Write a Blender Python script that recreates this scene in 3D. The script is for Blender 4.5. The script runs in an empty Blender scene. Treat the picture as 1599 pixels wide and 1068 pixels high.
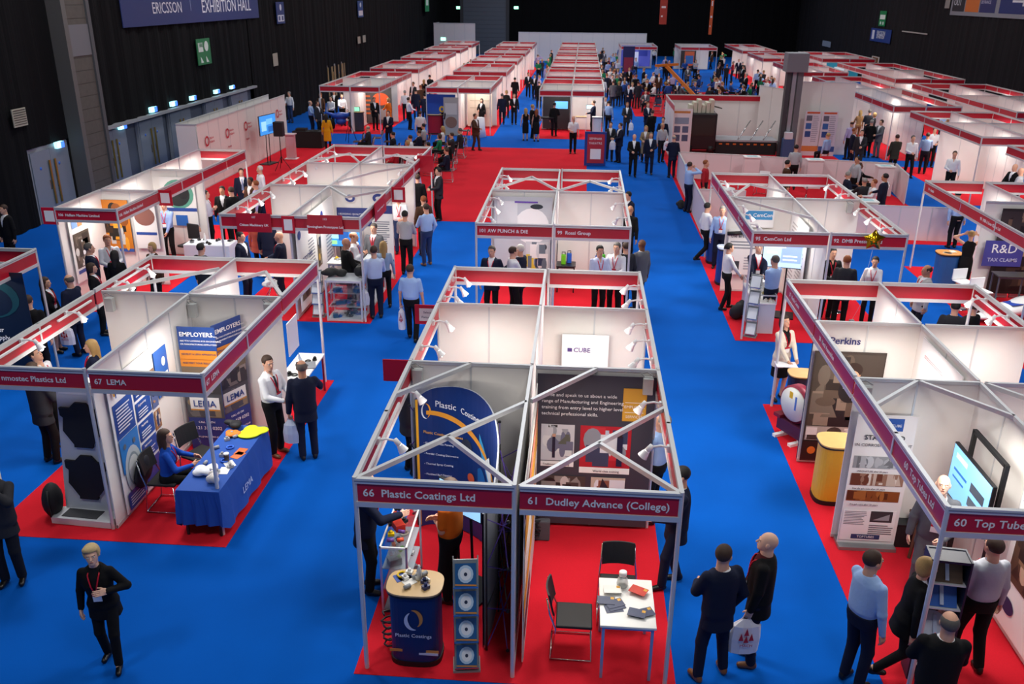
import bpy, math, random
import numpy as np
from mathutils import Vector, Matrix
S = bpy.context.scene
COL = S.collection
PI = math.pi
RNG = random.Random(7)
# ---------------------------------------------------------------- camera
CAM_H, CAM_F, CAM_YAW, CAM_PITCH, CAM_ROLL = 7.218, 1373.95, 0.07442, 0.37806, 0.00873
_cy, _sy, _cp, _sp = math.cos(CAM_YAW), math.sin(CAM_YAW), math.cos(CAM_PITCH), math.sin(CAM_PITCH)
_f = Vector((-_sy*_cp, _cy*_cp, -_sp)); _rt = Vector((_cy, _sy, 0)); _up = _rt.cross(_f)
_c, _s = math.cos(CAM_ROLL), math.sin(CAM_ROLL)
_ra = _c*_rt + _s*_up; _ub = -_s*_rt + _c*_up
cd = bpy.data.cameras.new('camera'); cam = bpy.data.objects.new('camera', cd); COL.objects.link(cam)
cd.sensor_width = 36.0; cd.lens = CAM_F/1599*36; cd.clip_end = 400; cd.clip_start = 0.2; cd.dof.use_dof = True; cd.dof.focus_distance = 12.0; cd.dof.aperture_fstop = 4.0
cam.matrix_world = Matrix(((_ra.x, _ub.x, -_f.x, 0), (_ra.y, _ub.y, -_f.y, 0), (_ra.z, _ub.z, -_f.z, CAM_H), (0, 0, 0, 1)))
S.camera = cam
def G(px, py, z=0.0):
    """world x, y of the point of height z seen at that place of the photograph"""
    d = _f + _ra*((px-799.5)/CAM_F) + _ub*((534-py)/CAM_F)
    t = (z-CAM_H)/d.z
    return d.x*t, d.y*t
# ---------------------------------------------------------------- view, world and hall lights
S.view_settings.view_transform = 'Standard'; S.view_settings.look = 'None'
S.view_settings.exposure = 0.1; S.view_settings.gamma = 1.0; S.view_settings.use_curve_mapping = False
S.cycles.use_denoising = True
S.cycles.max_bounces = 6; S.cycles.diffuse_bounces = 3; S.cycles.glossy_bounces = 2; S.cycles.transmission_bounces = 4
S.cycles.transparent_max_bounces = 8; S.cycles.caustics_reflective = False; S.cycles.caustics_refractive = False
S.cycles.sample_clamp_indirect = 4.0
W = bpy.data.worlds.new('world'); S.world = W; W.use_nodes = True
W.node_tree.nodes['Background'].inputs[0].default_value = (0.88, 0.92, 1.0, 1)
W.node_tree.nodes['Background'].inputs[1].default_value = 0.13
def area(name, loc, size, power, color=(1, 1, 1), rot=(0, 0, 0), sy=None, spread=None):
    l = bpy.data.lights.new(name, 'AREA'); l.energy = power; l.color = color; l.size = size
    if sy: l.shape = 'RECTANGLE'; l.size_y = sy
    if spread: l.spread = spread
    o = bpy.data.objects.new(name, l); o.location = loc; o.rotation_euler = rot; COL.objects.link(o); return o
for _y in (2, 14, 28, 44, 62, 82, 102):
    for _x in (-11, 1, 14):
        area('hall_lamp', (_x + (1.5 if _y % 4 else -1.5), _y, 14.5), 2.2, (590 if _y > 12 else 350), (0.98, 0.98, 1.0))
# ---------------------------------------------------------------- materials
def lin(c):
    if isinstance(c, str):
        c = [int(c[i:i+2], 16)/255 for i in (0, 2, 4)]
    return tuple((x/12.92 if x <= 0.04045 else ((x+0.055)/1.055)**2.4) for x in c)
_MC = {}
def M(c, rough=0.6, metal=0.0, emit=0.0, alpha=1.0, noise=0.0, scale=20.0, bump=0.0, trans=0.0, spec=None, ior=1.45):
    key = (c, rough, metal, emit, alpha, noise, scale, bump, trans, spec)
    if key in _MC: return _MC[key]
    m = bpy.data.materials.new('mat_' + (c if isinstance(c, str) else 'c')); m.use_nodes = True
    nt = m.node_tree; b = nt.nodes['Principled BSDF']
    col = lin(c) + (1,)
    b.inputs['Base Color'].default_value = col; b.inputs['Roughness'].default_value = rough; b.inputs['Metallic'].default_value = metal
    if spec is not None: b.inputs['Specular IOR Level'].default_value = spec
    if alpha < 1: b.inputs['Alpha'].default_value = alpha
    if trans: b.inputs['Transmission Weight'].default_value = trans
    if emit:
        b.inputs['Emission Color'].default_value = col; b.inputs['Emission Strength'].default_value = emit
    if noise or bump:
        tc = nt.nodes.new('ShaderNodeTexCoord'); n = nt.nodes.new('ShaderNodeTexNoise'); n.inputs['Scale'].default_value = scale
        n.inputs['Detail'].default_value = 3.0
        nt.links.new(tc.outputs['Object'], n.inputs['Vector'])
        if noise:
            mx = nt.nodes.new('ShaderNodeMix'); mx.data_type = 'RGBA'
            mx.inputs[6].default_value = tuple(x*(1-noise) for x in col[:3]) + (1,)
            mx.inputs[7].default_value = tuple(min(1, x*(1+noise)) for x in col[:3]) + (1,)
            nt.links.new(n.outputs['Fac'], mx.inputs[0]); nt.links.new(mx.outputs[2], b.inputs['Base Color'])
        if bump:
            bp = nt.nodes.new('ShaderNodeBump'); bp.inputs['Strength'].default_value = bump; bp.inputs['Distance'].default_value = 0.01
            nt.links.new(n.outputs['Fac'], bp.inputs['Height']); nt.links.new(bp.outputs[0], b.inputs['Normal'])
    _MC[key] = m; return m
def carpet(name, c):
    m = bpy.data.materials.new(name); m.use_nodes = True; nt = m.node_tree; b = nt.nodes['Principled BSDF']
    b.inputs['Roughness'].default_value = 0.95; b.inputs['Specular IOR Level'].default_value = 0.1
    tc = nt.nodes.new('ShaderNodeTexCoord'); col = lin(c)
    n1 = nt.nodes.new('ShaderNodeTexNoise'); n1.inputs['Scale'].default_value = 0.5; n1.inputs['Detail'].default_value = 5
    n2 = nt.nodes.new('ShaderNodeTexNoise'); n2.inputs['Scale'].default_value = 90; n2.inputs['Detail'].default_value = 2
    nt.links.new(tc.outputs['Object'], n1.inputs[0]); nt.links.new(tc.outputs['Object'], n2.inputs[0])
    ad = nt.nodes.new('ShaderNodeMath'); ad.operation = 'MULTIPLY_ADD'; ad.inputs[1].default_value = 0.5
    nt.links.new(n2.outputs['Fac'], ad.inputs[0]); nt.links.new(n1.outputs['Fac'], ad.inputs[2])
    mx = nt.nodes.new('ShaderNodeMix'); mx.data_type = 'RGBA'
    mr = nt.nodes.new('ShaderNodeMapRange'); mr.inputs[1].default_value = 0.4; mr.inputs[2].default_value = 1.1
    nt.links.new(ad.outputs[0], mr.inputs[0]); nt.links.new(mr.outputs[0], mx.inputs[0])
    mx.inputs[6].default_value = tuple(x*0.82 for x in col) + (1,); mx.inputs[7].default_value = tuple(x*1.15 for x in col) + (1,)
    nt.links.new(mx.outputs[2], b.inputs['Base Color']); return m
def drape(name, c, k=3.0):
    m = bpy.data.materials.new(name); m.use_nodes = True; nt = m.node_tree; b = nt.nodes['Principled BSDF']
    b.inputs['Roughness'].default_value = 0.9; b.inputs['Specular IOR Level'].default_value = 0.15
    tc = nt.nodes.new('ShaderNodeTexCoord'); mp = nt.nodes.new('ShaderNodeMapping'); mp.inputs['Scale'].default_value = (k, k, 0.05)
    n = nt.nodes.new('ShaderNodeTexNoise'); n.inputs['Scale'].default_value = 1.0; n.inputs['Detail'].default_value = 4
    nt.links.new(tc.outputs['Object'], mp.inputs[0]); nt.links.new(mp.outputs[0], n.inputs[0])
    bp = nt.nodes.new('ShaderNodeBump'); bp.inputs['Strength'].default_value = 0.5; bp.inputs['Distance'].default_value = 0.2
    nt.links.new(n.outputs['Fac'], bp.inputs['Height']); nt.links.new(bp.outputs[0], b.inputs['Normal'])
    col = lin(c); mx = nt.nodes.new('ShaderNodeMix'); mx.data_type = 'RGBA'
    mx.inputs[6].default_value = tuple(x*0.7 for x in col) + (1,); mx.inputs[7].default_value = tuple(x*1.3 for x in col) + (1,)
    nt.links.new(n.outputs['Fac'], mx.inputs[0]); nt.links.new(mx.outputs[2], b.inputs['Base Color']); return m
WHITE = M('EFEBE6', 0.5, noise=0.02, scale=3); ALU = M('D8D9DA', 0.35, 0.25); ALUD = M('9A9C9F', 0.35, 0.6)
FASC = M('BC182E', 0.35, noise=0.03); STEEL = M('C8CACC', 0.25, 0.9); BLACK = M('101113', 0.5); DARK = M('1B1C20', 0.7)
PAPER = M('F2F1EE', 0.6); GLASS = M('E8F2F4', 0.05, trans=1.0, alpha=0.25); GREY = M('8A8C90', 0.6); WHT = M('F4F4F4', 0.4)
CHROME = M('D9DBDE', 0.15, 1.0); NAVY = M('14275C', 0.5); REDM = M('C4172B', 0.5); BULB = M('FFFDF6', 0.4, emit=30.0)
# ---------------------------------------------------------------- mesh building
class MB:
    def __init__(s): s.v = []; s.f = []; s.m = []; s.mats = []; s.sm = []
    def mi(s, m):
        if m not in s.mats: s.mats.append(m)
        return s.mats.index(m)
    def add(s, vs, fs, m, sm=False):
        o = len(s.v); s.v += [tuple(v) for v in vs]; k = s.mi(m)
        for f in fs: s.f.append(tuple(i+o for i in f)); s.m.append(k); s.sm.append(sm)
        return s
    def box(s, x0, y0, z0, x1, y1, z1, m):
        x0, x1 = min(x0, x1), max(x0, x1); y0, y1 = min(y0, y1), max(y0, y1); z0, z1 = min(z0, z1), max(z0, z1)
        return s.add([(x0,y0,z0),(x1,y0,z0),(x1,y1,z0),(x0,y1,z0),(x0,y0,z1),(x1,y0,z1),(x1,y1,z1),(x0,y1,z1)],
              [(0,3,2,1),(4,5,6,7),(0,1,5,4),(1,2,6,5),(2,3,7,6),(3,0,4,7)], m)
    def beam(s, p, q, w, h, m):
        """box of width w, height h from p to q"""
        p, q = Vector(p), Vector(q); d = (q-p).normalized()
        u = d.cross(Vector((0,0,1)));
        u = u.normalized() if u.length > 1e-3 else Vector((1,0,0)); v = u.cross(d)
        vs = []
        for e in (p, q):
            for a, b in ((-1,-1),(1,-1),(1,1),(-1,1)): vs.append(e + u*(a*w/2) + v*(b*h/2))
        return s.add(vs, [(0,1,2,3),(7,6,5,4),(0,4,5,1),(1,5,6,2),(2,6,7,3),(3,7,4,0)], m)
    def tube(s, pts, r, m, n=8, cap=True):
        pts = [Vector(p) for p in pts]; rs = r if isinstance(r, (list, tuple)) else [r]*len(pts)
        vs = []; u = None
        for i, p in enumerate(pts):
            d = (pts[min(i+1, len(pts)-1)] - pts[max(i-1, 0)])
            d = d.normalized() if d.length > 1e-9 else Vector((0,0,1))
            if u is None or abs(u.dot(d)) > 0.95:
                u = d.cross(Vector((0,0,1)) if abs(d.z) < 0.9 else Vector((1,0,0)))
            u = (u - d*u.dot(d)).normalized(); w = d.cross(u)
            for k in range(n):
                a = 2*PI*k/n; vs.append(p + (u*math.cos(a) + w*math.sin(a))*rs[i])
        fs = []
        for i in range(len(pts)-1):
            for k in range(n):
                a, b = i*n+k, i*n+(k+1) % n; fs.append((a, b, b+n, a+n))
        if cap: fs.append(tuple(range(n-1, -1, -1))); fs.append(tuple(range((len(pts)-1)*n, len(pts)*n)))
        return s.add(vs, fs, m, n > 5)
    def lathe(s, prof, m, c=(0,0,0), n=16, sx=1, sy=1):
        vs = []
        for r, z in prof:
            for k in range(n): a = 2*PI*k/n; vs.append((c[0]+r*math.cos(a)*sx, c[1]+r*math.sin(a)*sy, c[2]+z))
        fs = [(i*n+k, i*n+(k+1) % n, (i+1)*n+(k+1) % n, (i+1)*n+k) for i in range(len(prof)-1) for k in range(n)]
        fs.append(tuple(range(n-1, -1, -1))); fs.append(tuple(range((len(prof)-1)*n, len(prof)*n)))
        return s.add(vs, fs, m, True)
    def prism(s, pts, z0, z1, m):
        n = len(pts); vs = [(x, y, z0) for x, y in pts] + [(x, y, z1) for x, y in pts]
        fs = [tuple(range(n-1, -1, -1)), tuple(range(n, 2*n))] + [(i, (i+1) % n, (i+1) % n + n, i+n) for i in range(n)]
        return s.add(vs, fs, m)
    def ball(s, c, r, m, n=10, k=7):
        r = r if isinstance(r, tuple) else (r, r, r)
        vs = []; fs = []
        for i in range(k+1):
            t = PI*i/k
            for j in range(n): a = 2*PI*j/n; vs.append((c[0]+r[0]*math.sin(t)*math.cos(a), c[1]+r[1]*math.sin(t)*math.sin(a), c[2]-r[2]*math.cos(t)))
        for i in range(k):
            for j in range(n): fs.append((i*n+j, i*n+(j+1) % n, (i+1)*n+(j+1) % n, (i+1)*n+j))
        return s.add(vs, fs, m, True)
    def xf(s, M4):
        s.v = [tuple(M4 @ Vector(v)) for v in s.v]; return s
    def mesh(s, name):
        me = bpy.data.meshes.new(name); me.from_pydata(s.v, [], s.f)
        for m in s.mats: me.materials.append(m)
        me.polygons.foreach_set('material_index', s.m); me.polygons.foreach_set('use_smooth', s.sm); me.update(); return me
    def build(s, name, parent=None, bevel=0.0, seg=2, **kw):
        o = bpy.data.objects.new(name, s.mesh(name)); COL.objects.link(o)
        if parent is not None: o.parent = parent
        if bevel:
            b = o.modifiers.new('bevel', 'BEVEL'); b.width = bevel; b.segments = seg; b.limit_method = 'ANGLE'
        for k, v in kw.items():
            if v: o[k] = v
        return o
def tag(o, label=None, cat=None, group=None, kind=None):
    for k, v in (('label', label), ('category', cat), ('group', group), ('kind', kind)):
        if v: o[k] = v
    return o
def thing(name, label, cat, loc=(0, 0, 0), rz=0.0, group=None):
    o = bpy.data.objects.new(name, None); COL.objects.link(o); o.location = loc; o.rotation_euler = (0, 0, rz)
    o.empty_display_size = 0.2
    return tag(o, label, cat, group)
def copy_tree(o, parent=None, **kw):
    c = o.copy(); COL.objects.link(c); c.parent = parent
    for ch in list(o.children): copy_tree(ch, c)
    for k, v in kw.items():
        if k == 'loc': c.location = v
        elif k == 'rz': c.rotation_euler = (0, 0, v)
        else: c[k] = v
    return c
def text(s, size, m, parent, loc=(0,0,0), rot=(PI/2, 0, 0), name='lettering', align='LEFT', sx=1.0, bold=0.0, label=None):
    c = bpy.data.curves.new(name, 'FONT'); c.body = s; c.size = size; c.align_x = align; c.align_y = 'CENTER'
    c.extrude = 0.001; c.offset = bold; c.resolution_u = 2; c.materials.append(m)
    t = bpy.data.objects.new('tmp', c); me = bpy.data.meshes.new_from_object(t); me.name = name
    bpy.data.objects.remove(t); bpy.data.curves.remove(c)
    if not me.materials: me.materials.append(m)
    o = bpy.data.objects.new(name, me); COL.objects.link(o); o.parent = parent; o.location = loc; o.rotation_euler = rot; o.scale = (sx, 1, 1)
    if label: o['label'] = label
    return o
def plan(x0, y0, x1, y1, z, m, name, mat_kind='structure', th=0.01):
    mb = MB(); mb.box(x0, y0, z-th, x1, y1, z, m); o = mb.build(name); o['kind'] = mat_kind; return o
# ---------------------------------------------------------------- floor, walls
HW, HE, HN, HS = -17.8, 32.0, 116.0, -6.0
BLUE = carpet('blue_carpet', '0057B8'); RED = carpet('red_carpet', 'D2202F')
fl = MB().box(HW-3, HS, -0.3, HE+2, HN+2, 0.0, BLUE).build('floor'); fl['kind'] = 'structure'
def redc(x0, y0, x1, y1, label):
    o = MB().box(x0, y0, 0.0005, x1, y1, 0.006, RED).build('red_carpet')
    tag(o, label, 'carpet'); return o
# ---------------------------------------------------------------- shell scheme stands
FH, ZT = 0.34, 2.5
def wallrun(x0, y0, x1, y1, mb, h=2.5, step=0.86, th=0.03):
    """white infill panels with grey aluminium uprights and rails"""
    L = math.hypot(x1-x0, y1-y0); n = max(1, round(L/step)); dx, dy = (x1-x0)/L, (y1-y0)/L
    mb.beam((x0, y0, (h-0.02)/2), (x1, y1, (h-0.02)/2), th*0.5, h-0.03, WHITE)
    mb.beam((x0, y0, h-0.025), (x1, y1, h-0.025), th+0.012, 0.045, ALU)
    mb.beam((x0, y0, 0.035), (x1, y1, 0.035), th+0.006, 0.05, ALU)
    for i in range(1, n):
        px, py = x0+dx*L*i/n, y0+dy*L*i/n
        mb.box(px-0.014, py-0.014, 0, px+0.014, py+0.014, h-0.01, ALU)
def stand(label, x0, y0, x1, y1, walls='', fas='', posts='', txt={}, near=False, cols=1, colr=None, braces=(), light=30, group=None, rot=None):
    """one shell-scheme stand; sides S (toward the camera), N, W, E"""
    cx, cy = (x0+x1)/2, (y0+y1)/2
    r = thing('exhibition_stand', label, 'exhibition stand', (cx, cy, 0.006), 0.0, group)
    X0, Y0, X1, Y1 = x0-cx+.029, y0-cy+.029, x1-cx-.029, y1-cy-.029
    ends = {'S': (X0, Y0, X1, Y0), 'N': (X0, Y1, X1, Y1), 'W': (X0, Y0, X0, Y1), 'E': (X1, Y0, X1, Y1)}
    for w in walls:
        mb = MB(); wallrun(*ends[w], mb); mb.build('wall_panel', r)
    fm = colr or FASC
    for w in fas:
        a, b, c, d = ends[w]; mb = MB(); L = math.hypot(c-a, d-b); n = max(1, round(L/1.75)) if L > 2.6 else 1
        ux, uy = (c-a)/L, (d-b)/L
        nx, ny = {'S': (0, -1), 'N': (0, 1), 'W': (-1, 0), 'E': (1, 0)}[w]
        bm = MB()
        for z, h in ((ZT-0.03, 0.06), (ZT-FH+0.03, 0.06)):
            bm.beam((a, b, z), (c, d, z), 0.05, h, ALU)
        if near: bm.beam((a+nx*.026, b+ny*.026, ZT-0.03), (c+nx*.026, d+ny*.026, ZT-0.03), 0.004, 0.012, ALUD)
        for i in range(1, n): bm.box(a+ux*L*i/n-.02, b+uy*L*i/n-.02, ZT-FH, a+ux*L*i/n+.02, b+uy*L*i/n+.02, ZT, ALU)
        mb.beam((a, b, ZT-FH/2), (c, d, ZT-FH/2), 0.018, FH-0.12, fm)
        if near:
            bo = bm.build('beam', r); fo = mb.build('fascia', r)
        else:
            for f, m_, sm_ in zip(bm.f, bm.m, bm.sm):
                mb.add([bm.v[i] for i in f], [(0, 1, 2, 3)], bm.mats[m_])
            fo = mb.build('fascia', r)
        for (side, off, s, size) in [t for t in txt if t[0] == w] if txt else ():
            rz = {'S': 0, 'N': PI, 'W': -PI/2, 'E': PI/2}[w]
            sx_, sy_ = {'S': (a, b), 'N': (c, d), 'W': (c, d), 'E': (a, b)}[w]
            tx, ty = {'S': (1, 0), 'N': (-1, 0), 'W': (0, -1), 'E': (0, 1)}[w]
            text(s, size, WHT, fo, (sx_+tx*off+nx*.013, sy_+ty*off+ny*.013, ZT-FH/2-0.005), (PI/2, 0, rz), bold=0.002, name='stand_name')
    for p in posts.split():
        px, py = {'SW': (X0, Y0), 'SE': (X1, Y0), 'NW': (X0, Y1), 'NE': (X1, Y1), 'E': (X1, 0), 'W': (X0, 0)}[p]
        MB().prism([(px+0.026*math.cos(k*PI/4+PI/8), py+0.026*math.sin(k*PI/4+PI/8)) for k in range(8)], 0, ZT+0.012, ALU).build('post', r)
    for (a, b, c, d) in braces:
        MB().beam((min(max(a-cx, X0), X1), min(max(b-cy, Y0), Y1), ZT-0.03), (min(max(c-cx, X0), X1), min(max(d-cy, Y0), Y1), ZT-0.03), 0.045, 0.055, ALU).build('brace', r)
    if light:
        k = area('stand_lamp', (cx, cy, 2.42), min(0.8, x1-x0-0.4), light, (1.0, 0.94, 0.86), sy=min(0.8, y1-y0-0.5))
    return r
XL, XC, XR = (-8.12, -6.46, -4.84), (-2.25, -0.52, 1.19), (3.75, 5.40, 7.04)
def Br(x0, y0, x1, y1, flip=False):
    """the zig-zag ceiling braces of a stand"""
    xm, ym = (x0+x1)/2, (y0+y1)/2-0.4
    if flip: return [(x1, y0, xm, ym-.15), (xm, ym-.15, x0, ym+.85), (xm, ym-.15, x0, y0), (x1, ym+.9, xm, y1)]
    return [(x0, y0, xm, ym-.15), (xm, ym-.15, x1, ym+.85), (xm, ym-.15, x1, y0), (x0, ym+.9, xm, y1)]
Lt = 30
# middle island, front
stand('white corner stand with dark red fascia reading 66 Plastic Coatings Ltd', XC[0], 7.83, XC[1], 11.05, 'NE', 'SW', 'SW SE NW', [('S', .08, '66  Plastic Coatings Ltd', .125)], True, braces=Br(XC[0], 7.83, XC[1], 11.05), light=Lt)
stand('white corner stand with dark red fascia reading 61 Dudley Advance (College)', XC[1], 7.83, XC[2], 11.05, 'N', 'SE', 'SE NE', [('S', .08, '61  Dudley Advance (College)', .12)], True, braces=Br(XC[1], 7.83, XC[2], 11.05), light=Lt)
stand('open white stand directly behind the plastic coatings stand with bare cream walls', XC[0], 11.05, XC[1], 13.5, 'NE', 'W', 'NW', near=True, light=Lt)
stand('open white stand behind the college stand, with a cube logo banner in it', XC[1], 11.05, XC[2], 13.5, 'N', 'E', 'NE', near=True, light=Lt)
stand('rear stand of the front middle island, left of its divider wall', XC[0], 13.5, XC[1], 15.52, 'E', 'WN', 'NW', near=True, light=Lt)
stand('rear stand of the front middle island, right of its divider wall', XC[1], 13.5, XC[2], 15.52, '', 'EN', 'NE NW', near=True, light=Lt)
# middle island, second
stand('white stand with red fascia reading 101 AW Punch & Die', XC[0], 18.82, XC[1], 22.45, 'NE', 'SW', 'SW NW', [('S', .06, '101 AW PUNCH & DIE', .11)], True, light=Lt)
stand('white stand with red fascia reading 99 Rossi Group', XC[1], 18.82, XC[2], 22.45, 'N', 'SE', 'SE SW NE', [('S', .06, '99  Rossi Group', .11)], True, light=Lt)
stand('stand behind the AW Punch & Die stand, open to the red carpet', XC[0], 22.45, XC[1], 25.43, 'E', 'WN', 'NW', near=True, braces=[(XC[0], 22.45, -1.3, 24.3), (-1.3, 24.3, XC[1], 22.6)], light=Lt)
stand('stand behind the Rossi Group stand, open to the red carpet', XC[1], 22.45, XC[2], 25.43, '', 'EN', 'NW NE', near=True, braces=[(XC[1], 22.6, .3, 23.9), (.3, 23.9, XC[2], 22.6)], light=Lt)
# left island, front
stand('white corner stand with red fascia reading 67 LEMA', XL[1], 10.27, XL[2], 13.52, 'NW', 'SE', 'SE', [('S', .06, '67  LEMA', .11), ('E', .06, '67  LEMA', .11)], True, light=Lt)
stand('stand left of LEMA whose red fascia ends in mostec Plastics Ltd', XL[0], 10.27, XL[1], 13.52, '', 'SW', 'SW SE', [('S', .42, 'nmostec Plastics Ltd', .11)], True, light=Lt)
MB_ = MB(); wallrun(-7.95, 13.52, XL[1], 13.52, MB_); _o = MB_.build('partition_wall'); tag(_o, 'white partition wall behind the mostec Plastics stand', 'wall panel')
stand('stand behind LEMA, open at its back and right sides', XL[1], 13.52, XL[2], 15.65, 'W', 'NE', 'NE', near=True, braces=[(XL[1], 13.6, -5.6, 14.9), (-5.6, 14.9, XL[2], 13.6)], light=Lt)
stand('rear left stand of the LEMA island, with spotlights along its left rail', XL[0], 13.52, XL[1], 15.65, '', 'NW', 'NW NE', near=True, braces=[(-7.9, 13.6, -6.5, 15.0)], light=Lt)
stand('stand cut by the left edge of the photo, beyond the LEMA island', -12.2, 12.6, -10.48, 15.85, '', 'NE', 'NE', near=True, light=20)
# left islands, second
stand('white stand with red fascia reading 187 Citizen Machinery UK', XL[0], 19.02, XL[1], 22.45, 'NE', 'SW', 'SW SE', near=True, light=Lt)
stand('white stand with red fascia reading 103 Birmingham Prototypes Ltd', XL[1], 19.02, XL[2], 22.45, 'N', 'SE', 'SE NE', near=True, braces=[(XL[1], 22.3, -5.7, 21.2), (-5.7, 21.2, XL[2], 22.2)], light=Lt)
stand('stand behind Citizen Machinery with a long poster on its back wall', XL[0], 22.45, XL[1], 25.7, 'NE', 'W', '', near=True, light=Lt)
stand('stand behind Birmingham Prototypes, facing the seating area aisle', XL[1], 22.45, XL[2], 25.7, 'N', 'E', 'NE', near=True, braces=[(XL[1], 23.0, -5.7, 24.6), (-5.7, 24.6, XL[2], 25.6)], light=Lt)
stand('rear stand of the Citizen Machinery island, beside the presentation screen wall', XL[0], 25.7, XL[1], 28.85, 'E', 'NW', 'NW', near=True, braces=[(XL[0], 25.8, -7.2, 27.4), (-7.2, 27.4, XL[1], 25.8)], light=Lt)
stand('rear stand of the Birmingham Prototypes island, beside the rows of seats', XL[1], 25.7, XL[2], 28.85, '', 'NE', 'NE NW', near=True, braces=[(XL[1], 25.8, -5.7, 27.4), (-5.7, 27.4, XL[2], 26.0)], light=Lt)
stand('white corner stand with fascia 106 Hallam Machine Limited by the hall doors', -12.12, 19.19, -10.58, 21.33, 'NW', 'SE', 'SW SE', [('S', .06, '106  Hallam Machine Limited', .085), ('E', .06, '106  Hallam Machine Limited', .1)], True, light=Lt)
stand('second stand in the row by the hall doors, behind Hallam Machine', -12.12, 21.33, -10.58, 24.1, 'NW', 'E', 'NE', near=True, light=Lt)
stand('third stand in the row by the hall doors, plain white walls', -12.12, 24.1, -10.58, 25.9, 'W', 'E', '', near=True, light=30)
stand('last stand in the row by the hall doors, nearest the screen wall', -12.12, 25.9, -10.58, 27.5, 'W', 'NE', 'NE NW', near=True, light=24)
# right island, front
stand('white corner stand with red fascia reading 60 Top Tubes Ltd', XR[0], 7.81, XR[1], 11.05, 'NE', 'SW', 'SW', [('S', .08, '60  Top Tubes Ltd', .125), ('W', 2.0, '60  Top Tubes Ltd', .12)], True,
      braces=[(4.57, 11.05, 5.4, 10.03), (4.57, 11.05, 3.75, 10.2)], light=Lt)
stand('stand right of Top Tubes with a blue and orange poster wall', XR[1], 7.81, XR[2]+.3, 11.05, 'N', 'S', '', near=True, braces=[(5.4, 11.05, 6.2, 10.1)], light=Lt)
stand('left side stand behind Top Tubes with the woman banner and carpenter logo', XR[0], 11.05, XR[1], 13.24, 'NE', 'W', '', [('W', .3, '58  Metal Assemblies', .1)], True, light=Lt)
stand('stand behind the orange poster stand with a hexagon logo wall', XR[1], 11.05, XR[2], 13.24, 'N', 'E', '', near=True, light=Lt)
stand('rear left stand of the Top Tubes island beside the drum display', XR[0], 13.24, XR[1], 15.36, 'E', 'WN', 'NW', [('W', .3, '57  Mettle Centre', .1)], True, light=Lt)
stand('rear right stand of the Top Tubes island with spotlights on its right rail', XR[1], 13.24, XR[2], 15.36, '', 'NE', 'NE', near=True, light=Lt)
# right island, second
stand('white stand with red fascia reading 95 CemCon Ltd', XR[0], 18.78, XR[1], 22.3, 'NE', 'SW', 'SW', [('S', .06, '95  CemCon Ltd', .11), ('W', 1.6, '95  CemCon Ltd', .1)], True, braces=[(3.9, 22.2, 4.6, 21.2), (4.6, 21.2, 5.4, 20.2)], light=Lt)
stand('white stand with red fascia reading 92 DMB Pressings Ltd and a gold star balloon', XR[1], 18.78, XR[2], 22.3, 'N', 'SE', 'SW SE', [('S', .06, '92  DMB Pressings Ltd', .11)], True, light=Lt)
stand('rear left stand of the CemCon island next to the low white wall', XR[0], 22.3, XR[1], 25.45, 'E', 'NW', 'NW', near=True, braces=[(3.9, 22.4, 4.6, 24.0), (4.6, 24.0, 5.4, 23.0)], light=Lt)
stand('rear right stand of the CemCon island next to the round white tables', XR[1], 22.3, XR[2], 25.45, '', 'NE', 'NE', near=True, light=Lt)
# far right island
stand('stand at the right photo edge with purple R&D panel and dark counter', 9.5, 18.4, 11.15, 22.5, '', 'W', 'SW', [('W', 1.2, '93  HSB & Sons Claims Ltd', .1)], True, light=Lt)
stand('stand at the right photo edge behind the purple R&D panel, first of its row', 11.15, 18.4, 12.8, 22.5, 'N', '', '', near=True, light=0)
stand('white stand behind the R&D stand, open to the aisle with low white wall', 9.5, 22.5, 11.1, 25.0, '', 'NW', 'NW', [('W', .3, '94  Mettle', .1)], True, light=Lt)
stand('white stand behind the R&D stand beside the photo edge', 11.1, 22.5, 12.75, 25.0, 'W', 'N', '', near=True, light=Lt)
_m = MB(); wallrun(10.12, 22.47, 11.1, 22.47, _m); tag(_m.build('partition_wall'), 'short grey-white wall panel between the woman in black and the R&D mural', 'wall panel')
# ---- far islands: rows of two stands back to back
def ordn(i): return ('first', 'second', 'third', 'fourth', 'fifth', 'sixth', 'seventh', 'eighth', 'ninth', 'tenth')[i]
def block(xs, ys, where, txt=True, full=None):
    for i in range(len(ys)-1):
        y0, y1 = ys[i]; ym = y0+(y1-y0)*0.52 if full is None else y1
        for k in range(2):
            x0, x1 = xs[k], xs[k+1]; sd = ('left', 'right')[k]; out = 'W' if k == 0 else 'E'
            num = str(RNG.randint(110, 290))
            stand('far white stand facing the viewer, %s half of %s pair %s' % (sd, ordn(i), where), x0, y0, x1, ym,
                  'N' + ('E' if k == 0 else ''), 'S'+out, 'SW SE' if k == 0 else 'SE', light=34)
            stand('far white stand facing away, %s half of %s pair %s' % (sd, ordn(i), where), x0, ym, x1, y1,
                  ('E' if k == 0 else ''), out+'N', 'NE', light=42)
block(XC, [(47.6, 54.3), (56.2, 61.8), (63.8, 69.0), (71.2, 77.2), (79.5, 85.5), (88, 96), 0], 'in the middle column')
block((-8.35, -6.6, -4.85), [(48.2, 55.6), (58.6, 65.6), (68.4, 74.4), (77.6, 84.6), (88, 96), 0], 'left of centre')
block((-14.1, -12.4, -10.8), [(48.0, 57.4), (60, 67.5), (70.5, 78), (81, 86.5), (89.5, 96), 0], 'along the left wall')
block((14.4, 15.9, 17.5), [(43.1, 59.0), (62.0, 71.5), (75.5, 82.8), (85.5, 96.5), 0], 'in the right column')
block((14.5, 16.3, 18.1), [(33.6, 41.2), 0], 'beside the stage at right')
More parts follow.
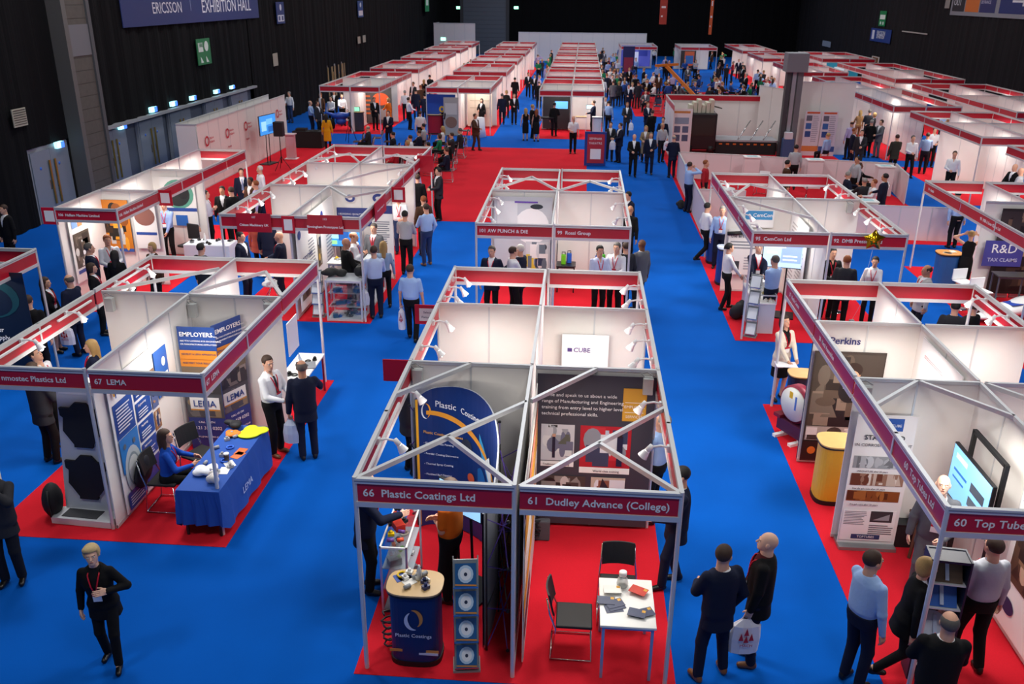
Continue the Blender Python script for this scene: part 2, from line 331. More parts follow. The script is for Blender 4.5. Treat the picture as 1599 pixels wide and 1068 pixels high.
block((19.2, 21.4, 23.4), [(41.5, 55.0), (58.0, 71.5), (76.0, 84.8), 0], 'along the right wall')
block((14.6, 16.3, 18.0), [(25.0, 31.8), 0], 'at the right photo edge')
stand('far small stand with purple and blue walls beyond the crowd', 3.6, 90, 7.1, 96.5, 'N', 'SWE', 'SW SE NE NW', light=30)
stand('far small stand with orange machine panel beyond the crowd', 9.3, 90, 12.8, 96.0, 'N', 'SWE', 'SW SE NE NW', light=30)
# ---- red carpets
redc(XC[0]-.1, 7.75, XC[2]+.1, 15.6, 'red carpet under the Plastic Coatings and college stands')
redc(XC[0]-.1, 18.7, XC[2]+.1, 25.5, 'red carpet under the Punch & Die and Rossi stands')
redc(XL[0]-.1, 10.0, XL[2]+.12, 15.7, 'red carpet under the LEMA stand')
redc(XL[0], 18.95, XL[2]+.1, 28.9, 'red carpet under the Birmingham Prototypes stand')
redc(-12.2, 19.1, -10.4, 27.6, 'red carpet under the row of stands by the hall doors')
redc(XR[0]-.12, 6.0, XR[2]+.6, 15.4, 'red carpet under the Top Tubes stand')
redc(XR[0]-.12, 18.7, XR[2]+.1, 25.5, 'red carpet under the CemCon stand')
redc(9.4, 17.5, 13.2, 25.1, 'red carpet under the purple R&D stand')
redc(-14.5, 28.95, .32, 44.3, 'wide red carpet of the presentation area with the seats')
redc(3.95, 27.6, 12.2, 46.3, 'red carpet around the truck stage and white tables')
for xs, a, b, t in (((-2.35, 1.25), 47.5, 96, 'middle'), ((-8.45, -4.7), 48.1, 96, 'centre-left'), ((-14.2, -10.7), 47.9, 96, 'left wall'), ((14.3, 17.6), 43, 96.5, 'right'), ((14.4, 18.2), 33.5, 41.3, 'stage side'), ((19.1, 23.5), 41.4, 85, 'right wall'), ((14.5, 18.1), 24.9, 31.9, 'right photo edge')):
    redc(xs[0], a, xs[1], b, 'red carpet under the far stands of the %s column' % t)
redc(3.4, 57.4, 12.4, 73, 'red carpet under the far seated crowd')
# ---------------------------------------------------------------- hall shell
BLK = drape('black_drape', '0B0B0E'); GRW = M('5A6270', 0.6, noise=0.06, scale=2); CONC = M('4A4743', 0.85, noise=0.15, scale=4)
def S_(name, mb, **kw): o = mb.build(name, **kw); o['kind'] = 'structure'; return o
# left wall: black drape above and between the door recess
S_('wall_left', MB().box(HW-.4, HS, 0, HW-.2, HN, 16, M('15161A', .9)))
def folds(x, y0, y1, z0, z1, mb, amp=.06, n=None):
    n = n or int((y1-y0)/.28); vs = []; fs = []
    for i in range(n+1):
        y = y0+(y1-y0)*i/n; o = amp*math.sin(i*1.9)+amp*.5*math.sin(i*.73)
        vs += [(x+o, y, z0), (x+o*.6, y, z1)]
    for i in range(n): fs.append((2*i, 2*i+2, 2*i+3, 2*i+1))
    mb.add(vs, fs, BLK, True)
def foldsx(y, x0, x1, z0, z1, mb, amp=.06):
    n = int((x1-x0)/.35); vs = []; fs = []
    for i in range(n+1):
        x = x0+(x1-x0)*i/n; o = amp*math.sin(i*1.9)+amp*.5*math.sin(i*.73)
        vs += [(x, y+o, z0), (x, y+o*.6, z1)]
    for i in range(n): fs.append((2*i, 2*i+1, 2*i+3, 2*i+2))
    mb.add(vs, fs, BLK, True)
mb = MB(); folds(HW+.28, HS, 26.9, 0.02, 14, mb); folds(HW+.28, 26.9, 29.35, 2.45, 14, mb); folds(HW+.28, 31.1, 47.5, 2.35, 14, mb); folds(HW+.28, 47.5, 72, 0.02, 14, mb)
folds(HW-.05, 72, HN, 0.02, 14, mb); S_('wall_left_drape', mb)
mb = MB(); foldsx(HN-.3, HW, -15.3, .02, 14, mb); foldsx(HN-.3, -9.4, HE, 0.02, 14, mb); S_('wall_back', mb)
mb = MB(); BLK = drape('charcoal_drape', '1E1D20'); folds(HE-6.2, HS, HN, 0.02, 14, mb); S_('wall_right', mb)
# concrete pillar with steel edges
mb = MB(); mb.box(HW-.2, 29.6, 0, HW+.75, 30.9, 14, CONC)
for z in [i*.42 for i in range(34)]: mb.box(HW+.75, 29.62, z, HW+.757, 30.88, z+.395, M('54504B', .9, noise=.2, scale=6))
mb.box(HW+.3, 29.35, 0, HW+.82, 29.6, 14, M('5E5C5A', .6)); mb.box(HW+.3, 30.9, 0, HW+.82, 31.1, 14, M('505154', .6))
mb.box(HW+.76, 29.62, 5.1, HW+.78, 30.88, 6.1, M('6A6B70', .7)); S_('trim_1', mb)
# door sets
def doors(n, y0, y1, leaves=2, gold='B79A45', col='7E8794'):
    r = bpy.data.objects.new('door_%d' % n, None); COL.objects.link(r); r.location = (HW+.12, y0, 0); r['kind'] = 'structure'
    W_ = y1-y0; dm = M(col, .5, noise=.05); fr = M('8F949C', .5)
    MB().box(0, 0, 0, .12, W_, 2.42, fr).build('door_frame', r)
    for k in range(leaves):
        a = .06+(W_-.12)*k/leaves; b = .06+(W_-.12)*(k+1)/leaves-.01
        d = MB().box(.1, a, .02, .16, b, 2.3, dm).build('door_leaf', r)
        hy = b-.16 if k % 2 == 0 else a+.16
        h = MB().box(.19, hy-.035, .5, .22, hy+.035, 1.95, M(gold, .3, .8)).build('pull_handle', d)
        MB().box(.155, hy-.03, 1.0, .165, hy+.12*(-1 if k % 2 == 0 else 1), 1.3, STEEL).build('push_plate', d)
        MB().lathe([(0, 0), (.05, 0), (.05, .006), (0, .006)], M('2A6BD8', .5)).xf(Matrix.Translation((.162, (a+b)/2-.1, 1.75)) @ Matrix.Rotation(PI/2, 4, 'Y')).build('door_sign', d)
doors(1, 27.0, 29.3); doors(2, 31.25, 33.4); doors(3, 34.4, 36.6); doors(4, 37.2, 39.4); doors(5, 41.0, 43.2); doors(6, 44.2, 46.6)
doors(7, 62, 64.2, gold='C8B070', col='8C7A50'); doors(8, 64.6, 66.8, gold='C8B070', col='8C7A50')
S_('trim_2', MB().box(HW-.1, 31.1, 0, HW+.1, 47.5, 2.4, GRW)); S_('trim_3', MB().box(HW+.1, 31.1, 2.4, HW+.5, 47.5, 2.5, M('9A9CA2', .5)))
# roller shutter door in the back wall
mb = MB()
for i in range(22): mb.box(-15.0, HN-.6, i*.5+.01, -9.7, HN-.55, i*.5+.49, M('59616E', .45, noise=.04)); mb.box(-15.0, HN-.55, i*.5-.01, -9.7, HN-.5, i*.5+.03, M('343A45', .5))
S_('door_9', mb)
S_('trim_4', MB().box(-15.4, HN-.7, 0, -15.0, HN-.3, 12, M('3A3C42', .6)).box(-9.7, HN-.7, 0, -9.3, HN-.3, 12, M('3A3C42', .6)))
mb = MB(); wallrun(-7.4, 105.0, 7.0, 105.0, mb, h=3.1, step=1.2); S_('wall_partition', mb)
mb = MB(); wallrun(-16.9, 104.0, -12.2, 104.0, mb, h=4.0, step=1.2); mb.beam((-16.9, 104, 3.9), (-16.9, 108, 3.9), .05, .1, ALU); S_('wall_far_partition', mb)
S_('ceiling', MB().box(HW-2, HS, 16.0, HE+2, HN+2, 16.2, M('101012', .9)))
# ---------------------------------------------------------------- people: smooth solids turned into meshes
def smin(a, b, k):
    if k <= 0: return np.minimum(a, b)
    h = np.clip(.5+.5*(b-a)/k, 0, 1); return b+(a-b)*h-k*h*(1-h)
V3 = lambda *a: np.array(a, float)
def cap(p, q, r1, r2=None, k=.02): return ('c', np.array(p, float), np.array(q, float), r1, r1 if r2 is None else r2, k)
def ell(c, r, k=.01): return ('e', np.array(c, float), np.array(r, float), None, None, k)
def loft(o, Rm, tab, k=.03): return ('l', np.array(o, float), Rm, np.array(tab, float), None, k)
def bbx(c, hs, k=.01, rr=.01): return ('b', np.array(c, float), np.array(hs, float), rr, None, k)
def bounds(p):
    t = p[0]
    if t == 'c': r = max(p[3], p[4]); return np.minimum(p[1], p[2])-r, np.maximum(p[1], p[2])+r
    if t == 'e': return p[1]-p[2], p[1]+p[2]
    if t == 'b': return p[1]-p[2]-p[3], p[1]+p[2]+p[3]
    tab = p[3]; w = p[2][:, 2]; a = p[1]+w*tab[0, 0]; b = p[1]+w*tab[-1, 0]; m = max(tab[:, 1].max(), tab[:, 2].max()+abs(tab[:, 3]).max())
    return np.minimum(a, b)-m, np.maximum(a, b)+m
def dist(p, P):
    t = p[0]
    if t == 'c':
        d = p[2]-p[1]; L = max(d@d, 1e-9); pa = P-p[1]; h = np.clip((pa@d)/L, 0, 1)
        return np.linalg.norm(pa-h[..., None]*d, axis=-1)-(p[3]+(p[4]-p[3])*h)
    if t == 'e':
        q = (P-p[1])/p[2]; n = np.linalg.norm(q, axis=-1); n2 = np.linalg.norm(q/p[2], axis=-1)+1e-9
        return n*(n-1)/n2
    if t == 'b':
        q = np.abs(P-p[1])-p[2]; return np.linalg.norm(np.maximum(q, 0), axis=-1)+np.minimum(q.max(-1), 0)-p[3]
    q = (P-p[1])@p[2]; tab = p[3]; s = q[..., 2]; sc = np.clip(s, tab[0, 0], tab[-1, 0])
    a = np.interp(sc, tab[:, 0], tab[:, 1]); b = np.interp(sc, tab[:, 0], tab[:, 2]); v = q[..., 1]-np.interp(sc, tab[:, 0], tab[:, 3])
    u = q[..., 0]; n = (np.abs(u/a)**2.3+np.abs(v/b)**2.3)**(1/2.3); g = np.sqrt((u/a/a)**2+(v/b/b)**2)+1e-6
    d = np.where(n > .3, n*(n-1)/np.maximum(g, 1e-3), -.03)
    return np.maximum(d, np.abs(s-sc)-.0) if False else np.where(np.abs(s-sc) > 0, np.maximum(d, np.abs(s-sc)), d)
def solid(prims, h, subs=(), clipz=None):
    bs = [bounds(p) for p in prims]; lo = np.min([b[0] for b in bs], 0)-3*h; hi = np.max([b[1] for b in bs], 0)+3*h
    ax = [np.arange(lo[i], hi[i]+h, h) for i in range(3)]; sh = tuple(len(a) for a in ax)
    vol = np.full(sh, 1.0, np.float32)
    def region(p, pad):
        a, b = bounds(p); i0 = [max(0, int((a[i]-pad-lo[i])/h)) for i in range(3)]; i1 = [min(sh[i], int((b[i]+pad-lo[i])/h)+2) for i in range(3)]
        sl = tuple(slice(i0[i], i1[i]) for i in range(3)); X, Y, Z = np.meshgrid(*[ax[i][sl[i]] for i in range(3)], indexing='ij')
        return sl, np.stack([X, Y, Z], -1)
    for p in prims:
        sl, P = region(p, 2.5*h+p[5])
        if P.size: vol[sl] = smin(vol[sl], dist(p, P), p[5])
    for p in subs:
        if callable(p):
            X, Y, Z = np.meshgrid(*ax, indexing='ij'); vol = np.maximum(vol, -p(np.stack([X, Y, Z], -1))); continue
        sl, P = region(p, 2.5*h+p[5])
        if P.size: vol[sl] = -smin(-vol[sl], dist(p, P), p[5])
    if clipz is not None: vol = np.maximum(vol, (clipz-ax[2])[None, None, :])
    vol[[0, -1]] = 1; vol[:, [0, -1]] = 1; vol[:, :, [0, -1]] = 1
    neg = vol < 0; n = [s-1 for s in sh]
    cor = [(i, j, k) for i in (0, 1) for j in (0, 1) for k in (0, 1)]
    cnt = np.zeros(n, np.int8)
    for c in cor: cnt += neg[c[0]:c[0]+n[0], c[1]:c[1]+n[1], c[2]:c[2]+n[2]]
    act = (cnt > 0) & (cnt < 8); ids = np.argwhere(act); idx = np.full(n, -1, np.int64); idx[act] = np.arange(len(ids))
    pos = np.zeros((len(ids), 3)); num = np.zeros(len(ids))
    for a in range(3):
        for c in cor:
            if c[a]: continue
            d = list(c); d[a] = 1
            va = vol[ids[:, 0]+c[0], ids[:, 1]+c[1], ids[:, 2]+c[2]]; vb = vol[ids[:, 0]+d[0], ids[:, 1]+d[1], ids[:, 2]+d[2]]
            m = (va < 0) != (vb < 0); t = np.where(m, va/np.where(m, va-vb, 1), 0)
            q = np.tile(np.array(c, float), (len(ids), 1)); q[:, a] = t
            pos += np.where(m[:, None], q, 0); num += m
    V = lo+h*(ids+pos/num[:, None]); F = []
    for a in range(3):
        b, c = (a+1) % 3, (a+2) % 3
        s0 = [slice(1, n[i]) for i in range(3)]; s0[a] = slice(0, n[a]); s1 = list(s0); s1[a] = slice(1, n[a]+1)
        A, B = neg[tuple(s0)], neg[tuple(s1)]; e = np.argwhere(A != B); base = [1, 1, 1]; base[a] = 0; g = e+np.array(base)
        def cell(db, dc): k = g.copy(); k[:, b] -= db; k[:, c] -= dc; return idx[k[:, 0], k[:, 1], k[:, 2]]
        q = np.stack([cell(1, 1), cell(0, 1), cell(0, 0), cell(1, 0)], 1); fl_ = ~A[tuple(e.T)] if len(e) else np.zeros(0, bool)
        q[fl_] = q[fl_][:, ::-1]; F.append(q)
    F = np.concatenate(F); F = F[(F >= 0).all(1)]
    return V, F
def mk_mesh(name, chunks, nm):
    """chunks: (V, F, material index)"""
    V = np.concatenate([c[0] for c in chunks]); off = 0; Fs = []; ms = []
    for v, f, m in chunks: Fs.append(f+off); ms.append(np.full(len(f), m)); off += len(v)
    F = np.concatenate(Fs); me = bpy.data.meshes.new(name)
    me.vertices.add(len(V)); me.vertices.foreach_set('co', V.astype(np.float32).ravel())
    me.loops.add(F.size); me.loops.foreach_set('vertex_index', F.astype(np.int32).ravel())
    me.polygons.add(len(F)); me.polygons.foreach_set('loop_start', np.arange(0, F.size, 4, dtype=np.int32))
    try: me.polygons.foreach_set('loop_total', np.full(len(F), 4, dtype=np.int32))
    except Exception: pass
    for i in range(nm): me.materials.append(None)
    me.polygons.foreach_set('material_index', np.concatenate(ms).astype(np.int32)); me.update(calc_edges=True)
    me.polygons.foreach_set('use_smooth', np.ones(len(F), bool)); return me
_TC = {}
def head_arr(h, female=False):
    k = ('head', h, female)
    if k not in _TC:
        j = .058 if female else .064
        P = [ell((0, -.012, .133), (.077, .097, .095)), ell((0, .022, .078), (j, .073, .082), .03), cap((0, .066, .022), (0, .06, .03), .026 if female else .03, k=.03),
             cap((0, -.018, .07), (0, -.03, -.09), .05 if female else .058, .056 if female else .066, .03)]
        if h < .012:
            P += [cap((0, .092, .118), (0, .112, .085), .007, .014, .008), cap((-.034, .086, .131), (.034, .086, .131), .008, k=.015),
                  ell((-.079, -.006, .105), (.012, .02, .031), .006), ell((.079, -.006, .105), (.012, .02, .031), .006), ell((0, .093, .053), (.024, .011, .009), .006)]
            S_u = [ell((-.032, .105, .114), (.015, .013, .01), .01), ell((.032, .105, .114), (.015, .013, .01), .01)]
        else:
            P += [cap((0, .09, .115), (0, .108, .087), .01, .015, .01)]; S_u = []
        ch = [solid(P, h, S_u) + (0,)]
        if h < .012:
            for sx in (-.031, .031):
                ch.append(solid([ell((sx, .083, .114), (.012, .012, .008))], .004) + (1,)); ch.append(solid([ell((sx, .0935, .114), (.005, .0035, .005))], .0025) + (2,))
                ch.append(solid([cap((sx*.45, .0955, .131), (sx*1.6, .087, .133), .0035)], .003) + (2,))
            ch.append(solid([ell((0, .1, .053), (.02, .006, .0055))], .003) + (3,))
        _TC[k] = ch
    return _TC[k]
def hand_arr(h, grip):
    k = ('hand', h, grip)
    if k not in _TC:
        c = {'relax': .35, 'grip': 1.15, 'flat': .1}[grip]; P = [bbx((0, 0, -.045), (.006, .032, .036), .01, .008)]
        for y, L in ((.031, .072), (.011, .08), (-.01, .075), (-.03, .058)):
            p = V3(0, y, -.085); a = 0
            for s, r in ((.45, .0098), (.32, .0088), (.23, .008)):
                a += c*.8; q = p+V3(-math.sin(a), (y*.12), -math.cos(a))*L*s; P.append(cap(p, q, max(r, h*.75), max(r*.92, h*.75), .004)); p = q
        P += [cap((0, .03, -.025), (-.014, .052, -.058), .0125, .011, .008), cap((-.014, .052, -.058), (-.03, .05 if grip == 'grip' else .06, -.085), .010, .0085, .004), cap((0, 0, .03), (0, 0, -.02), .026, .024, .015)]
        _TC[k] = [solid(P, h) + (0,)]
    return _TC[k]
def hair_arr(style, h):
    k = ('hair', style, h)
    if k not in _TC:
        P = [ell((0, -.02, .145), (.087, .104, .098))]; Sb = [bbx((0, .115, .085), (.1, .06, .082), .012, .01), bbx((0, .02, .02), (.12, .2, .05), .01, .01)]
        if style == 'short': pass
        elif style == 'pixie': P = [ell((0, -.016, .145), (.098, .112, .105)), ell((.03, .045, .2), (.06, .05, .035), .03)]; Sb = [bbx((0, .12, .07), (.06, .07, .085), .025, .01), bbx((0, .03, .01), (.12, .2, .045), .01, .01)]
        elif style == 'crop': P = [ell((0, -.016, .14), (.083, .1, .094))]
        elif style == 'quiff': P += [ell((.015, .055, .215), (.055, .045, .03), .03)]
        elif style == 'fringe': P = [ell((0, -.018, .13), (.086, .104, .09))]; Sb += [ell((0, .03, .23), (.085, .12, .085), .01)]
        elif style == 'bob': P = [ell((0, -.02, .145), (.093, .108, .1)), ell((0, -.03, .09), (.1, .09, .105), .03)]; Sb = [bbx((0, .115, .06), (.052, .08, .098), .02, .01)]
        elif style == 'long': P = [ell((0, -.02, .145), (.093, .108, .1)), ell((0, -.04, .08), (.1, .08, .11), .03), cap((0, -.07, .05), (0, -.1, -.15), .075, .05, .05), cap((.06, -.03, .05), (.075, -.02, -.12), .035, .022, .03), cap((-.06, -.03, .05), (-.075, -.02, -.12), .035, .022, .03)]; Sb = [bbx((0, .115, .06), (.05, .085, .098), .02, .01)]
        elif style == 'pony': P += [cap((0, -.11, .15), (0, -.15, .0), .03, .02, .02)]
        elif style == 'bun': P += [ell((0, -.11, .2), (.04, .04, .04), .02)]
        _TC[k] = [solid(P, h, Sb) + (0,)]
    return _TC[k]
def ik(a, c, l1, l2, hint):
    d = c-a; L = np.linalg.norm(d)
    if L > (l1+l2)*.995: d = d/L*(l1+l2)*.995; L = (l1+l2)*.995
    if L < .12: d = d/max(L, 1e-6)*.12; L = .12
    n = d/L; x = (l1*l1-l2*l2+L*L)/(2*L); y = math.sqrt(max(l1*l1-x*x, 0)); hv = np.array(hint, float); hv = hv-n*(hv@n); hv /= np.linalg.norm(hv)+1e-9
    return a+n*x+hv*y, a+d
def rotm(rx=0, rz=0, ry=0): return np.array((Matrix.Rotation(rz, 3, 'Z') @ Matrix.Rotation(rx, 3, 'X') @ Matrix.Rotation(ry, 3, 'Y')))
HANDS = {'down': (.27, .04, .80), 'front': (.09, .33, 1.08), 'low': (.05, .22, .84), 'pocket': (.2, .06, .90), 'back': (.05, -.17, .93), 'phone': (.12, .15, 1.56), 'mouth': (.04, .2, 1.47),
         'out': (.3, .42, 1.08), 'point': (.2, .55, 1.3), 'hip': (.2, .02, 1.02), 'chest': (.02, .22, 1.22), 'cross': (-.05, .18, 1.2), 'bag': (.27, .05, .78), 'swingf': (.24, .24, .88), 'swingb': (.27, -.2, .86),
         'lap': (.1, .3, .66), 'desk': (.16, .42, .78), 'lean': (.25, .5, 1.0), 'up': (.1, .2, 1.75), 'read': (.1, .32, .95), 'head': (.15, .04, 1.66)}
FEET = {'stand': ((-.1, 0), (.1, .02)), 'wide': ((-.17, .0), (.17, .03)), 'walk': ((-.08, .3), (.08, -.28)), 'step': ((-.1, .16), (.1, -.1)), 'sit': ((-.13, .42), (.12, .46)), 'cross': ((-.04, .05), (.1, -.02)), 'stool': ((-.12, .3), (.12, .3))}
def build_template(key):
    (feet, lh, rh, top, bottom, female, belly, lean, hyaw, hpitch, twist, hair, h, seat, side) = key
    H = seat if seat else .93
    ft = FEET[feet]
    if not seat: H = min(.935, .08+math.sqrt(max(.3, .855**2-max(ft[0][1]**2, ft[1][1]**2)*.9-.004)))
    pel = V3(0, 0, H); R = rotm(-lean, twist, side); sw = .155 if female else .178
    T = lambda x, y, s: pel+R@V3(x, y, s)
    sh = {-1: T(-sw, 0, .47), 1: T(sw, 0, .47)}; J = {}
    for sd, hn in ((-1, lh), (1, rh)):
        t = hn if isinstance(hn, tuple) else HANDS[hn]; dz = H-.93
        tgt = V3(sd*t[0], t[1], t[2]+(dz if not seat or hn not in ('lap', 'desk') else 0))
        if not seat: tgt = pel+R@(tgt-pel) if abs(lean) > .01 or twist else tgt
        hint = (sd*.75, -.7, -.35) if hn not in ('phone', 'mouth', 'up', 'head') else (sd*.8, .1, -.6)
        e, w = ik(sh[sd], tgt, .285, .262, hint); J[sd] = (e, w)
    legs = {}
    for sd, f in ((-1, ft[0]), (1, ft[1])):
        hip = pel+rotm(0, twist)@V3(sd*.088, 0, 0) if False else pel+V3(sd*.088, 0, 0)
        lift = .07 if feet == 'walk' and f[1] < 0 else 0
        k, a = ik(hip, V3(sd*abs(f[0]) if True else f[0], f[1], .08+lift), .44, .42, (sd*.1, 1, 0)); legs[sd] = (hip, k, a)
    g = 1.0+belly*.12
    if female: tab = [(-.1, .16, .105, 0), (0, .168, .112, 0), (.13, .128, .09, 0), (.24, .14, .1, .005), (.34, .152, .12, .012), (.44, .145, .098, 0), (.5, .105, .075, -.01), (.55, .058, .055, -.015)]
    else: tab = [(-.1, .155, .108, 0), (0, .168, .118, 0), (.12, .152*g, .11*(1+belly*.35), .012*belly), (.25, .16*g, .116*(1+belly*.2), .008*belly), (.38, .176, .12, 0), (.46, .17, .106, -.005), (.51, .12, .085, -.012), (.55, .064, .06, -.018)]
    tab = np.array(tab)
    def T2(dw, lo=None, ext=None):
        t = tab.copy(); t[:, 1] += dw; t[:, 2] += dw
        if ext is not None:
            e = np.array([[-ext, t[0, 1]+.012, t[0, 2]+.012, 0]]); t[0, 0] = -.06; t = np.concatenate([e, t])
        return t
    neckb = T(0, -.02, .50); headp = T(0, .005, .60)
    out = {}
    # body: one continuous skin
    B = [loft(pel, R, T2(-.012), .03), cap(neckb, headp, .058 if not female else .048, k=.03)]
    for sd in (-1, 1):
        e, w = J[sd]; B += [cap(sh[sd], e, .046, .038, .03), cap(e, w, .038, .026, .02)]
        a, b, c = legs[sd]; B += [cap(a, b, .078, .052, .03), cap(b, c, .05, .036, .02), cap(c, c+V3(0, .04, -.03), .036, .03, .02)]
    ch = [solid(B, max(h, .014)) + (0,)]
    Hm = rotm(-hpitch, hyaw) @ np.eye(3); Hm = rotm(-lean*.5, 0)@Hm
    hh = .0065 if h < .016 else (.011 if h < .025 else .018)
    for v, f, m in head_arr(hh, female): ch.append((v@Hm.T+headp, f, m))
    def hand_M(sd):
        e, w = J[sd]; z = (e-w); z /= np.linalg.norm(z); y = V3(0, 1, 0) if abs(z[2]) > .75 else V3(-sd*.5, 0, 1)
        y = y-z*(y@z); y /= np.linalg.norm(y); x = np.cross(y, z); return np.stack([x, y, z], 1), w
    for sd, hn in ((-1, lh), (1, rh)):
        if hn == 'pocket': continue
        A, w = hand_M(sd)
        for v, f, m in hand_arr(.0045 if h < .016 else (.007 if h < .025 else .014), 'grip' if hn in ('phone', 'mouth', 'bag', 'front', 'read') else 'relax'):
            v2 = v*np.array([1 if sd == 1 else -1, 1, 1]); ch.append(((v2@A.T)+w, f if sd == 1 else f[:, ::-1], m))
    shoes = []
    for sd in (-1, 1):
        a, b, c = legs[sd]; g0 = c[2]-.08; yaw = -sd*.16 if feet not in ('walk',) else 0
        Rz = rotm(0, yaw); tip = .5*(g0 > .02)
        pr = [cap(c+Rz@V3(0, -.035, -.042), c+Rz@V3(0, .125, -.05), .036, .034, .02), cap(c+V3(0, -.02, -.01), c+V3(0, .0, -.045), .04, .038, .02), cap(c+Rz@V3(0, .03, -.03), c+Rz@V3(0, .1, -.045), .034, .03, .02)]
        shoes.append(solid(pr, min(.012, max(h*.8, .008)), clipz=c[2]-.078))
    out['shoes'] = shoes
    if h > .022:
        for s in shoes: ch.append(s + (4,))
    out['body'] = mk_mesh('body', ch, 5)
    # garments
    arm_r = {'shirt': (.058, .052, .036), 'suit': (.066, .058, .045), 'tee': (.06, .058, .05), 'coat': (.07, .06, .05)}
    suit = top in ('suit', 'coat'); ex = {'suit': .2, 'coat': .5, 'shirt': None, 'tee': None, 'dress': None}[top]
    r = arm_r.get(top, (.05, .045, .035)); r = tuple(x*.86 for x in r) if female else r; dw = .022 if suit else .01
    G_ = [loft(pel, R, T2(dw, ext=ex) if ex else T2(dw)[1:] if not female else T2(dw), .04)]
    if not suit: G_ = [loft(pel, R, np.concatenate([[[.02, tab[1, 1]-.012, tab[1, 2]-.008, 0]], T2(dw)[2:]]), .04)]
    if seat and ex: G_ = [loft(pel, R, np.concatenate([[[-.06, tab[1, 1]+dw, tab[1, 2]+dw, 0]], T2(dw)[2:]]), .04)]
    for sd in (-1, 1):
        e, w = J[sd]
        if top in ('tee', 'dress'):
            m_ = sh[sd]+(e-sh[sd])*(.75 if top == 'tee' else .2); G_.append(cap(sh[sd], m_, r[0], r[1]-.002, .035))
        else:
            wr = e+(w-e)*(.97 if suit else .99); G_ += [cap(sh[sd], e, r[0], r[1], .035), cap(e, wr, r[1], r[2], .015)]
    Ri = R.T
    def wedge(s0, s1, wmax):
        def f(P):
            q = (P-pel)@R; w_ = wmax*np.clip((q[..., 2]-s0)/(s1-s0), 0, 1.2); d = w_-np.abs(q[..., 0]); d = np.where((q[..., 1] > .0) & (q[..., 2] > s0), d, -.05); return -np.clip(d, -.05, .05)
        return f
    subs = [wedge(.2 if suit else .42, .54, .07 if suit else .03)]
    v, f = solid(G_, h, subs); out['top'] = mk_mesh('top', [(v, f, 0)], 1)
    if suit:
        v, f = solid([loft(pel, R, T2(.008)[2:], .02), cap(T(0, -.012, .5), T(0, -.005, .555), .064 if not female else .054, .06 if not female else .05, .02)], h); out['shirt'] = mk_mesh('shirt', [(v, f, 0)], 1)
    elif top == 'shirt':
        v, f = solid([cap(T(0, -.016, .5), T(0, -.008, .56), .066 if not female else .056, .062 if not female else .052, .02)], h*.8, [wedge(.4, .56, .02)]); out['collar'] = mk_mesh('collar', [(v, f, 0)], 1)
    if bottom == 'trousers':
        L_ = [loft(pel, np.eye(3) if not seat else R, [(-.1, tab[0, 1]-.01, tab[0, 2], 0), (0, tab[1, 1]+.006, tab[1, 2]+.006, 0), (.075, (tab[1, 1]+tab[2, 1])/2+.012, (tab[1, 2]+tab[2, 2])/2+.016, (tab[2,3])/2)], .03)]
        for sd in (-1, 1):
            a, b, c = legs[sd]; s = .9 if female else 1; L_ += [cap(a, b, .092*s, .07*s, .04), cap(b, c+(b-c)*.08+V3(0, 0, -.02), .068*s, .058*s, .02)]
        v, f = solid(L_, h); out['bottom'] = mk_mesh('trousers', [(v, f, 0)], 1)
    elif bottom in ('skirt', 'dress'):
        L = .42 if bottom == 'skirt' else .5
        if seat: L_ = [cap(legs[s_][0], legs[s_][1], .1, .075, .05) for s_ in (-1, 1)]
        else: L_ = [loft(pel, np.eye(3), [(-L, .172, .15, 0), (-.1, .178, .13, 0), (0, .176, .122, 0), (.12, tab[2, 1]+.012, tab[2, 2]+.012, 0)], .03)]
        v, f = solid(L_, h); out['bottom'] = mk_mesh('skirt', [(v, f, 0)], 1)
    if hair:
        out['hair'] = mk_mesh('hair', [(v@Hm.T+headp, f, 0) for v, f, m in hair_arr(hair, max(.008, hh))], 1)
    # surface points on the chest for lanyard, tie and badge
    tt = T2((.022 if suit else .012)); A = lambda s: np.interp(s, tt[:, 0], tt[:, 1]); Bq = lambda s: np.interp(s, tt[:, 0], tt[:, 2]); Vo = lambda s: np.interp(s, tt[:, 0], tt[:, 3])
    def surf(u, s, off=.004): return Vector(T(u, Vo(s)+Bq(s)*max(0, 1-abs(u/A(s))**2.3)**(1/2.3)+off, s))
    out['surf'] = surf; out['T'] = T; out['hands'] = {sd: hand_M(sd) for sd in (-1, 1)}; out['head'] = (Hm, headp)
    if h < .028:
        mb = MB(); red = M('C8102E', .5)
        for sd in (-1, 1):
            pts = [Vector(T(sd*.062, -.035, .535))]+[surf(sd*(.06*(1-t)+.004), .49-.25*t, .005) for t in [i/6 for i in range(7)]]
            mb.tube(pts, .009 if h < .016 else .009, red, n=5)
        out['lanyard'] = mb.mesh('lanyard')
        c0 = surf(0, .18, .014); mb = MB(); mb.box(-.05, -.004, -.065, .05, .004, .055, WHT).box(-.05, -.005, .02, .05, .005, .055, M('C8102E', .5))
        mb.xf(Matrix.Translation(c0) @ Matrix(R.tolist()).to_4x4()); out['badge'] = mb.mesh('badge')
        mb = MB()
        for i in range(6):
            s1, s2 = .5-.06*i, .5-.06*(i+1); w1, w2 = (.014+.004*i), (.014+.004*(i+1))
            p = [surf(-w1, s1, -.006), surf(w1, s1, -.006), surf(w2, s2, -.006), surf(-w2, s2, -.006)]; fw = Vector((R@V3(0, .012, 0)).tolist())
            mb.add(p+[q+fw for q in p], [(0, 3, 2, 1), (4, 5, 6, 7), (0, 1, 5, 4), (1, 2, 6, 5), (2, 3, 7, 6), (3, 0, 4, 7)], None)
        out['tie'] = mb
    return out
SKIN = {'l': 'D9A58A', 'm': 'C08A6C', 'd': '6B4630', 'p': 'E2B49C'}
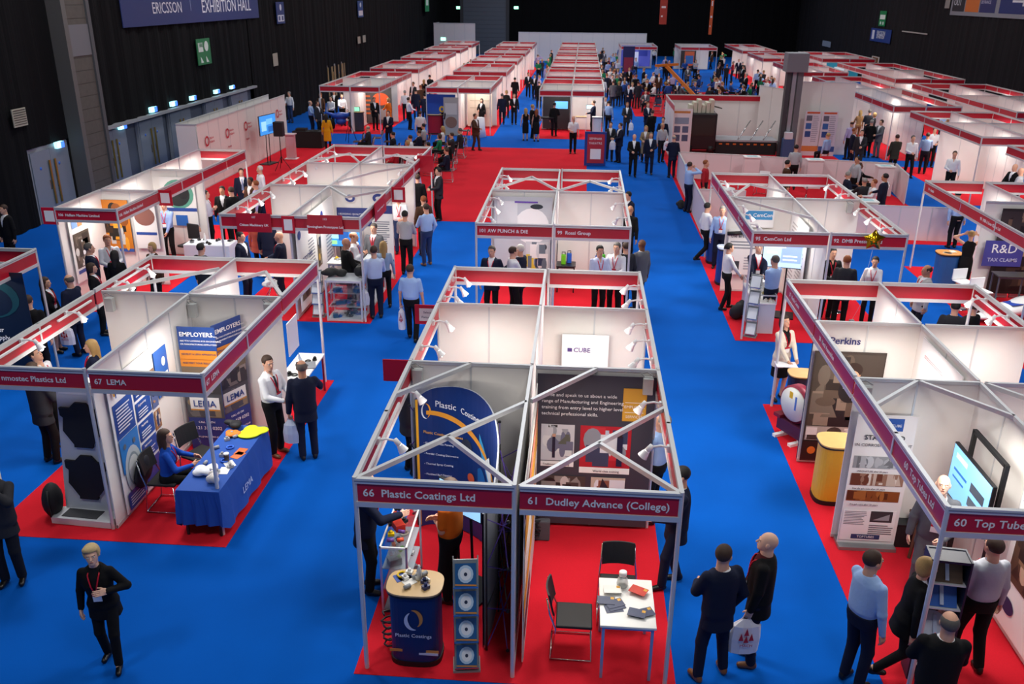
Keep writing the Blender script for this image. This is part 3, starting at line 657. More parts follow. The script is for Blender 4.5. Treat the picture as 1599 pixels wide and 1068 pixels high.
HAIRC = {'blk': '15110F', 'brn': '3A261A', 'fair': 'A88754', 'grey': '8F8B86', 'ginger': '8A4A22', 'white': 'CFCBC5', 'gdark': '55504C'}
_PT = {}; PEOPLE = []
def slotset(o, mats):
    for i, m in enumerate(mats): o.material_slots[i].link = 'OBJECT'; o.material_slots[i].material = m
def person(label, px=None, py=None, face=0, top='suit', tc='15192A', bottom='trousers', bc=None, ic='E9EAEE', feet='stand', lh='down', rh='down', hair='short', hc='brn', skin='l',
           female=False, belly=0.3, lean=0.0, hyaw=0, hpitch=0, twist=0, H=1.76, h=.013, lan=None, tie=None, shoe='14110F', seat=None, xy=None, group=None, z=0.006, side=0, headz=None):
    key = (feet, lh, rh, top, bottom, female, belly, round(lean, 2), round(math.radians(hyaw), 2), round(math.radians(hpitch), 2), round(math.radians(twist), 2), hair, h, seat, side)
    if key not in _PT: _PT[key] = build_template(key)
    t = _PT[key]; sc = H/1.76
    if xy is None:
        hz = headz or ((1.76 if not seat else 1.35)*sc+z); xy = G(px, py, hz)
        hd = t['T'](0, 0, .7) if (abs(lean) > .05) else None
        if hd is not None:
            a = math.radians(-face); ox, oy = hd[0]*sc, hd[1]*sc; xy = (xy[0]-(ox*math.cos(a)-oy*math.sin(a)), xy[1]-(ox*math.sin(a)+oy*math.cos(a)))
    bc = bc or tc; sk = M(SKIN[skin], .5, spec=.3); fab = lambda c: M(c, .85, noise=.1, scale=7, spec=.2, bump=.9)
    o = bpy.data.objects.new('person', t['body']); COL.objects.link(o); o.location = (xy[0], xy[1], z); o.rotation_euler = (0, 0, math.radians(-face)); o.scale = (sc, sc, sc)
    tag(o, label, 'person', group); slotset(o, [sk, M('E8E6E2', .3), M('1C1410', .5), M('A5564C', .5), M(shoe, .4)])
    def part(nm, me, c):
        q = bpy.data.objects.new(nm, me); COL.objects.link(q); q.parent = o
        if c is not None: slotset(q, [c])
        return q
    part({'suit': 'jacket', 'coat': 'coat', 'shirt': 'shirt', 'tee': 'shirt', 'dress': 'dress'}[top], t['top'], fab(tc))
    if 'shirt' in t: part('shirt', t['shirt'], fab(ic))
    if 'collar' in t: part('collar', t['collar'], fab(tc))
    if 'bottom' in t: part({'trousers': 'trousers', 'skirt': 'skirt', 'dress': 'skirt'}[bottom], t['bottom'], fab(bc))
    if hair: part('hair', t['hair'], M(HAIRC.get(hc, hc), .7, noise=.2, scale=60))
    if h <= .022:
        if 'shoe_me' not in t: t['shoe_me'] = [mk_mesh('shoe', [s + (0,)], 1) for s in t['shoes']]
        for s in t['shoe_me']: part('shoe', s, M(shoe, .35))
    if lan is None: lan = h <= .022
    if lan and 'lanyard' in t: part('lanyard', t['lanyard'], None); part('badge', t['badge'], None)
    if tie and 'tie' in t:
        mb = MB(); mb.v = list(t['tie'].v); mb.f = list(t['tie'].f); mb.m = [0]*len(mb.f); mb.sm = [False]*len(mb.f); mb.mats = [M(tie, .5)]; part('tie', mb.mesh('tie'), None)
    a = math.radians(-face); MW = Matrix.Translation((xy[0], xy[1], z)) @ Matrix.Rotation(a, 4, 'Z') @ Matrix.Scale(sc, 4)
    hw = {}
    for sd in (-1, 1):
        A, w = t['hands'][sd]; hw[sd] = MW @ Vector((w+A@V3(-sd*.02, .01, -.085)).tolist())
    PEOPLE.append((xy[0], xy[1])); return dict(o=o, hand=hw, xy=xy, a=a, MW=MW)
# ---------------------------------------------------------------- helpers that find wall points
def WX(px, py, x):
    d = _f + _ra*((px-799.5)/CAM_F) + _ub*((534-py)/CAM_F); t = x/d.x; return d.y*t, CAM_H+d.z*t
def WY(px, py, y):
    d = _f + _ra*((px-799.5)/CAM_F) + _ub*((534-py)/CAM_F); t = y/d.y; return d.x*t, CAM_H+d.z*t
RX = {'S': 0, 'N': PI, 'E': PI/2, 'W': -PI/2}     # the way a panel faces
def board(name, label, cat, x, y, z, w, h, face, bg='F2F1EE', items=(), texts=(), th=.012, tilt=0.0, group=None, frame=None, emit=0, loc_rz=None, legs=False):
    """flat printed board: centre x,y, bottom z; print items (x, y, w, h, colour[, kind]) in 0..1 of the board"""
    rz = RX[face] if isinstance(face, str) else math.radians(face)
    r = thing(name, label, cat, (x, y, z), rz, group)
    mb = MB(); mb.box(-w/2, 0, 0, w/2, th, h, M(bg, .45, emit=emit) if not frame else M(frame, .4))
    if frame: mb.box(-w/2+.02, -.003, .02, w/2-.02, 0, h-.02, M(bg, .35, emit=emit))
    if legs:
        mb.box(-w/2, -.12, -0.0, w/2, .16, .05, ALUD)
    mb.build('panel', r)
    if items:
        mb = MB()
        for i, it in enumerate(items):
            a, b, c, d, col = it[:5]; k = it[5] if len(it) > 5 else 'r'; m = M(col, .45, emit=emit); o = -.004-.0012*(i+1)
            x0, z0, ww, hh = -w/2+a*w, b*h, c*w, d*h
            if k == 'r': mb.box(x0, o, z0, x0+ww, o+.001, z0+hh, m)
            elif k == 'e': n = 20; vs = [(x0+ww/2+ww/2*math.cos(2*PI*j/n), o, z0+hh/2+hh/2*math.sin(2*PI*j/n)) for j in range(n)]; mb.add(vs, [tuple(range(n))], m)
            elif k == 'l':   # lines of fine print
                nl = it[6] if len(it) > 6 else max(2, int(hh/.045)); rr = random.Random(int(a*1000+b*777+nl))
                for j in range(nl): zz = z0+hh*(1-(j+.6)/nl); mb.box(x0, o, zz, x0+ww*rr.uniform(.72, 1), o+.001, zz+hh/nl*.42, m)
            elif k == 't': mb.add([(x0, o, z0), (x0+ww, o, z0), (x0, o, z0+hh)], [(0, 1, 2)], m)
            elif k == 'T': mb.add([(x0, o, z0), (x0+ww, o, z0), (x0+ww, o, z0+hh)], [(0, 1, 2)], m)
            elif k == 'p':   # photograph-like patchwork of tones
                rr = random.Random(int(a*991+b*313)+len(items)); cols = it[6]; nx, nz = it[7] if len(it) > 7 else (5, 4)
                mb.box(x0, o, z0, x0+ww, o+.001, z0+hh, M(cols[0], .45, emit=emit))
                for j in range(int(nx*nz*.8)):
                    mm = M(rr.choice(cols), .45, emit=emit); cw, chh = ww*rr.uniform(.8, 2.4)/nx, hh*rr.uniform(.8, 2.4)/nz; cw, chh = min(cw, ww), min(chh, hh)
                    ax_, az_ = x0+rr.uniform(0, ww-cw), z0+rr.uniform(0, hh-chh); oo = o-.00006*(j+1); t_ = rr.random()
                    if t_ < .45: mb.add([(ax_, oo, az_), (ax_+cw, oo, az_), (ax_+cw, oo, az_+chh), (ax_, oo, az_+chh)], [(0, 1, 2, 3)], mm)
                    elif t_ < .8: mb.add([(ax_+cw*(.5+.5*math.cos(q*PI/6)), oo, az_+chh*(.5+.5*math.sin(q*PI/6))) for q in range(12)], [tuple(range(12))], mm)
                    else: mb.add([(ax_, oo, az_), (ax_+cw, oo, az_), (ax_+cw*rr.random(), oo, az_+chh)], [(0, 1, 2)], mm)
        mb.build('print', r)
    for t in texts:
        s, a, b, sz, col = t[:5]; al = t[5] if len(t) > 5 else 'LEFT'
        text(s, sz, M(col, .5, emit=emit), r, (-w/2+a*w, -(.009+.0012*len(items)), b*h), (PI/2, 0, 0), align=al, bold=.0015 if sz > .09 else 0)
    if tilt: r.rotation_euler = (tilt, 0, rz)
    return r
def spotlight(x, y, z, aim, label, on=True, grp='white arm spotlights clipped along the stand rails'):
    r = thing('spotlight', label, 'spotlight', (x, y, z), math.atan2(-aim[0], aim[1]), grp)
    MB().tube([(0, 0, 0), (0, .1, .02), (0, .2, .0)], .014, WHT, n=6).box(-.03, -.02, -.05, .03, .03, .03, WHT).build('arm', r)
    MB().tube([(0, .2, .02), (0, .25, -.05)], [.028, .034], WHT, n=10).tube([(0, .25, -.05), (0, .30, -.13)], [.034, .062], WHT, n=12, cap=False).build('lamp_head', r)
    MB().ball((0, .29, -.115), .035, BULB).build('bulb', r)
    return r
def spots(x0, y0, x1, y1, n, aim, where, e=0):
    for i in range(n):
        t = (i+.5)/n; x, y = x0+(x1-x0)*t, y0+(y1-y0)*t
        spotlight(x, y, 2.42, aim, 'white arm spotlight, %s of %d along %s' % ((ordn(i) if n > 1 else 'one'), n, where))
def track(x0, y0, x1, y1, label):
    return tag(MB().beam((x0, y0, 2.39), (x1, y1, 2.39), .03, .03, WHT).beam((x0, y0, 2.373), (x1, y1, 2.373), .012, .006, BLACK).build('light_track'), label, 'light track')
for (x, y0, y1, n, ax, w) in ((XC[0]+.05, 8.2, 10.8, 2, 1, 'the plastic coatings side rail'), (XC[0]+.05, 11.2, 13.3, 2, 1, 'the left rail behind plastic coatings'), (XC[0]+.05, 13.7, 15.3, 3, 1, 'the rear left rail of the front middle island'),
                         (XC[2]-.05, 8.4, 10.7, 2, -1, 'the college side rail'), (XC[2]-.05, 11.2, 13.3, 3, -1, 'the right rail behind the college'), (XC[2]-.05, 13.7, 15.3, 2, -1, 'the rear right rail of the front middle island'),
                         (XC[0]+.05, 19.2, 22.2, 3, 1, 'the Punch & Die side rail'), (XC[2]-.05, 19.2, 22.2, 2, -1, 'the Rossi side rail'), (XC[2]-.05, 22.8, 25.2, 2, -1, 'the rear Rossi rail'), (XC[0]+.05, 22.8, 25.2, 2, 1, 'the rear Punch & Die rail'),
                         (XL[0]+.05, 10.8, 13.2, 2, 1, 'the left rail of the mostec stand'), (XL[0]+.05, 13.8, 15.4, 2, 1, 'the rear left rail of the LEMA island'),
                         (XL[0]+.05, 19.6, 22.2, 3, 1, 'the Citizen Machinery rail'), (XL[0]+.05, 22.9, 28.5, 5, 1, 'the long rear rail behind Citizen Machinery'), (XL[2]-.05, 23, 28.5, 4, -1, 'the long rail behind Birmingham Prototypes'),
                         (XR[0]+.05, 19.2, 22, 3, 1, 'the CemCon side rail'), (XR[0]+.05, 22.6, 25.2, 2, 1, 'the rear CemCon rail'), (XR[2]-.05, 19.2, 22, 3, -1, 'the DMB side rail'), (XR[2]-.05, 22.6, 25, 2, -1, 'the rear DMB rail'),
                         (XR[2]-.05, 13.5, 15.2, 2, -1, 'the rear right rail of the Top Tubes island')):
    spots(x, y0, x, y1, n, (ax, 0), w)
track(XC[0]+.09, 8.1, XC[0]+.09, 9.9, 'thin track under the plastic coatings side rail'); track(XL[0]+.09, 10.6, XL[0]+.09, 12.1, 'thin track nearest on the mostec left rail')
track(XL[0]+.09, 12.3, XL[0]+.09, 13.3, 'thin track further along the mostec left rail'); track(XL[0]+.09, 14, XL[0]+.09, 15.4, 'thin track on the rear left rail of the LEMA island')
track(XR[2]-.09, 19.1, XR[2]-.09, 21.6, 'thin track on the DMB side rail'); track(XR[2]-.09, 13.5, XR[2]-.09, 15.1, 'thin track on the rear right rail of the Top Tubes island')
# grey power boxes on the wall tops
def powerbox(x, y, label, z=2.3):
    r = thing('power_box', label, 'power box', (x, y, z), 0, 'grey power boxes on wall tops')
    MB().box(-.07, -.05, -.12, .07, .05, .12, M('B9BBB8', .5)).build('casing', r, bevel=.01)
    MB().tube([(-.05, 0, .12), (-.1, .02, .17), (-.02, 0, .2), (.05, -.02, .16), (.08, 0, .14)], .008, GREY, n=5).build('cable', r)
powerbox(XC[0]+.14, 10.93, 'grey power box at the back left corner of the plastic coatings stand'); powerbox(XC[2]-.16, 10.93, 'grey power box at the back right corner of the college stand')
powerbox(XL[0]+.35, 13.4, 'grey power box where the mostec left rail meets the partition'); powerbox(XL[2]-.2, 13.38, 'grey power box at the right end of the LEMA back wall'); powerbox(XR[0]+.14, 10.93, 'grey power box at the back left corner of Top Tubes')
powerbox(XL[1]+.12, 13.38, 'grey power box on the divider behind LEMA', 2.25); powerbox(XR[2]-.3, 22.15, 'grey power box on the back wall of the DMB stand')
# ---------------------------------------------------------------- furniture
def chair(x, y, rz, label, kind='black', group=None, z=.006):
    cols = {'black': ('17181B', CHROME), 'maroon': ('3D1A24', M('B9BBC0', .3, .8)), 'white': ('ECECEE', CHROME), 'blue': ('1D2A50', M('9A9CA2', .3, .8))}[kind]
    key = ('chair', kind)
    if key not in _TC:
        r = thing('chair', label, 'chair'); c = M(cols[0], .6)
        MB().box(-.22, -.2, .44, .22, .22, .48, c).build('seat', r, bevel=.015)
        mb = MB()
        for i in range(6):
            a0, a1 = -.2+.4*i/6, -.2+.4*(i+1)/6; f = lambda t: -.27+.9*t*t
            mb.add([(a0, f(a0), .6), (a1, f(a1), .6), (a1, f(a1)-.06, .88), (a0, f(a0)-.06, .88), (a0, f(a0)+.02, .6), (a1, f(a1)+.02, .6), (a1, f(a1)-.04, .88), (a0, f(a0)-.04, .88)], [(0, 3, 2, 1), (4, 5, 6, 7), (3, 7, 6, 2), (0, 1, 5, 4), (0, 4, 7, 3), (1, 2, 6, 5)], c)
        mb.build('backrest', r)
        for s in (-1, 1):
            MB().tube([(s*.23, .2, .44), (s*.24, .22, .02), (s*.24, -.25, .02), (s*.23, -.2, .44), (s*.21, -.27, .62), (s*.2, -.31, .84)], .011, cols[1], n=6).build('frame', r)
        MB().tube([(-.24, -.25, .02), (.24, -.25, .02)], .011, cols[1], n=6).build('stretcher', r)
        _TC[key] = r; r.location = (x, y, z); r.rotation_euler = (0, 0, rz); tag(r, label, 'chair', group); return r
    return copy_tree(_TC[key], loc=(x, y, z), rz=rz, label=label, group=group or _TC[key].get('group', 'chairs'))
def table(x, y, w, d, h, label, top='EEEFEA', leg='9AB0D8', rz=0, shape='rect', legs=4, cat='table', th=.03):
    r = thing('table', label, cat, (x, y, .006), rz)
    if shape == 'rect':
        MB().box(-w/2, -d/2, h-th, w/2, d/2, h, M(top, .35)).build('tabletop', r, bevel=.006)
        for sx in (-1, 1):
            for sy in (-1, 1): MB().box(sx*(w/2-.04)-.016, sy*(d/2-.04)-.016, 0, sx*(w/2-.04)+.016, sy*(d/2-.04)+.016, h-th, M(leg, .35, .3)).build('leg', r)
        MB().box(-w/2+.03, -d/2+.03, h-th-.04, w/2-.03, -d/2+.05, h-th, M(leg, .35, .3)).build('rail', r)
    else:
        MB().lathe([(0, h-th), (w/2, h-th), (w/2, h), (0, h)], M(top, .35), n=28).build('tabletop', r)
        MB().tube([(0, 0, .02), (0, 0, h-th)], .03, CHROME).build('pedestal', r); MB().lathe([(0, 0), (.2, 0), (.18, .015), (0, .02)], CHROME).build('base', r)
    return r
def counter(x, y, label, w=.62, d=.42, h=1.0, body='14275C', top='C9A877', rz=0, logo=True, swoosh=False, foot=True, name='promotional_counter', bulge=.2):
    r = thing(name, label, 'counter', (x, y, .006), rz); n = 28; pts = []
    for i in range(n):
        a = 2*PI*i/n; c_, s_ = math.cos(a), math.sin(a); e = 2/3.2
        pts.append((math.copysign(abs(c_)**e, c_)*w/2, math.copysign(abs(s_)**e, s_)*d/2))
    sc = lambda k: [(a*k, b*k) for a, b in pts]
    MB().prism(sc(.96), .06, h-.05, M(body, .45)).build('body', r)
    MB().prism(sc(1.0), 0, .07, BLACK).build('base', r); MB().prism(sc(1.06), h-.05, h-.02, BLACK).prism(sc(1.07), h-.02, h, M(top, .4, noise=.08, scale=9)).build('top', r)
    if swoosh:
        mb = MB(); yb = -d/2*.97-.004
        for cx_, col, a0, a1, r0, flip in ((.02, 'D08A3C', -70, 110, .115, 1), (-.0, 'C9CFE6', 110, 290, .12, 1)):
            vs = []; k = 14
            for i in range(k+1):
                t = i/k; a = math.radians(a0+(a1-a0)*t); wd = .05*math.sin(PI*t)+.003
                for rr in (r0-wd, r0+.004): vs.append((cx_+rr*.8*math.cos(a), yb, .66+(-.02 if col[0] == 'C' else .02)+rr*math.sin(a)))
            mb.add(vs, [(2*i, 2*i+1, 2*i+3, 2*i+2) for i in range(k)], M(col, .4))
        mb.box(-w*.47, yb+.014, .2, w*.47, yb+.018, .235, M('D08A3C', .4)).box(-w*.05, yb+.008, .17, w*.46, yb+.014, .2, M('C9CFE6', .4)).build('emblem', r)
        text('Plastic Coatings', .066, M('D8DCEC', .4), r, (0, yb, .44), align='CENTER'); text('the coating specialists', .02, M('6B7BB0', .4), r, (0, yb, .36), align='CENTER') if False else None
    return r
def scatter(x0, y0, x1, y1, z, spec, where, seed=1):
    """small exhibits standing on a counter, each a thing of its own"""
    rr = random.Random(seed)
    for i, (kind, cname, col, n) in enumerate(spec):
        for j in range(n):
            x, y = rr.uniform(x0, x1), rr.uniform(y0, y1); c = M(col, .4)
            lab = '%s %s on %s%s' % (cname, kind.replace('_', ' '), where, '' if n == 1 else '')
            if kind == 'tube_sample': mb = MB().tube([(0, -.04, .025), (0, .04, .025)], .025, c, n=10)
            elif kind == 'leaflet': mb = MB().box(-.1, -.07, 0, .1, .07, .004, c)
            elif kind == 'block_sample': mb = MB().box(-.04, -.03, 0, .04, .03, .04, c).tube([(0, 0, .04), (0, 0, .07)], .02, c, n=8)
            elif kind == 'bottle': mb = MB().lathe([(0, 0), (.03, 0), (.03, .13), (.012, .17), (.012, .2), (0, .2)], c, n=10)
            elif kind == 'cup': mb = MB().lathe([(0, 0), (.03, 0), (.038, .1), (0, .1)], c, n=10)
            elif kind == 'box': mb = MB().box(-.08, -.06, 0, .08, .06, .09, c)
            elif kind == 'ring_sample': mb = MB().tube([(.05*math.cos(a*PI/5), .05*math.sin(a*PI/5), .015) for a in range(11)], .012, c, n=6)
            elif kind == 'laptop': mb = MB().box(-.16, -.11, 0, .16, .11, .018, c).add([(-.16, .11, .018), (.16, .11, .018), (.16, .18, .22), (-.16, .18, .22)], [(0, 1, 2, 3)], M('9FB8D8', .3)).add([(-.16, .115, .016), (.16, .115, .016), (.16, .185, .22), (-.16, .185, .22)], [(3, 2, 1, 0)], c)
            else: mb = MB().box(-.05, -.05, 0, .05, .05, .05, c)
            o = mb.build(kind); o.location = (x, y, z); o.rotation_euler = (0, 0, rr.uniform(0, 6.28))
            tag(o, lab, kind.replace('_', ' '), ('%s %ss on %s' % (cname, kind.replace('_', ' '), where)) if n > 1 else None)
def tv(x, y, z, w, label, face, tilt=0, content=(), bg='9FC0E8', stand_h=None, frame='16171A', texts=(), h=None):
    rz = RX[face] if isinstance(face, str) else math.radians(face); h = h or w*.57
    r = thing('display_screen', label, 'screen', (x, y, z), rz)
    MB().box(-w/2, 0, 0, w/2, .05, h, M(frame, .3)).build('casing', r, bevel=.006)
    mb = MB(); mb.box(-w/2+.02, -.003, .02, w/2-.02, 0, h-.02, M(bg, .2, emit=1.0))
    for i, (a, b, c, d, col) in enumerate(content): mb.box(-w/2+.02+a*(w-.04), -.005-.001*i, .02+b*(h-.04), -w/2+.02+(a+c)*(w-.04), -.004-.001*i, .02+(b+d)*(h-.04), M(col, .2, emit=1.0))
    mb.build('picture', r)
    for t in texts: text(t[0], t[3], M(t[4], .3, emit=1.0), r, (-w/2+t[1]*w, -.014, t[2]*h))
    if stand_h is not None:
        MB().tube([(-.12, .06, .3-0*z), (-.12, .1, -z+.05)], .018, BLACK).tube([(.12, .06, .3), (.12, .1, -z+.05)], .018, BLACK).build('stand_pole', r)
        MB().box(-.4, -.15, -z+.006, .4, .35, -z+.04, BLACK).build('stand_base', r)
    return r
# ================================================================ PLASTIC COATINGS stand
def popup():
    r = thing('popup_display', 'tall curved navy popup display with Plastic Coatings lettering and orange arc', 'display', (0, 0, .006))
    path = [(-2.12, 10.72), (-1.9, 10.80), (-1.55, 10.72), (-1.25, 10.5), (-1.02, 10.15), (-.90, 9.7), (-.86, 9.2), (-.87, 8.7), (-.93, 8.25)]
    tops = [2.05, 2.18, 2.26, 2.28, 2.22, 2.1, 1.98, 1.9, 1.88]
    def cr(P, n=4):
        out = []
        for i in range(len(P)-1):
            p0, p1, p2, p3 = [np.array(P[max(0, min(len(P)-1, j))], float) for j in (i-1, i, i+1, i+2)]
            for k in range(n): t = k/n; out.append(.5*((2*p1)+(-p0+p2)*t+(2*p0-5*p1+4*p2-p3)*t*t+(-p0+3*p1-3*p2+p3)*t**3))
        out.append(np.array(P[-1], float)); return out
    q = cr([(a, b, c) for (a, b), c in zip(path, tops)]); n = len(q)
    nrm = []
    for i in range(n):
        d = q[min(i+1, n-1)]-q[max(i-1, 0)]; d = d[:2]/np.linalg.norm(d[:2]); nrm.append(np.array([-d[1], d[0]]))   # outward (back)
    L = [0]
    for i in range(1, n): L.append(L[-1]+np.linalg.norm(q[i][:2]-q[i-1][:2]))
    T = L[-1]
    mb = MB(); back = M('8E939B', .7); nv = M('14306E', .4); nv2 = M('2A1A52', .4)
    vs = []
    for i in range(n):
        o = nrm[i]*.02; vs += [(q[i][0], q[i][1], .02), (q[i][0], q[i][1], q[i][2]), (q[i][0]+o[0], q[i][1]+o[1], .02), (q[i][0]+o[0], q[i][1]+o[1], q[i][2])]
    for i in range(n-1):
        a, b = 4*i, 4*i+4
        mb.add([vs[a], vs[a+1], vs[b+1], vs[b]], [(0, 3, 2, 1)], nv if L[i] < T*.62 else nv2)
        mb.add([vs[a+2], vs[a+3], vs[b+3], vs[b+2]], [(0, 1, 2, 3)], back); mb.add([vs[a+1], vs[a+3], vs[b+3], vs[b+1]], [(0, 3, 2, 1)], back)
    mb.build('graphic_panel', r)
    def at(s, z, off=-.012):
        s = max(0, min(T-1e-6, s)); i = max(j for j in range(n) if L[j] <= s); i = min(i, n-2); t = (s-L[i])/(L[i+1]-L[i])
        p = q[i][:2]*(1-t)+q[i+1][:2]*t+nrm[i]*off; return (p[0], p[1], z)
    def patch(f0, f1, m, k=24, off=-.012):
        vs = [v for j in range(k+1) for v in (at(*f0(j/k), off), at(*f1(j/k), off))]
        return MB().add(vs, [(2*j, 2*j+1, 2*j+3, 2*j+2) for j in range(k)], m)
    patch(lambda t: (.0, .05+2.0*t), lambda t: (.035, .05+2.0*t), M('E3A62A', .4)).build('yellow_edge', r)
    patch(lambda t: (.15+1.55*t, 1.86-.8*t*t), lambda t: (.15+1.55*t, 1.80-.8*t*t-.03*math.sin(PI*t)), M('E39A2E', .4)).build('orange_arc', r)
    patch(lambda t: (1.05+.62*t, 1.5-1.1*t), lambda t: (1.05+.75*t, 1.72-1.0*t), M('3E9AD0', .4), off=-.010).build('light_blue_arc', r)
    patch(lambda t: (1.12+.5*t, 1.3-1.2*t*t), lambda t: (1.35+.35*t, 1.5-1.2*t), M('DDE6EA', .4), off=-.014).build('white_arc', r)
    patch(lambda t: (1.0+.9*t, .5+.2*math.sin(9*t)), lambda t: (1.0+.9*t, .9+.3*math.sin(7*t+1)), M('1E62A8', .4), off=-.009).build('blue_glow', r)
    for c, a0, a1, R0, nm in (('E39A2E', -80, 100, .11, 'orange'), ('DDE3EE', 100, 280, .12, 'white')):
        mb = MB(); k = 12; vs = []
        for j in range(k+1):
            t = j/k; a = math.radians(a0+(a1-a0)*t); w = .035*math.sin(PI*t)
            vs += [at(.15+.6*(R0-w)*math.cos(a), 1.86+(R0-w)*math.sin(a), -.018), at(.15+.6*R0*math.cos(a), 1.86+R0*math.sin(a), -.018)]
        mb.add(vs, [(2*j, 2*j+1, 2*j+3, 2*j+2) for j in range(k)], M(c, .4)).build('%s_crescent' % nm, r)
    def tx(s, s0, z, size, col):
        p = at(s0, z, -.022); p2 = at(s0+len(s)*size*.52, z, -.022); rz = math.atan2(p2[1]-p[1], p2[0]-p[0]); return text(s, size, M(col, .4), r, p, (PI/2, 0, rz))
    tx('Plastic', .28, 1.97, .13, 'E9ECF4'); tx('Coatings', .68, 1.94, .125, 'E9ECF4')
    tx('Plastic Coating Processes', .1, 1.55, .058, 'E3A62A')
    for i, s in enumerate(('Electrophoretic Painting', 'Powder Coating Decorative', 'Thermal Spray Coating', 'Fluidised Bed Dipping', 'PTFE Coating', 'Electrostatic Powder Coating', 'Flocking')): tx('- '+s, .1, 1.38-.165*i, .042, 'DDE3F2')
    for s0, z, c, rr in ((.78, 1.42, '30343C', .1), (.86, .95, 'D05A24', .07), (.9, .7, 'E8E8E6', .055), (.88, .45, '6C7076', .05)):
        mb = MB(); vs = [at(s0+rr*math.cos(a*PI/8), z+rr*1.1*math.sin(a*PI/8), -.016) for a in range(16)]; mb.add(vs, [tuple(range(16))], M(c, .4)).build('product_photo', r)
    # purple scissor truss behind
    pur, blk = M('5B3FA6', .35), M('17181C', .5)
    cols = [0, n//5, 2*n//5, 3*n//5, 4*n//5, n-1]
    def nd(i, z, o=.04): p = q[i][:2]+nrm[i]*o; return Vector((p[0], p[1], z))
    zz = [.06, .62, 1.2, 1.82]
    for a, b in zip(cols[:-1], cols[1:]):
        for k in range(3):
            for o1, o2 in ((.05, .3), (.3, .05)):
                m_ = .05
                MB().tube([nd(a, zz[k], o1), nd(b, zz[k+1], o2)], .007, pur, n=5).build('truss_rod', r); MB().tube([nd(b, zz[k], o1), nd(a, zz[k+1], o2)], .007, blk if k % 2 else pur, n=5).build('truss_rod', r)
    for a in cols:
        MB().tube([nd(a, .02, .05), nd(a, 1.9, .05)], .012, blk, n=6).build('truss_upright', r)
        for z in zz: MB().ball(tuple(nd(a, z, .3)), .022, blk, 8, 5).build('truss_hub', r)
popup()
tv(-1.33, 9.35, 1.15, .72, 'large pale blue screen standing inside the Plastic Coatings stand', -35, bg='8FC4F0', content=((.1, .65, .5, .12, 'DDEEFA'), (.1, .3, .7, .05, '5A8CC8'), (.1, .2, .6, .05, '5A8CC8')), stand_h=1.1)
counter(-1.68, 8.14, 'navy rounded counter with beech top and Plastic Coatings swoosh', w=.6, d=.46, h=1.0, swoosh=True)
scatter(-1.86, 8.02, -1.5, 8.3, 1.006, (('leaflet', 'white ruled', 'E8E6DF', 1), ('bottle', 'clear glass', 'D5DCE0', 1), ('ring_sample', 'yellow', 'E8C21C', 1), ('block_sample', 'white moulded', 'E9E9E6', 4), ('leaflet', 'blue checked', '3A559E', 1), ('tube_sample', 'steel grey', '8B8F94', 3), ('block_sample', 'dark blue', '2A3566', 2)), 'the navy Plastic Coatings counter', 3)
# glass display case
r = thing('display_case', 'tall glass display case full of coated plastic samples beside the suited man', 'display case', (-2.08, 9.3, .006))
fr = M('C9C6D6', .3, .6)
for sx in (-.16, .16):
    for sy in (-.47, .47): MB().box(sx-.012, sy-.012, 0, sx+.012, sy+.012, .96, fr).build('upright', r)
for z in (.03, .34, .64): MB().box(-.15, -.46, z, .15, .46, z+.012, M('C5D3DC', .2, alpha=.6)).build('shelf', r)
MB().box(-.16, -.47, 0, .16, .47, .03, M('3B2A44', .5)).build('plinth', r)
mb = MB(); mb.box(-.17, -.48, .945, -.15, .48, .97, WHT).box(.15, -.48, .945, .17, .48, .97, WHT).box(-.17, -.48, .945, .17, -.46, .97, WHT).box(-.17, .46, .945, .17, .48, .97, WHT).build('top_frame', r)
MB().box(-.15, -.46, .95, .15, .46, .956, GLASS).build('glass_top', r); MB().box(-.155, -.474, .04, .155, -.47, .94, GLASS).build('glass_front', r)
for z, k in ((.046, 5), (.36, 6), (.66, 7)):
    scatter(-2.19, 8.88, -1.97, 9.72, z+.006, (('block_sample', 'white', 'EDEDEA', 2), ('tube_sample', 'orange', 'E86A1F', 1), ('box', 'grey', '7C8086', 1), ('ring_sample', 'cream', 'DCCFAE', 1), ('block_sample', 'black', '1B1B1E', 1), ('tube_sample', 'green', '6BD02B', 1)), 'the %s shelf of the glass case' % {5: 'lowest', 6: 'middle', 7: 'upper'}[k], k)
scatter(-2.2, 8.9, -1.97, 9.7, .964, (('ring_sample', 'bright green', '5CCB22', 1), ('tube_sample', 'orange striped', 'E8502A', 4), ('block_sample', 'black', '202124', 3), ('block_sample', 'yellow', 'F2D010', 1), ('box', 'red', 'D8341F', 1), ('block_sample', 'white', 'E9E9E6', 3), ('tube_sample', 'purple', '6A3F92', 2)), 'the glass case top', 11)
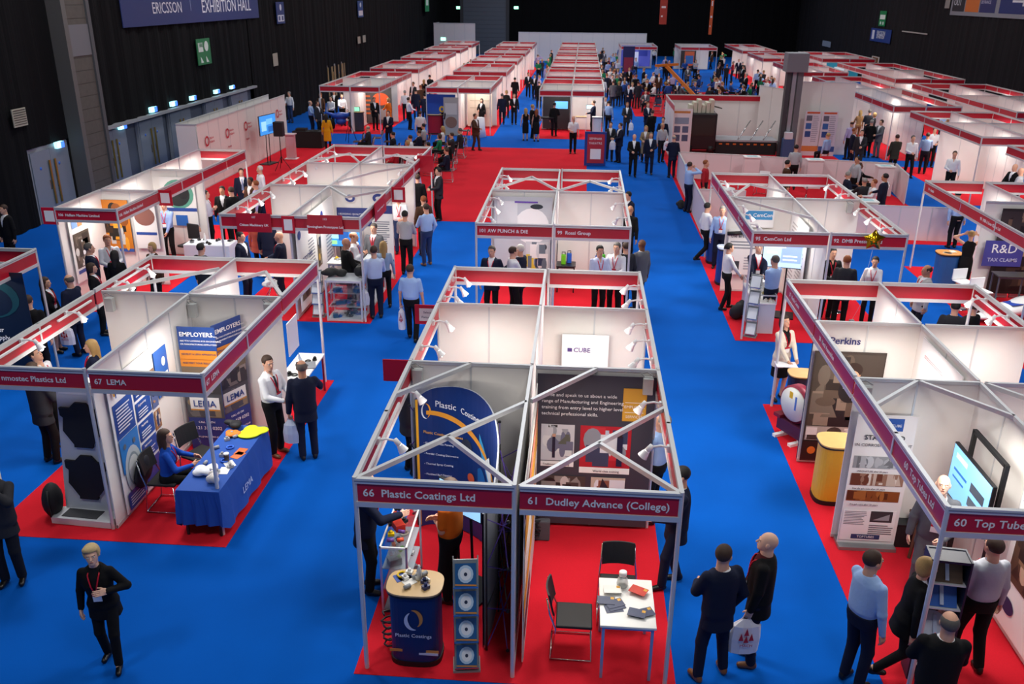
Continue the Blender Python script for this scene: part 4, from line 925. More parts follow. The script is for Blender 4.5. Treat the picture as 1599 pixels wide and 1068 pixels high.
# literature rack
def litrack(x, y, rz, label, n=4, w=.27, gap=.37, top=1.5, art=True, lean=0.0):
    r = thing('brochure_rack', label, 'brochure rack', (x, y, .006), rz)
    for i in range(n):
        z0 = .06+i*gap; yy = lean*i
        h = MB().box(-w/2, yy-.09, z0, w/2, yy+.05, z0+.02, STEEL).add([(-w/2, yy-.09, z0+.02), (w/2, yy-.09, z0+.02), (w/2, yy+.05, z0+.28), (-w/2, yy+.05, z0+.28), (-w/2, yy-.08, z0+.01), (w/2, yy-.08, z0+.01), (w/2, yy+.062, z0+.28), (-w/2, yy+.062, z0+.28)], [(0, 1, 2, 3), (7, 6, 5, 4), (0, 3, 7, 4), (1, 5, 6, 2), (3, 2, 6, 7)], M('7F878C', .4)).build('shelf_tray', r)
        def pl(a, z): t = (z-.02)/.26; return (a, yy-.09+.14*t-.012, z0+z)
        m1 = MB(); e = .02
        m1.add([pl(-w/2+e, .03), pl(w/2-e, .03), pl(w/2-e, .25), pl(-w/2+e, .25)], [(0, 1, 2, 3)], M('1D5C92' if art else 'DDE3EA', .3))
        if art:
            k = 14
            for R0, c, o in ((.085, 'BFD8EA', .003), (.06, 'F0F2F3', .005), (.018, '2A3550', .007)):
                m1.add([(a_[0], a_[1]-o, a_[2]) for a_ in [pl(R0*math.cos(2*PI*j/k)*1.0, .15+R0*math.sin(2*PI*j/k)) for j in range(k)]], [tuple(range(k))], M(c, .3))
            m1.add([(p[0], p[1]-.004, p[2]) for p in (pl(-w/2+e, .045), pl(w/2-e, .035), pl(w/2-e, .05), pl(-w/2+e, .058))], [(0, 1, 2, 3)], M('E0903A', .3))
        m1.build('brochure', h)
    for s in (-1, 1): MB().tube([(s*w/2, .03+lean*0, .03), (s*w/2, .06+lean*(n-1), .06+gap*n-.05)], .008, STEEL, n=6).build('side_rail', r)
    MB().box(-w/2-.02, -.08, 0, w/2+.02, .16, .03, GREY).build('base', r)
    return r
litrack(-1.08, 7.95, math.radians(8), 'silver zigzag brochure rack with blue disc brochures beside the navy counter')
tag(MB().tube([(-2.0+.1*math.cos(a*.9)+.02*math.sin(a*2.3), 8.22+.09*math.sin(a*.9), .03+.012*a) for a in range(40)], .012, BLACK, n=6).build('cable_coil'), 'coil of black cable on the red carpet left of the navy counter', 'cable')
for i, (x, y, s, h) in enumerate(((-.7, 10.4, .34, .9), (-.74, 10.1, .3, .35))):
    r = thing('cardboard_box', ('tall' if i == 0 else 'low')+' brown cardboard box behind the curved popup display', 'box', (x, y, .006), .2)
    MB().box(-s/2+.02, -s/2, 0, s/2-.02, s/2, h, M('9C7448', .8, noise=.1)).build('body', r); MB().beam((-s/2+.02, -s/2, h), (-s/2-.05, -s/2-.1, h+.1), .25, .006, M('A57D50', .8)).build('flap', r)
# ================================================================ COLLEGE stand
GR = '3F3F49'
board('college_poster', 'dark grey wall poster with photos and Employer Services badge in the college stand', 'poster', .34, 10.93, .06, 1.6, 2.36, 'S', GR,
      ((.04, .44, .29, .24, 'C9CCD2', 'p', ('C9CCD2', '9AA0A8', '5A5F55', '3A3A38', 'D8DADB', '6B6F86', 'A9ADB5'), (6, 5)), (.38, .40, .44, .28, 'B4232E', 'p', ('B4232E', 'C8323C', '8A8F9A', '39435E', 'D6DBE2', '9A2028', 'B9C4D6'), (6, 4)),
       (.04, .4, .29, .035, 'F4F4F2'), (.38, .365, .44, .04, 'F4F4F2'), (.73, .72, .2, .21, 'D29A2A'), (.735, .725, .19, .2, 'DBA437'), (.75, .775, .16, .004, 'F5EBD8'), (.75, .838, .16, .004, 'F5EBD8'),
       (.04, .14, .40, .2, '4A4440', 'p', ('4A4440', '1F1D1E', '8F8A86', '2C2A2B', 'C9C5C2'), (7, 4)), (.49, .12, .3, .22, 'C8B9A8', 'p', ('C8B9A8', 'E4E7EE', '8C5A48', 'A8A09A', '2A2B33'), (5, 4)),
       (.14, .46, .025, .15, '1D2136'), (.138, .6, .03, .02, 'C29880'), (.7, .42, .05, .2, '1C2340'), (.705, .61, .035, .03, '2A1C18'), (.52, .16, .14, .11, 'DCE4F2')),
      (('Come and speak to us about a wide', .04, .875, .07, 'F0F0F2'), ('range of Manufacturing and Engineering', .04, .835, .07, 'F0F0F2'), ('training from entry level to higher level', .04, .795, .07, 'F0F0F2'), ('technical professional skills.', .04, .755, .07, 'F0F0F2'),
       ('EMPLOYER', .83, .815, .058, 'FFF7E6', 'CENTER'), ('SERVICES', .83, .752, .058, 'FFF7E6', 'CENTER'), ('Traditional engineering', .06, .418, .04, '2A2A2A'), ('World class training', .5, .385, .045, '2A2A2A'), ('Visit: www.dudleycol.ac.uk', .42, .065, .05, 'E3A62A')))
board('striped_banner', 'gold and white striped graphic hanging along the divider of the college stand', 'banner', XC[1]+.075, 9.35, .05, 2.6, 2.35, 'E', 'E9E4DA',
      ((0, 0, 1, .25, 'C9CBD0'), (.0, .25, 1, .12, 'D9A032'), (0, .4, 1, .2, 'E6E0D4'), (0, .62, 1, .14, 'D99A25'), (0, .78, 1, .1, 'D8846A'), (.03, .1, .4, .1, '2F323A'), (.5, .45, .4, .1, 'B8742C')))
T61 = table(.72, 8.33, .62, .86, .75, 'white square table with pale blue legs covered in leaflets in the college stand')
chair(.66, 9.02, PI, 'black padded chair behind the white leaflet table, backrest toward the poster wall', 'black', 'black chairs of the college stand')
chair(.12, 8.4, -PI/2, 'black padded chair left of the white leaflet table, turned to it', 'black', 'black chairs of the college stand')
r = thing('glass_jar', 'clear glass sweet jar with white lid on the white leaflet table', 'jar', (.68, 8.62, .756)); MB().lathe([(0, 0), (.06, 0), (.07, .04), (.06, .1), (.04, .13), (.04, .15)], M('DDE6E6', .1, alpha=.5), n=16).build('body', r); MB().lathe([(0, .15), (.045, .15), (.045, .2), (0, .2)], WHT, n=16).build('lid', r)
rr = random.Random(5)
for i in range(9):
    col, nm = (('3F4763', 'slate blue'), ('E9E7E2', 'white'), ('C93A28', 'red and white'))[0 if i < 6 else (1 if i < 8 else 2)]
    x, y = ((.52+rr.uniform(-.04, .1), 8.2+.04*i) if i < 4 else ((.86+rr.uniform(-.05, .06), 8.12+rr.uniform(-.06, .06)) if i < 6 else ((.56, 8.5) if i < 8 else (.86, 8.5))))
    o = MB().box(-.1, -.07, 0, .1, .07, .004, M(col, .5)).box(.05, .02, .004, .09, .06, .005, M('D9A437', .5)).build('leaflet'); o.location = (x, y, .756+.005*i); o.rotation_euler = (0, 0, rr.uniform(-.5, .5))
    tag(o, ('%s leaflet with gold corner mark in the %s on the college table' % (nm, 'fanned row' if i < 4 else 'right-hand pile')) if i < 6 else ('%s leaflet at the back of the college table' % nm), 'leaflet', 'fanned leaflets on the college table' if i < 4 else ('leaflet pile on the college table' if i < 6 else ('white leaflets on the college table' if i < 8 else None)))
r = thing('shoulder_bag', 'grey bag tangled with black cable hanging at the divider of the college stand', 'bag', (-.33, 10.6, .006)); MB().box(-.12, -.06, .0, .1, .05, .32, M('4E4E55', .8)).build('body', r, bevel=.02); MB().tube([(-.08+.05*math.sin(i*1.7), -.09+.03*math.cos(i*2.3), .5-.02*i) for i in range(22)], .012, BLACK, n=6).build('cable', r)
# hanging red signs at the aisle
def hang_sign(x, y, w, h, face, label, paper=True, z=1.95, t=('', '')):
    r = thing('hanging_sign', label, 'sign', (x, y, z), RX[face])
    MB().box(-w/2, 0, 0, w/2, .02, h, M('C8102E', .4)).build('panel', r, bevel=.008)
    if paper: MB().box(-w*.32, -.004, h*.18, w*.32, 0, h*.82, WHT).build('paper', r); [text(s_, h*.16, M('333B60', .4), r, (0, -.006, h*(.62-.25*i)), align='CENTER') for i, s_ in enumerate(t) if s_]
    return r
hang_sign(-2.41, 11.05, .42, .33, 'S', 'plain red sign sticking out left of the plastic coatings back wall', False, 2.16)
hang_sign(-2.41, 13.5, .42, .34, 'S', 'red framed white notice sticking out left of the cream walls', True, 2.1, ('Select', 'Fixturing'))
hang_sign(-12.24, 19.2, .36, .4, 'S', 'red framed notice at the left corner of the Hallam Machine stand', z=2.1); hang_sign(-10.45, 21.35, .36, .4, 'S', 'red framed notice between the two stands by the hall doors', z=2.1)
hang_sign(-4.67, 22.4, .36, .4, 'S', 'red framed notice right of the Birmingham Prototypes walls', z=2.1); hang_sign(XL[1]-.05, 19.0, .3, .4, 'S', 'red framed notice between Citizen Machinery and Birmingham Prototypes', z=2.1); hang_sign(-4.68, 26.6, .5, .5, 'S', 'plain red sign high above the seated audience', False, 2.1)
for x0, x1, a, b in ((XL[0], XL[1], '187', 'Citizen Machinery UK'), (XL[1], XL[2], '103', 'Birmingham Prototypes Ltd')):
    r = thing('name_board', 'red name board reading %s clipped over the stand fascia' % b, 'sign', ((x0+x1)/2, 18.985, 2.12)); MB().box(-.4, -.02, 0, .4, .0, .43, FASC).build('panel', r); text(a, .07, WHT, r, (0, -.022, .34), align='CENTER'); text(b, .075, WHT, r, (0, -.022, .16), align='CENTER', bold=.002)
r = thing('name_board', 'red name board raised above the right side fascia of Birmingham Prototypes', 'sign', (XL[2]+.04, 20.8, 2.12), PI/2); MB().box(-.6, -.02, 0, .6, 0, .43, FASC).build('panel', r); text('Birmingham Prototypes Ltd', .07, WHT, r, (0, -.022, .2), align='CENTER')
# cube banner in the stand behind
board('roller_banner', 'white roller banner with purple cube logo behind the college wall', 'banner', .2, 13.25, .006, .75, 2.1, 'S', 'F3F2F6', ((.1, .03, .8, .1, 'F3F2F6'), (0, .2, 1, .5, '3B2E6B', 'T'), (.12, .86, .1, .03, '4A3478')), (('CUBE', .25, .875, .11, '4A3478'),), tilt=0, legs=True)
# ================================================================ LEMA stand
YB = M('1B4FA8', .8, noise=.06, scale=6)
def lemaface(nm, x, y, rz, h=2.2, w=.62, first=True):
    return board(nm, 'blue and orange EMPLOYERS recruiting tower, %s side' % ('front' if first else 'right'), 'banner', x, y, .006, w, h, rz, '25488F',
      ((0, .0, 1, .27, '263B82'), (.05, .03, .9, .08, '263B82'), (0, .27, 1, .2, '4A4B50', 'p', ('4A4B50', '6B6A6A', '2E3036', '8A7A60', '55585E'), (7, 3)), (.1, .33, .8, .11, 'F2F2F0'), (.1, .33, .8, .012, 'C98A3A'), (0, .47, 1, .14, '3C3A3C', 'p', ('3C3A3C', '77706A', '9A8F84', '2A2A2E'), (8, 3)), (0, .61, 1, .1, '7C6A55'), (0, .69, 1, .13, 'E08A2A'), (0, .745, 1, .006, 'B8661A')),
      (('EMPLOYERS...', .06, .945, .105, 'F6F6F8'), ('ARE YOU LOOKING FOR ENGINEERING', .06, .895, .038, 'F6F6F8'), ('OR MANUFACTURING EMPLOYEES?', .06, .868, .038, 'F6F6F8'), ('RECRUIT A LEMA APPRENTICE', .06, .79, .042, '2F3C70'), ('AND MEET YOUR SKILLS NEEDS', .06, .72, .042, '2F3C70'), ('LEMA', .5, .387, .16, '25488F', 'CENTER'),
       ('CALL US ON', .5, .235, .05, 'F6F6F8', 'CENTER'), ('0121 359 0202', .5, .185, .082, 'F6F6F8', 'CENTER'), ('WWW.LEMACADEMY.CO.UK', .5, .11, .04, 'F6F6F8', 'CENTER')), th=.02)
lemaface('banner_tower', -6.03, 12.72, 'S'); lemaface('banner_tower', -5.66, 13.07, math.degrees(PI*.36), first=False)
BL = '1F4EA0'
board('poster', 'tall white and blue LEMA poster board with machinery photos on the stand divider', 'poster', XL[1]+.08, 11.22, .08, 1.35, 2.1, 'E', 'F2F2F4',
      ((.04, .56, .4, .26, BL), (.48, .72, .34, .13, BL), (.48, .56, .34, .14, BL), (.48, .4, .34, .14, BL), (.48, .24, .34, .14, BL), (.48, .04, .34, .18, '27489A'), (.84, .72, .14, .13, '8A6A50', 'p', ('8A6A50', '2D3F86', 'C9B8A8', '46484F'), (3, 4)), (.84, .55, .14, .15, '5B6B9A', 'p', ('5B6B9A', 'C08A60', '2A2E44'), (3, 4)), (.84, .38, .14, .15, 'A87850', 'p', ('A87850', '30406A', 'D9C8B8'), (3, 4)), (.84, .2, .14, .16, '9A9CA0', 'p', ('9A9CA0', 'D0D2D6', '5A5C60'), (4, 6)),
       (.04, .3, .4, .26, '2F7CC8'), (.07, .1, .36, .36, 'BCC6CE', 'e'), (.12, .16, .26, .25, '8C9AA8', 'e'), (.14, .18, .22, .21, 'D5DADF', 'e'), (.1, .47, .06, .04, '5A6A7A', 'e'), (.3, .46, .06, .04, '5A6A7A', 'e'), (.04, .02, .4, .13, '27489A'), (.07, .6, .32, .19, 'DDE6F4', 'l', 8), (.5, .74, .26, .06, 'DDE6F4', 'l', 3), (.5, .58, .26, .06, 'DDE6F4', 'l', 3), (.5, .42, .26, .06, 'DDE6F4', 'l', 3), (.5, .26, .26, .06, 'DDE6F4', 'l', 3), (.07, .04, .3, .08, 'DDE6F4', 'l', 4), (.06, .88, .05, .06, 'E0A030', 'e'), (.1, .865, .02, .09, BL)),
      (('LEMA', .14, .925, .17, BL), ('Specialising in', .5, .835, .05, 'F2F2F4'), ('Engineering', .5, .685, .05, 'F2F2F4'), ('Machining', .5, .525, .05, 'F2F2F4'), ('Fabrication', .5, .365, .05, 'F2F2F4')))
board('poster', 'small blue poster with white motif pinned high on the LEMA divider wall', 'poster', XL[1]+.08, 12.15, 1.3, .42, .75, 'E', '2F66B8', ((.1, .1, .8, .35, 'E9EEF5'), (.5, .6, .3, .2, 'F4F6FA', 'e')))
# brake display
r = thing('brake_shield_display', 'tall white exhibit column with two big black shield-shaped parts', 'exhibit', (-6.96, 10.62, .006), math.radians(-4)); r.scale = (1.1, 1, 1)
wc = M('C9CED8', .45)
mb = MB(); pr = [(-.30, 0), (.30, 0), (.30, .36), (-.30, .36)]
mb.add([(-.38, -.02, 0), (.38, -.02, 0), (.33, .22, 2.05), (-.33, .22, 2.05), (-.38, .38, 0), (.38, .38, 0), (.33, .38, 2.05), (-.33, .38, 2.05)], [(0, 1, 2, 3), (5, 4, 7, 6), (0, 3, 7, 4), (1, 5, 6, 2), (3, 2, 6, 7), (0, 4, 5, 1)], wc); mb.build('column', r)
MB().box(-.42, -.3, 0, .42, .0, .1, M('DDE0E4', .4)).build('plinth', r); MB().box(-.3, -.25, .1, .2, -.04, .108, M('4A4B4E', .9)).build('mat', r)
for zc, k in ((1.42, 0), (.62, 1)):
    pts = [(-.3, .24), (-.16, .24), (-.08, .33), (.08, .33), (.16, .24), (.3, .24), (.29, .13), (.25, .1), (.27, -.1), (.13, -.3), (.13, -.34), (-.13, -.34), (-.13, -.3), (-.27, -.1), (-.25, .1), (-.29, .13)]
    def pl(x, z, o): t = (zc+z)/2.05; return (x, -.02+.24*t-o, zc+z)
    n_ = len(pts); vs = [pl(x, z, .045) for x, z in pts]+[pl(x, z, .006) for x, z in pts]
    MB().add(vs, [tuple(range(n_)), tuple(range(2*n_-1, n_-1, -1))]+[(i, i+n_, (i+1) % n_+n_, (i+1) % n_) for i in range(n_)], M('16171B', .6, noise=.1, scale=30)).build('shield_part', r)
MB().box(-.3, .19, 1.86, .3, .2, 2.0, M('E9EAEE', .4)).build('header', r)
r = thing('rucksack', 'black bag leaning on the left of the white exhibit column', 'bag', (-7.5, 10.55, .006), .3); MB().ball((0, 0, .27), (.14, .2, .27), M('15161A', .8), 12, 8).build('body', r); MB().tube([(0, -.15, .5), (0, -.22, .3), (0, -.2, .1)], .015, BLACK).build('strap', r)
# table with blue cloth and chairs
TL = table(-5.12, 11.2, .56, 1.95, .74, 'long exhibition table under the blue cloth of the LEMA stand', leg='2A2A2E')
r = thing('tablecloth', 'royal blue tablecloth with white LEMA logo covering the long table', 'tablecloth', (-5.12, 11.2, .006))
mb = MB(); w_, d_ = .31, 1.0; N_ = 60; ring = []
for i in range(N_):
    t = i/N_*4
    s_, f_ = int(t), t-int(t); c4 = [(-w_, -d_), (w_, -d_), (w_, d_), (-w_, d_)]; a, b = c4[s_], c4[(s_+1) % 4]; ring.append((a[0]+(b[0]-a[0])*f_, a[1]+(b[1]-a[1])*f_))
vs = [(x, y, .756) for x, y in ring]; n0 = len(vs)
for lv, (z, k) in enumerate(((.74, 1.01), (.45, 1.05), (.1, 1.08))):
    for i, (x, y) in enumerate(ring): o = .012*lv*math.sin(i*1.6); vs.append((x*(k+.05*(lv > 0))+o, y*(1+(k-1)*.4)+o, z if not (abs(y+d_) < .01 and lv == 2) else .22))
fs = [tuple(range(n0))]+[(l*n0+i, (l+1)*n0+i, (l+1)*n0+(i+1) % n0, l*n0+(i+1) % n0) for l in range(3) for i in range(n0)]
mb.add(vs, fs, YB); mb.build('cloth', r); text('LEMA', .16, M('C9D6EE', .5), r, (w_*1.22, -.35, .38), (PI/2, 0, PI/2), name='logo')
scatter(-5.35, 10.6, -4.9, 11.9, .764, (('block_sample', 'machined steel', 'A9ABAE', 5), ('tube_sample', 'steel', '9DA0A5', 4), ('ring_sample', 'bright blue', '2D6BE0', 3), ('leaflet', 'orange and white', 'E8743A', 2), ('leaflet', 'white', 'EDEDEA', 2)), 'the LEMA blue table', 8)
def lump(name, label, cat, x, y, z, sx, sy, sz, col, seed=1, n=5):
    """soft folded cloth or bag"""
    rr = random.Random(seed); P = [ell((rr.uniform(-.5, .5)*sx, rr.uniform(-.5, .5)*sy, sz*.3+rr.uniform(0, .4)*sz), (sx*rr.uniform(.3, .5), sy*rr.uniform(.3, .5), sz*rr.uniform(.3, .5)), .02) for _ in range(n)]
    v, f = solid(P, max(.008, min(sx, sy)/14), clipz=0.0); me = mk_mesh(name, [(v, f, 0)], 1); o = bpy.data.objects.new(name, me); COL.objects.link(o); o.location = (x, y, z); me.materials[0] = M(col, .7, noise=.15, scale=20); return tag(o, label, cat)
lump('safety_vest', 'folded yellow high-visibility vest at the far end of the blue table', 'vest', -4.97, 11.92, .764, .3, .26, .045, 'D8E81E', 2, 9); lump('work_gloves', 'orange and red work gloves on the blue table near the yellow vest', 'gloves', -5.22, 11.86, .764, .18, .14, .06, 'E8802A', 3)
lump('carrier_bag', 'crumpled white carrier bag on the near half of the blue table', 'bag', -5.2, 10.72, .764, .2, .2, .1, 'E6E9F0', 4, 9); lump('work_boots', 'pair of black work boots at the far corner of the blue table', 'boots', -5.32, 12.08, .764, .2, .16, .13, '1B1C22', 6, 5); lump('paper_bag', 'white paper bag with orange print on the near end of the blue table', 'bag', -5.0, 10.45, .764, .16, .14, .16, 'E9E4E0', 9, 4)
for i, (x, y) in enumerate(((-5.02, 11.05), (-5.05, 10.62))):
    r = thing('coffee_cup', ('dark coffee cup in the middle of the blue table', 'blue tall cup at the near end of the blue table')[i], 'cup', (x, y, .764)); MB().lathe([(0, 0), (.032, 0), (.042, .12), (0, .12)], M(('3A2A26', '2B5BB8')[i], .4), n=12).build('body', r); MB().lathe([(0, .12), (.044, .12), (.04, .135), (0, .135)], WHT, n=12).build('lid', r)
chair(-5.95, 10.98, -PI/2, 'black chair under the seated woman in the blue blouse', 'black', 'black chairs of the LEMA stand'); chair(-5.75, 11.75, -PI/2-.4, 'empty black chair behind the blue-clothed table near the banner tower', 'black', 'black chairs of the LEMA stand')
lump('draped_jacket', 'dark jacket hanging on the chair of the seated woman', 'jacket', -6.25, 10.95, .35, .14, .4, .5, '191B26', 12, 6)
board('poster', 'white photo board of red bricks reading REPLICA WOOD behind the mostec stand', 'poster', -7.45, 13.8, .75, .95, 1.35, 160, 'EDEFF2', ((.0, .8, 1, .2, 'F6F6F8'), (.35, .1, .6, .55, 'B26A48', 'p', ('B26A48', '9A5438', 'C98868', '8A4A30'), (8, 8)), (.2, .05, .12, .6, 'B9BCC2')), ()) if False else None
board('poster', 'white roller board with brick photo reading REPLICA WOOD behind the LEMA divider', 'poster', -7.25, 14.3, .006, .9, 2.1, 'S', 'EEF0F3', ((.0, .55, 1, .45, 'F5F6F8'), (.35, .3, .6, .42, 'B26A48', 'p', ('B26A48', '9A5438', 'C98868', '8A4A30'), (8, 8)), (.18, .25, .12, .4, 'B9BCC2'), (.3, .8, .62, .04, '9A9CA2', 'l', 2)), (('REPLICA WOOD', .06, .875, .1, '3A3A3E'),))
board('text_panel', 'dark navy panel with white lettering at the left photo edge', 'panel', *(-11.0, 14.9), .006, 1.5, 2.3, 'S', '0F1C30', ((.1, .6, .8, .35, '16454E', 'e'), (.3, .62, .5, .25, '0F1C30', 'e'), (.2, .05, .5, .1, '1E5A60', 'e')), (('your', .45, .5, .13, 'F2F2F2'), ('supply', .45, .43, .13, 'F2F2F2'), ('manufacturing', .35, .36, .13, 'F2F2F2'), ('industry', .45, .29, .13, 'F2F2F2')))
table(-4.98, 14.6, .5, 1.3, .76, 'white display table with small black parts at the rear right LEMA corner', leg='7A1F2B'); scatter(-5.15, 14.1, -4.8, 15.1, .766, (('block_sample', 'black', '1E1F22', 7), ('ring_sample', 'black', '242528', 4), ('laptop', 'grey', '7A7E84', 1)), 'the white table at the rear right LEMA corner', 4)
tag(MB().box(-4.87, 13.66, 1.35, -4.855, 14.2, 1.95, WHT).build('notice_sheet'), 'white paper notice on the end of the LEMA back wall', 'notice')
table(-7.1, 11.6, .6, .6, .74, 'small table between the two people behind the mostec fascia', top='22242A', leg='555960'); lump('shoulder_bag', 'black bag with white strap lying between the two people behind mostec', 'bag', -7.1, 12.7, .74, .5, .3, .14, '16171C', 21, 6)
for k_ in (0,): table(-7.1, 12.7, .7, .5, .74, 'small table carrying the black bag behind mostec', top='22242A', leg='555960')
# ================================================================ second-row left stands
board('poster', 'white board with stone machine photo and blue stripe on the Hallam Machine wall', 'poster', -12.03, 20.0, .55, .95, 1.7, 'E', 'EFEDEA', ((.1, .2, .75, .5, '4F463C', 'p', ('4F463C', '8A8078', '2E2A26', 'D8D6D2', '6A5F52'), (6, 6)), (.45, .36, .3, .22, 'E6E8EA'), (.1, .12, .75, .05, '2B4C9A'), (.12, .78, .25, .1, '7FA6DC'), (.4, .78, .2, .1, 'E08A5A'), (.65, .82, .2, .08, '6A8AC8')))
board('poster', 'orange and black machine photo on the back wall of Hallam Machine', 'poster', -11.75, 21.22, .9, .7, 1.35, 'S', '2A2018', ((0, 0, 1, 1, 'C9781E', 'p', ('C9781E', 'E8A02A', '3A2414', '8A4A14', 'C9C6C2', '1C1815'), (6, 7)), (.0, .0, 1, .06, '3058A8')))
board('poster', 'round car-part photo with blue line on the Hallam Machine back wall', 'poster', -11.0, 21.22, 1.0, .6, 1.2, 'S', 'EFEDEA', ((.05, .5, .9, .4, '8A5A50', 'e'), (.05, .3, .9, .06, '2B4C9A')))
board('poster', 'teal and black engine disc poster on the second stand by the doors', 'poster', -11.35, 24.0, .9, 1.0, 1.4, 'S', 'EFEDEA', ((.05, .35, .9, .6, '5AA08A', 'e'), (.12, .4, .72, .5, '23282A', 'e'), (.5, .55, .3, .25, '14171A', 'e'), (0, .3, 1, .07, '2B4C9A'), (.35, .0, .35, .22, '2A6AC0')))
table(-10.0, 22.7, 1.25, .62, .78, 'display table draped in white cloth by the second stand', top='E9EBF0', leg='C9CDD6'); _c = MB().box(-10.64, 22.38, .1, -9.36, 23.02, .795, M('DDE1EA', .7)).build('tablecloth', bevel=.02); tag(_c, 'white cloth over the sample table by the hall doors', 'tablecloth')
scatter(-10.55, 22.45, -9.45, 22.95, .797, (('block_sample', 'black', '1E1F22', 8), ('leaflet', 'white', 'F2F2F2', 5), ('ring_sample', 'grey', '6A6C70', 4), ('bottle', 'white', 'EDEDED', 1)), 'the white clothed table', 5)
def swivel(x, y, rz, label, col='15161A'):
    r = thing('office_chair', label, 'office chair', (x, y, .006), rz); MB().box(-.23, -.22, .45, .23, .22, .52, M(col, .6)).build('seat', r, bevel=.03); MB().box(-.21, -.27, .6, .21, -.22, 1.05, M(col, .6)).build('backrest', r, bevel=.03)
    MB().tube([(0, 0, .08), (0, 0, .45)], .025, CHROME).build('column', r); mb = MB()
    for k in range(5): mb.beam((0, 0, .09), (.28*math.cos(k*1.2566), .28*math.sin(k*1.2566), .05), .03, .03, BLACK)
    mb.build('base', r)
swivel(-10.95, 23.4, 2.8, 'black swivel chair behind the white clothed table')
board('company_sign', 'navy panel with white heading high on the Birmingham Prototypes back wall', 'sign', -5.85, 22.38, 1.45, .95, .48, 'S', '2E3C80', (), (('DELIVERING QUALITY IN OUR', .5, .65, .065, 'F2F2F6', 'CENTER'), ('3D ENGINEERING PROJECTS', .5, .35, .065, 'F2F2F6', 'CENTER')))
for i, (x, w) in enumerate(((-5.95, .2), (-5.2, .24))): board('round_logo', 'blue oval logo plate, %s one on the Birmingham back wall' % ('left' if i == 0 else 'right'), 'logo', x, 22.385, 2.08, w*1.3, w, 'S', 'EFEBE6', ((0, 0, 1, 1, '2B3F8E', 'e'), (.25, .3, .5, .4, 'EFEBE6', 'e')))
board('poster', 'white panel with fine text and blue bands at the right of Birmingham Prototypes', 'poster', -5.12, 22.37, .25, .55, 1.8, 'S', 'F1F0EE', ((0, .86, 1, .12, '2E3C80'), (.08, .3, .8, .45, '7A7E8C', 'l', 14), (0, .12, 1, .05, '2E3C80')))
tv(-6.05, 21.9, 1.0, .95, 'wide screen showing a blue machine scene in the Birmingham stand', 'S', bg='3A8AD0', content=((.0, .4, .35, .5, '9ED0E0'), (.35, .3, .3, .5, '1E4F96'), (.6, .1, .35, .4, '2A66B0'), (.1, .1, .2, .2, '8FD08A')), stand_h=.9)
board('poster', 'long banner of text boards on the left divider of Birmingham Prototypes', 'poster', XL[1]+.09, 20.6, .2, 3.1, 2.1, 'E', 'F1EFEC', ((.03, .8, .08, .1, '2B3F8E', 'e'), (.04, .1, .2, .35, '6A6456', 'p', ('6A6456', '8C8878', '3A3A34', 'B8B4A8'), (5, 4)), (.27, .12, .16, .6, '8A8E98', 'l', 16), (.5, .3, .1, .5, '6A5A3A', 'p', ('6A5A3A', 'C9A040', '2E2A24', 'B8B0A0'), (3, 6)), (.3, .82, .12, .1, '2E3C80', 'T'), (.63, .8, .07, .12, '2B3F8E', 'e'), (.75, .12, .2, .6, '9A9EA8', 'l', 14)), (('PROTOTYPES', .04, .55, .16, '2E3C80'),))
def glasscase(x, y, w, d, h, label, rz=0, blue=False, shelves=2):
    r = thing('display_case', label, 'display case', (x, y, .006), rz)
    for sx in (-1, 1):
        for sy in (-1, 1): MB().box(sx*w/2-.02, sy*d/2-.02, 0, sx*w/2+.02, sy*d/2+.02, h, ALU).build('upright', r)
    mb = MB()
    for z in (.03, h-.03):
        for sy in (-1, 1): mb.beam((-w/2, sy*d/2, z), (w/2, sy*d/2, z), .035, .05, ALU)
        for sx in (-1, 1): mb.beam((sx*w/2, -d/2, z), (sx*w/2, d/2, z), .035, .05, ALU)
    mb.build('frame', r)
    MB().box(-w/2+.01, -d/2+.01, .02, w/2-.01, d/2-.01, .05, M('DCE0E6', .4)).build('base_board', r)
    for k in range(shelves): MB().box(-w/2+.02, -d/2+.02, h*(k+1)/(shelves+1), w/2-.02, d/2-.02, h*(k+1)/(shelves+1)+.01, M('CFE0EA', .1, alpha=.35)).build('shelf', r)
    MB().box(-w/2+.01, -d/2, .06, w/2-.01, -d/2+.006, h-.06, GLASS).build('glass', r); MB().box(-w/2, -d/2, h-.012, w/2, d/2, h, M('E2E8EE', .15, alpha=.6)).build('glass_top', r)
    return r
glasscase(-5.35, 19.35, .82, .6, 1.0, 'aluminium and glass showcase of blue parts at the front corner of Birmingham Prototypes')
for k, z in enumerate((.056, .35, .68)): scatter(-5.65, 19.15, -5.05, 19.55, z+.006, (('ring_sample', 'black', '15171D', 4), ('block_sample', 'blue', '2A6FC8', 3), ('box', 'smoked blue', '3E6E96', 2)), 'the %s level of the corner showcase' % ('lowest', 'middle', 'upper')[k], 30+k)
lump('holdall_bag', 'black leather holdall lying on the corner showcase', 'bag', -5.62, 19.4, 1.01, .34, .26, .2, '1B1C1C', 31, 7); lump('shoulder_bag', 'small black shoulder bag on the right end of the corner showcase', 'bag', -5.05, 19.4, 1.01, .2, .2, .26, '17181A', 33, 5)
litrack(-6.05, 19.3, 0, 'white brochure stand with four shelves left of the corner showcase', n=4, w=.26, gap=.27, art=False)
table(-5.7, 20.8, .9, .5, .95, 'white counter with metal samples in the Birmingham stand'); scatter(-6.05, 20.65, -5.35, 20.95, .957, (('block_sample', 'steel', 'A9ACB0', 6), ('ring_sample', 'steel', '9A9DA2', 4), ('block_sample', 'yellow', 'E8C82A', 1)), 'the Birmingham counter', 17)
glasscase(-5.1, 20.75, .35, 1.5, 1.0, 'long glass showcase along the right side of Birmingham Prototypes')
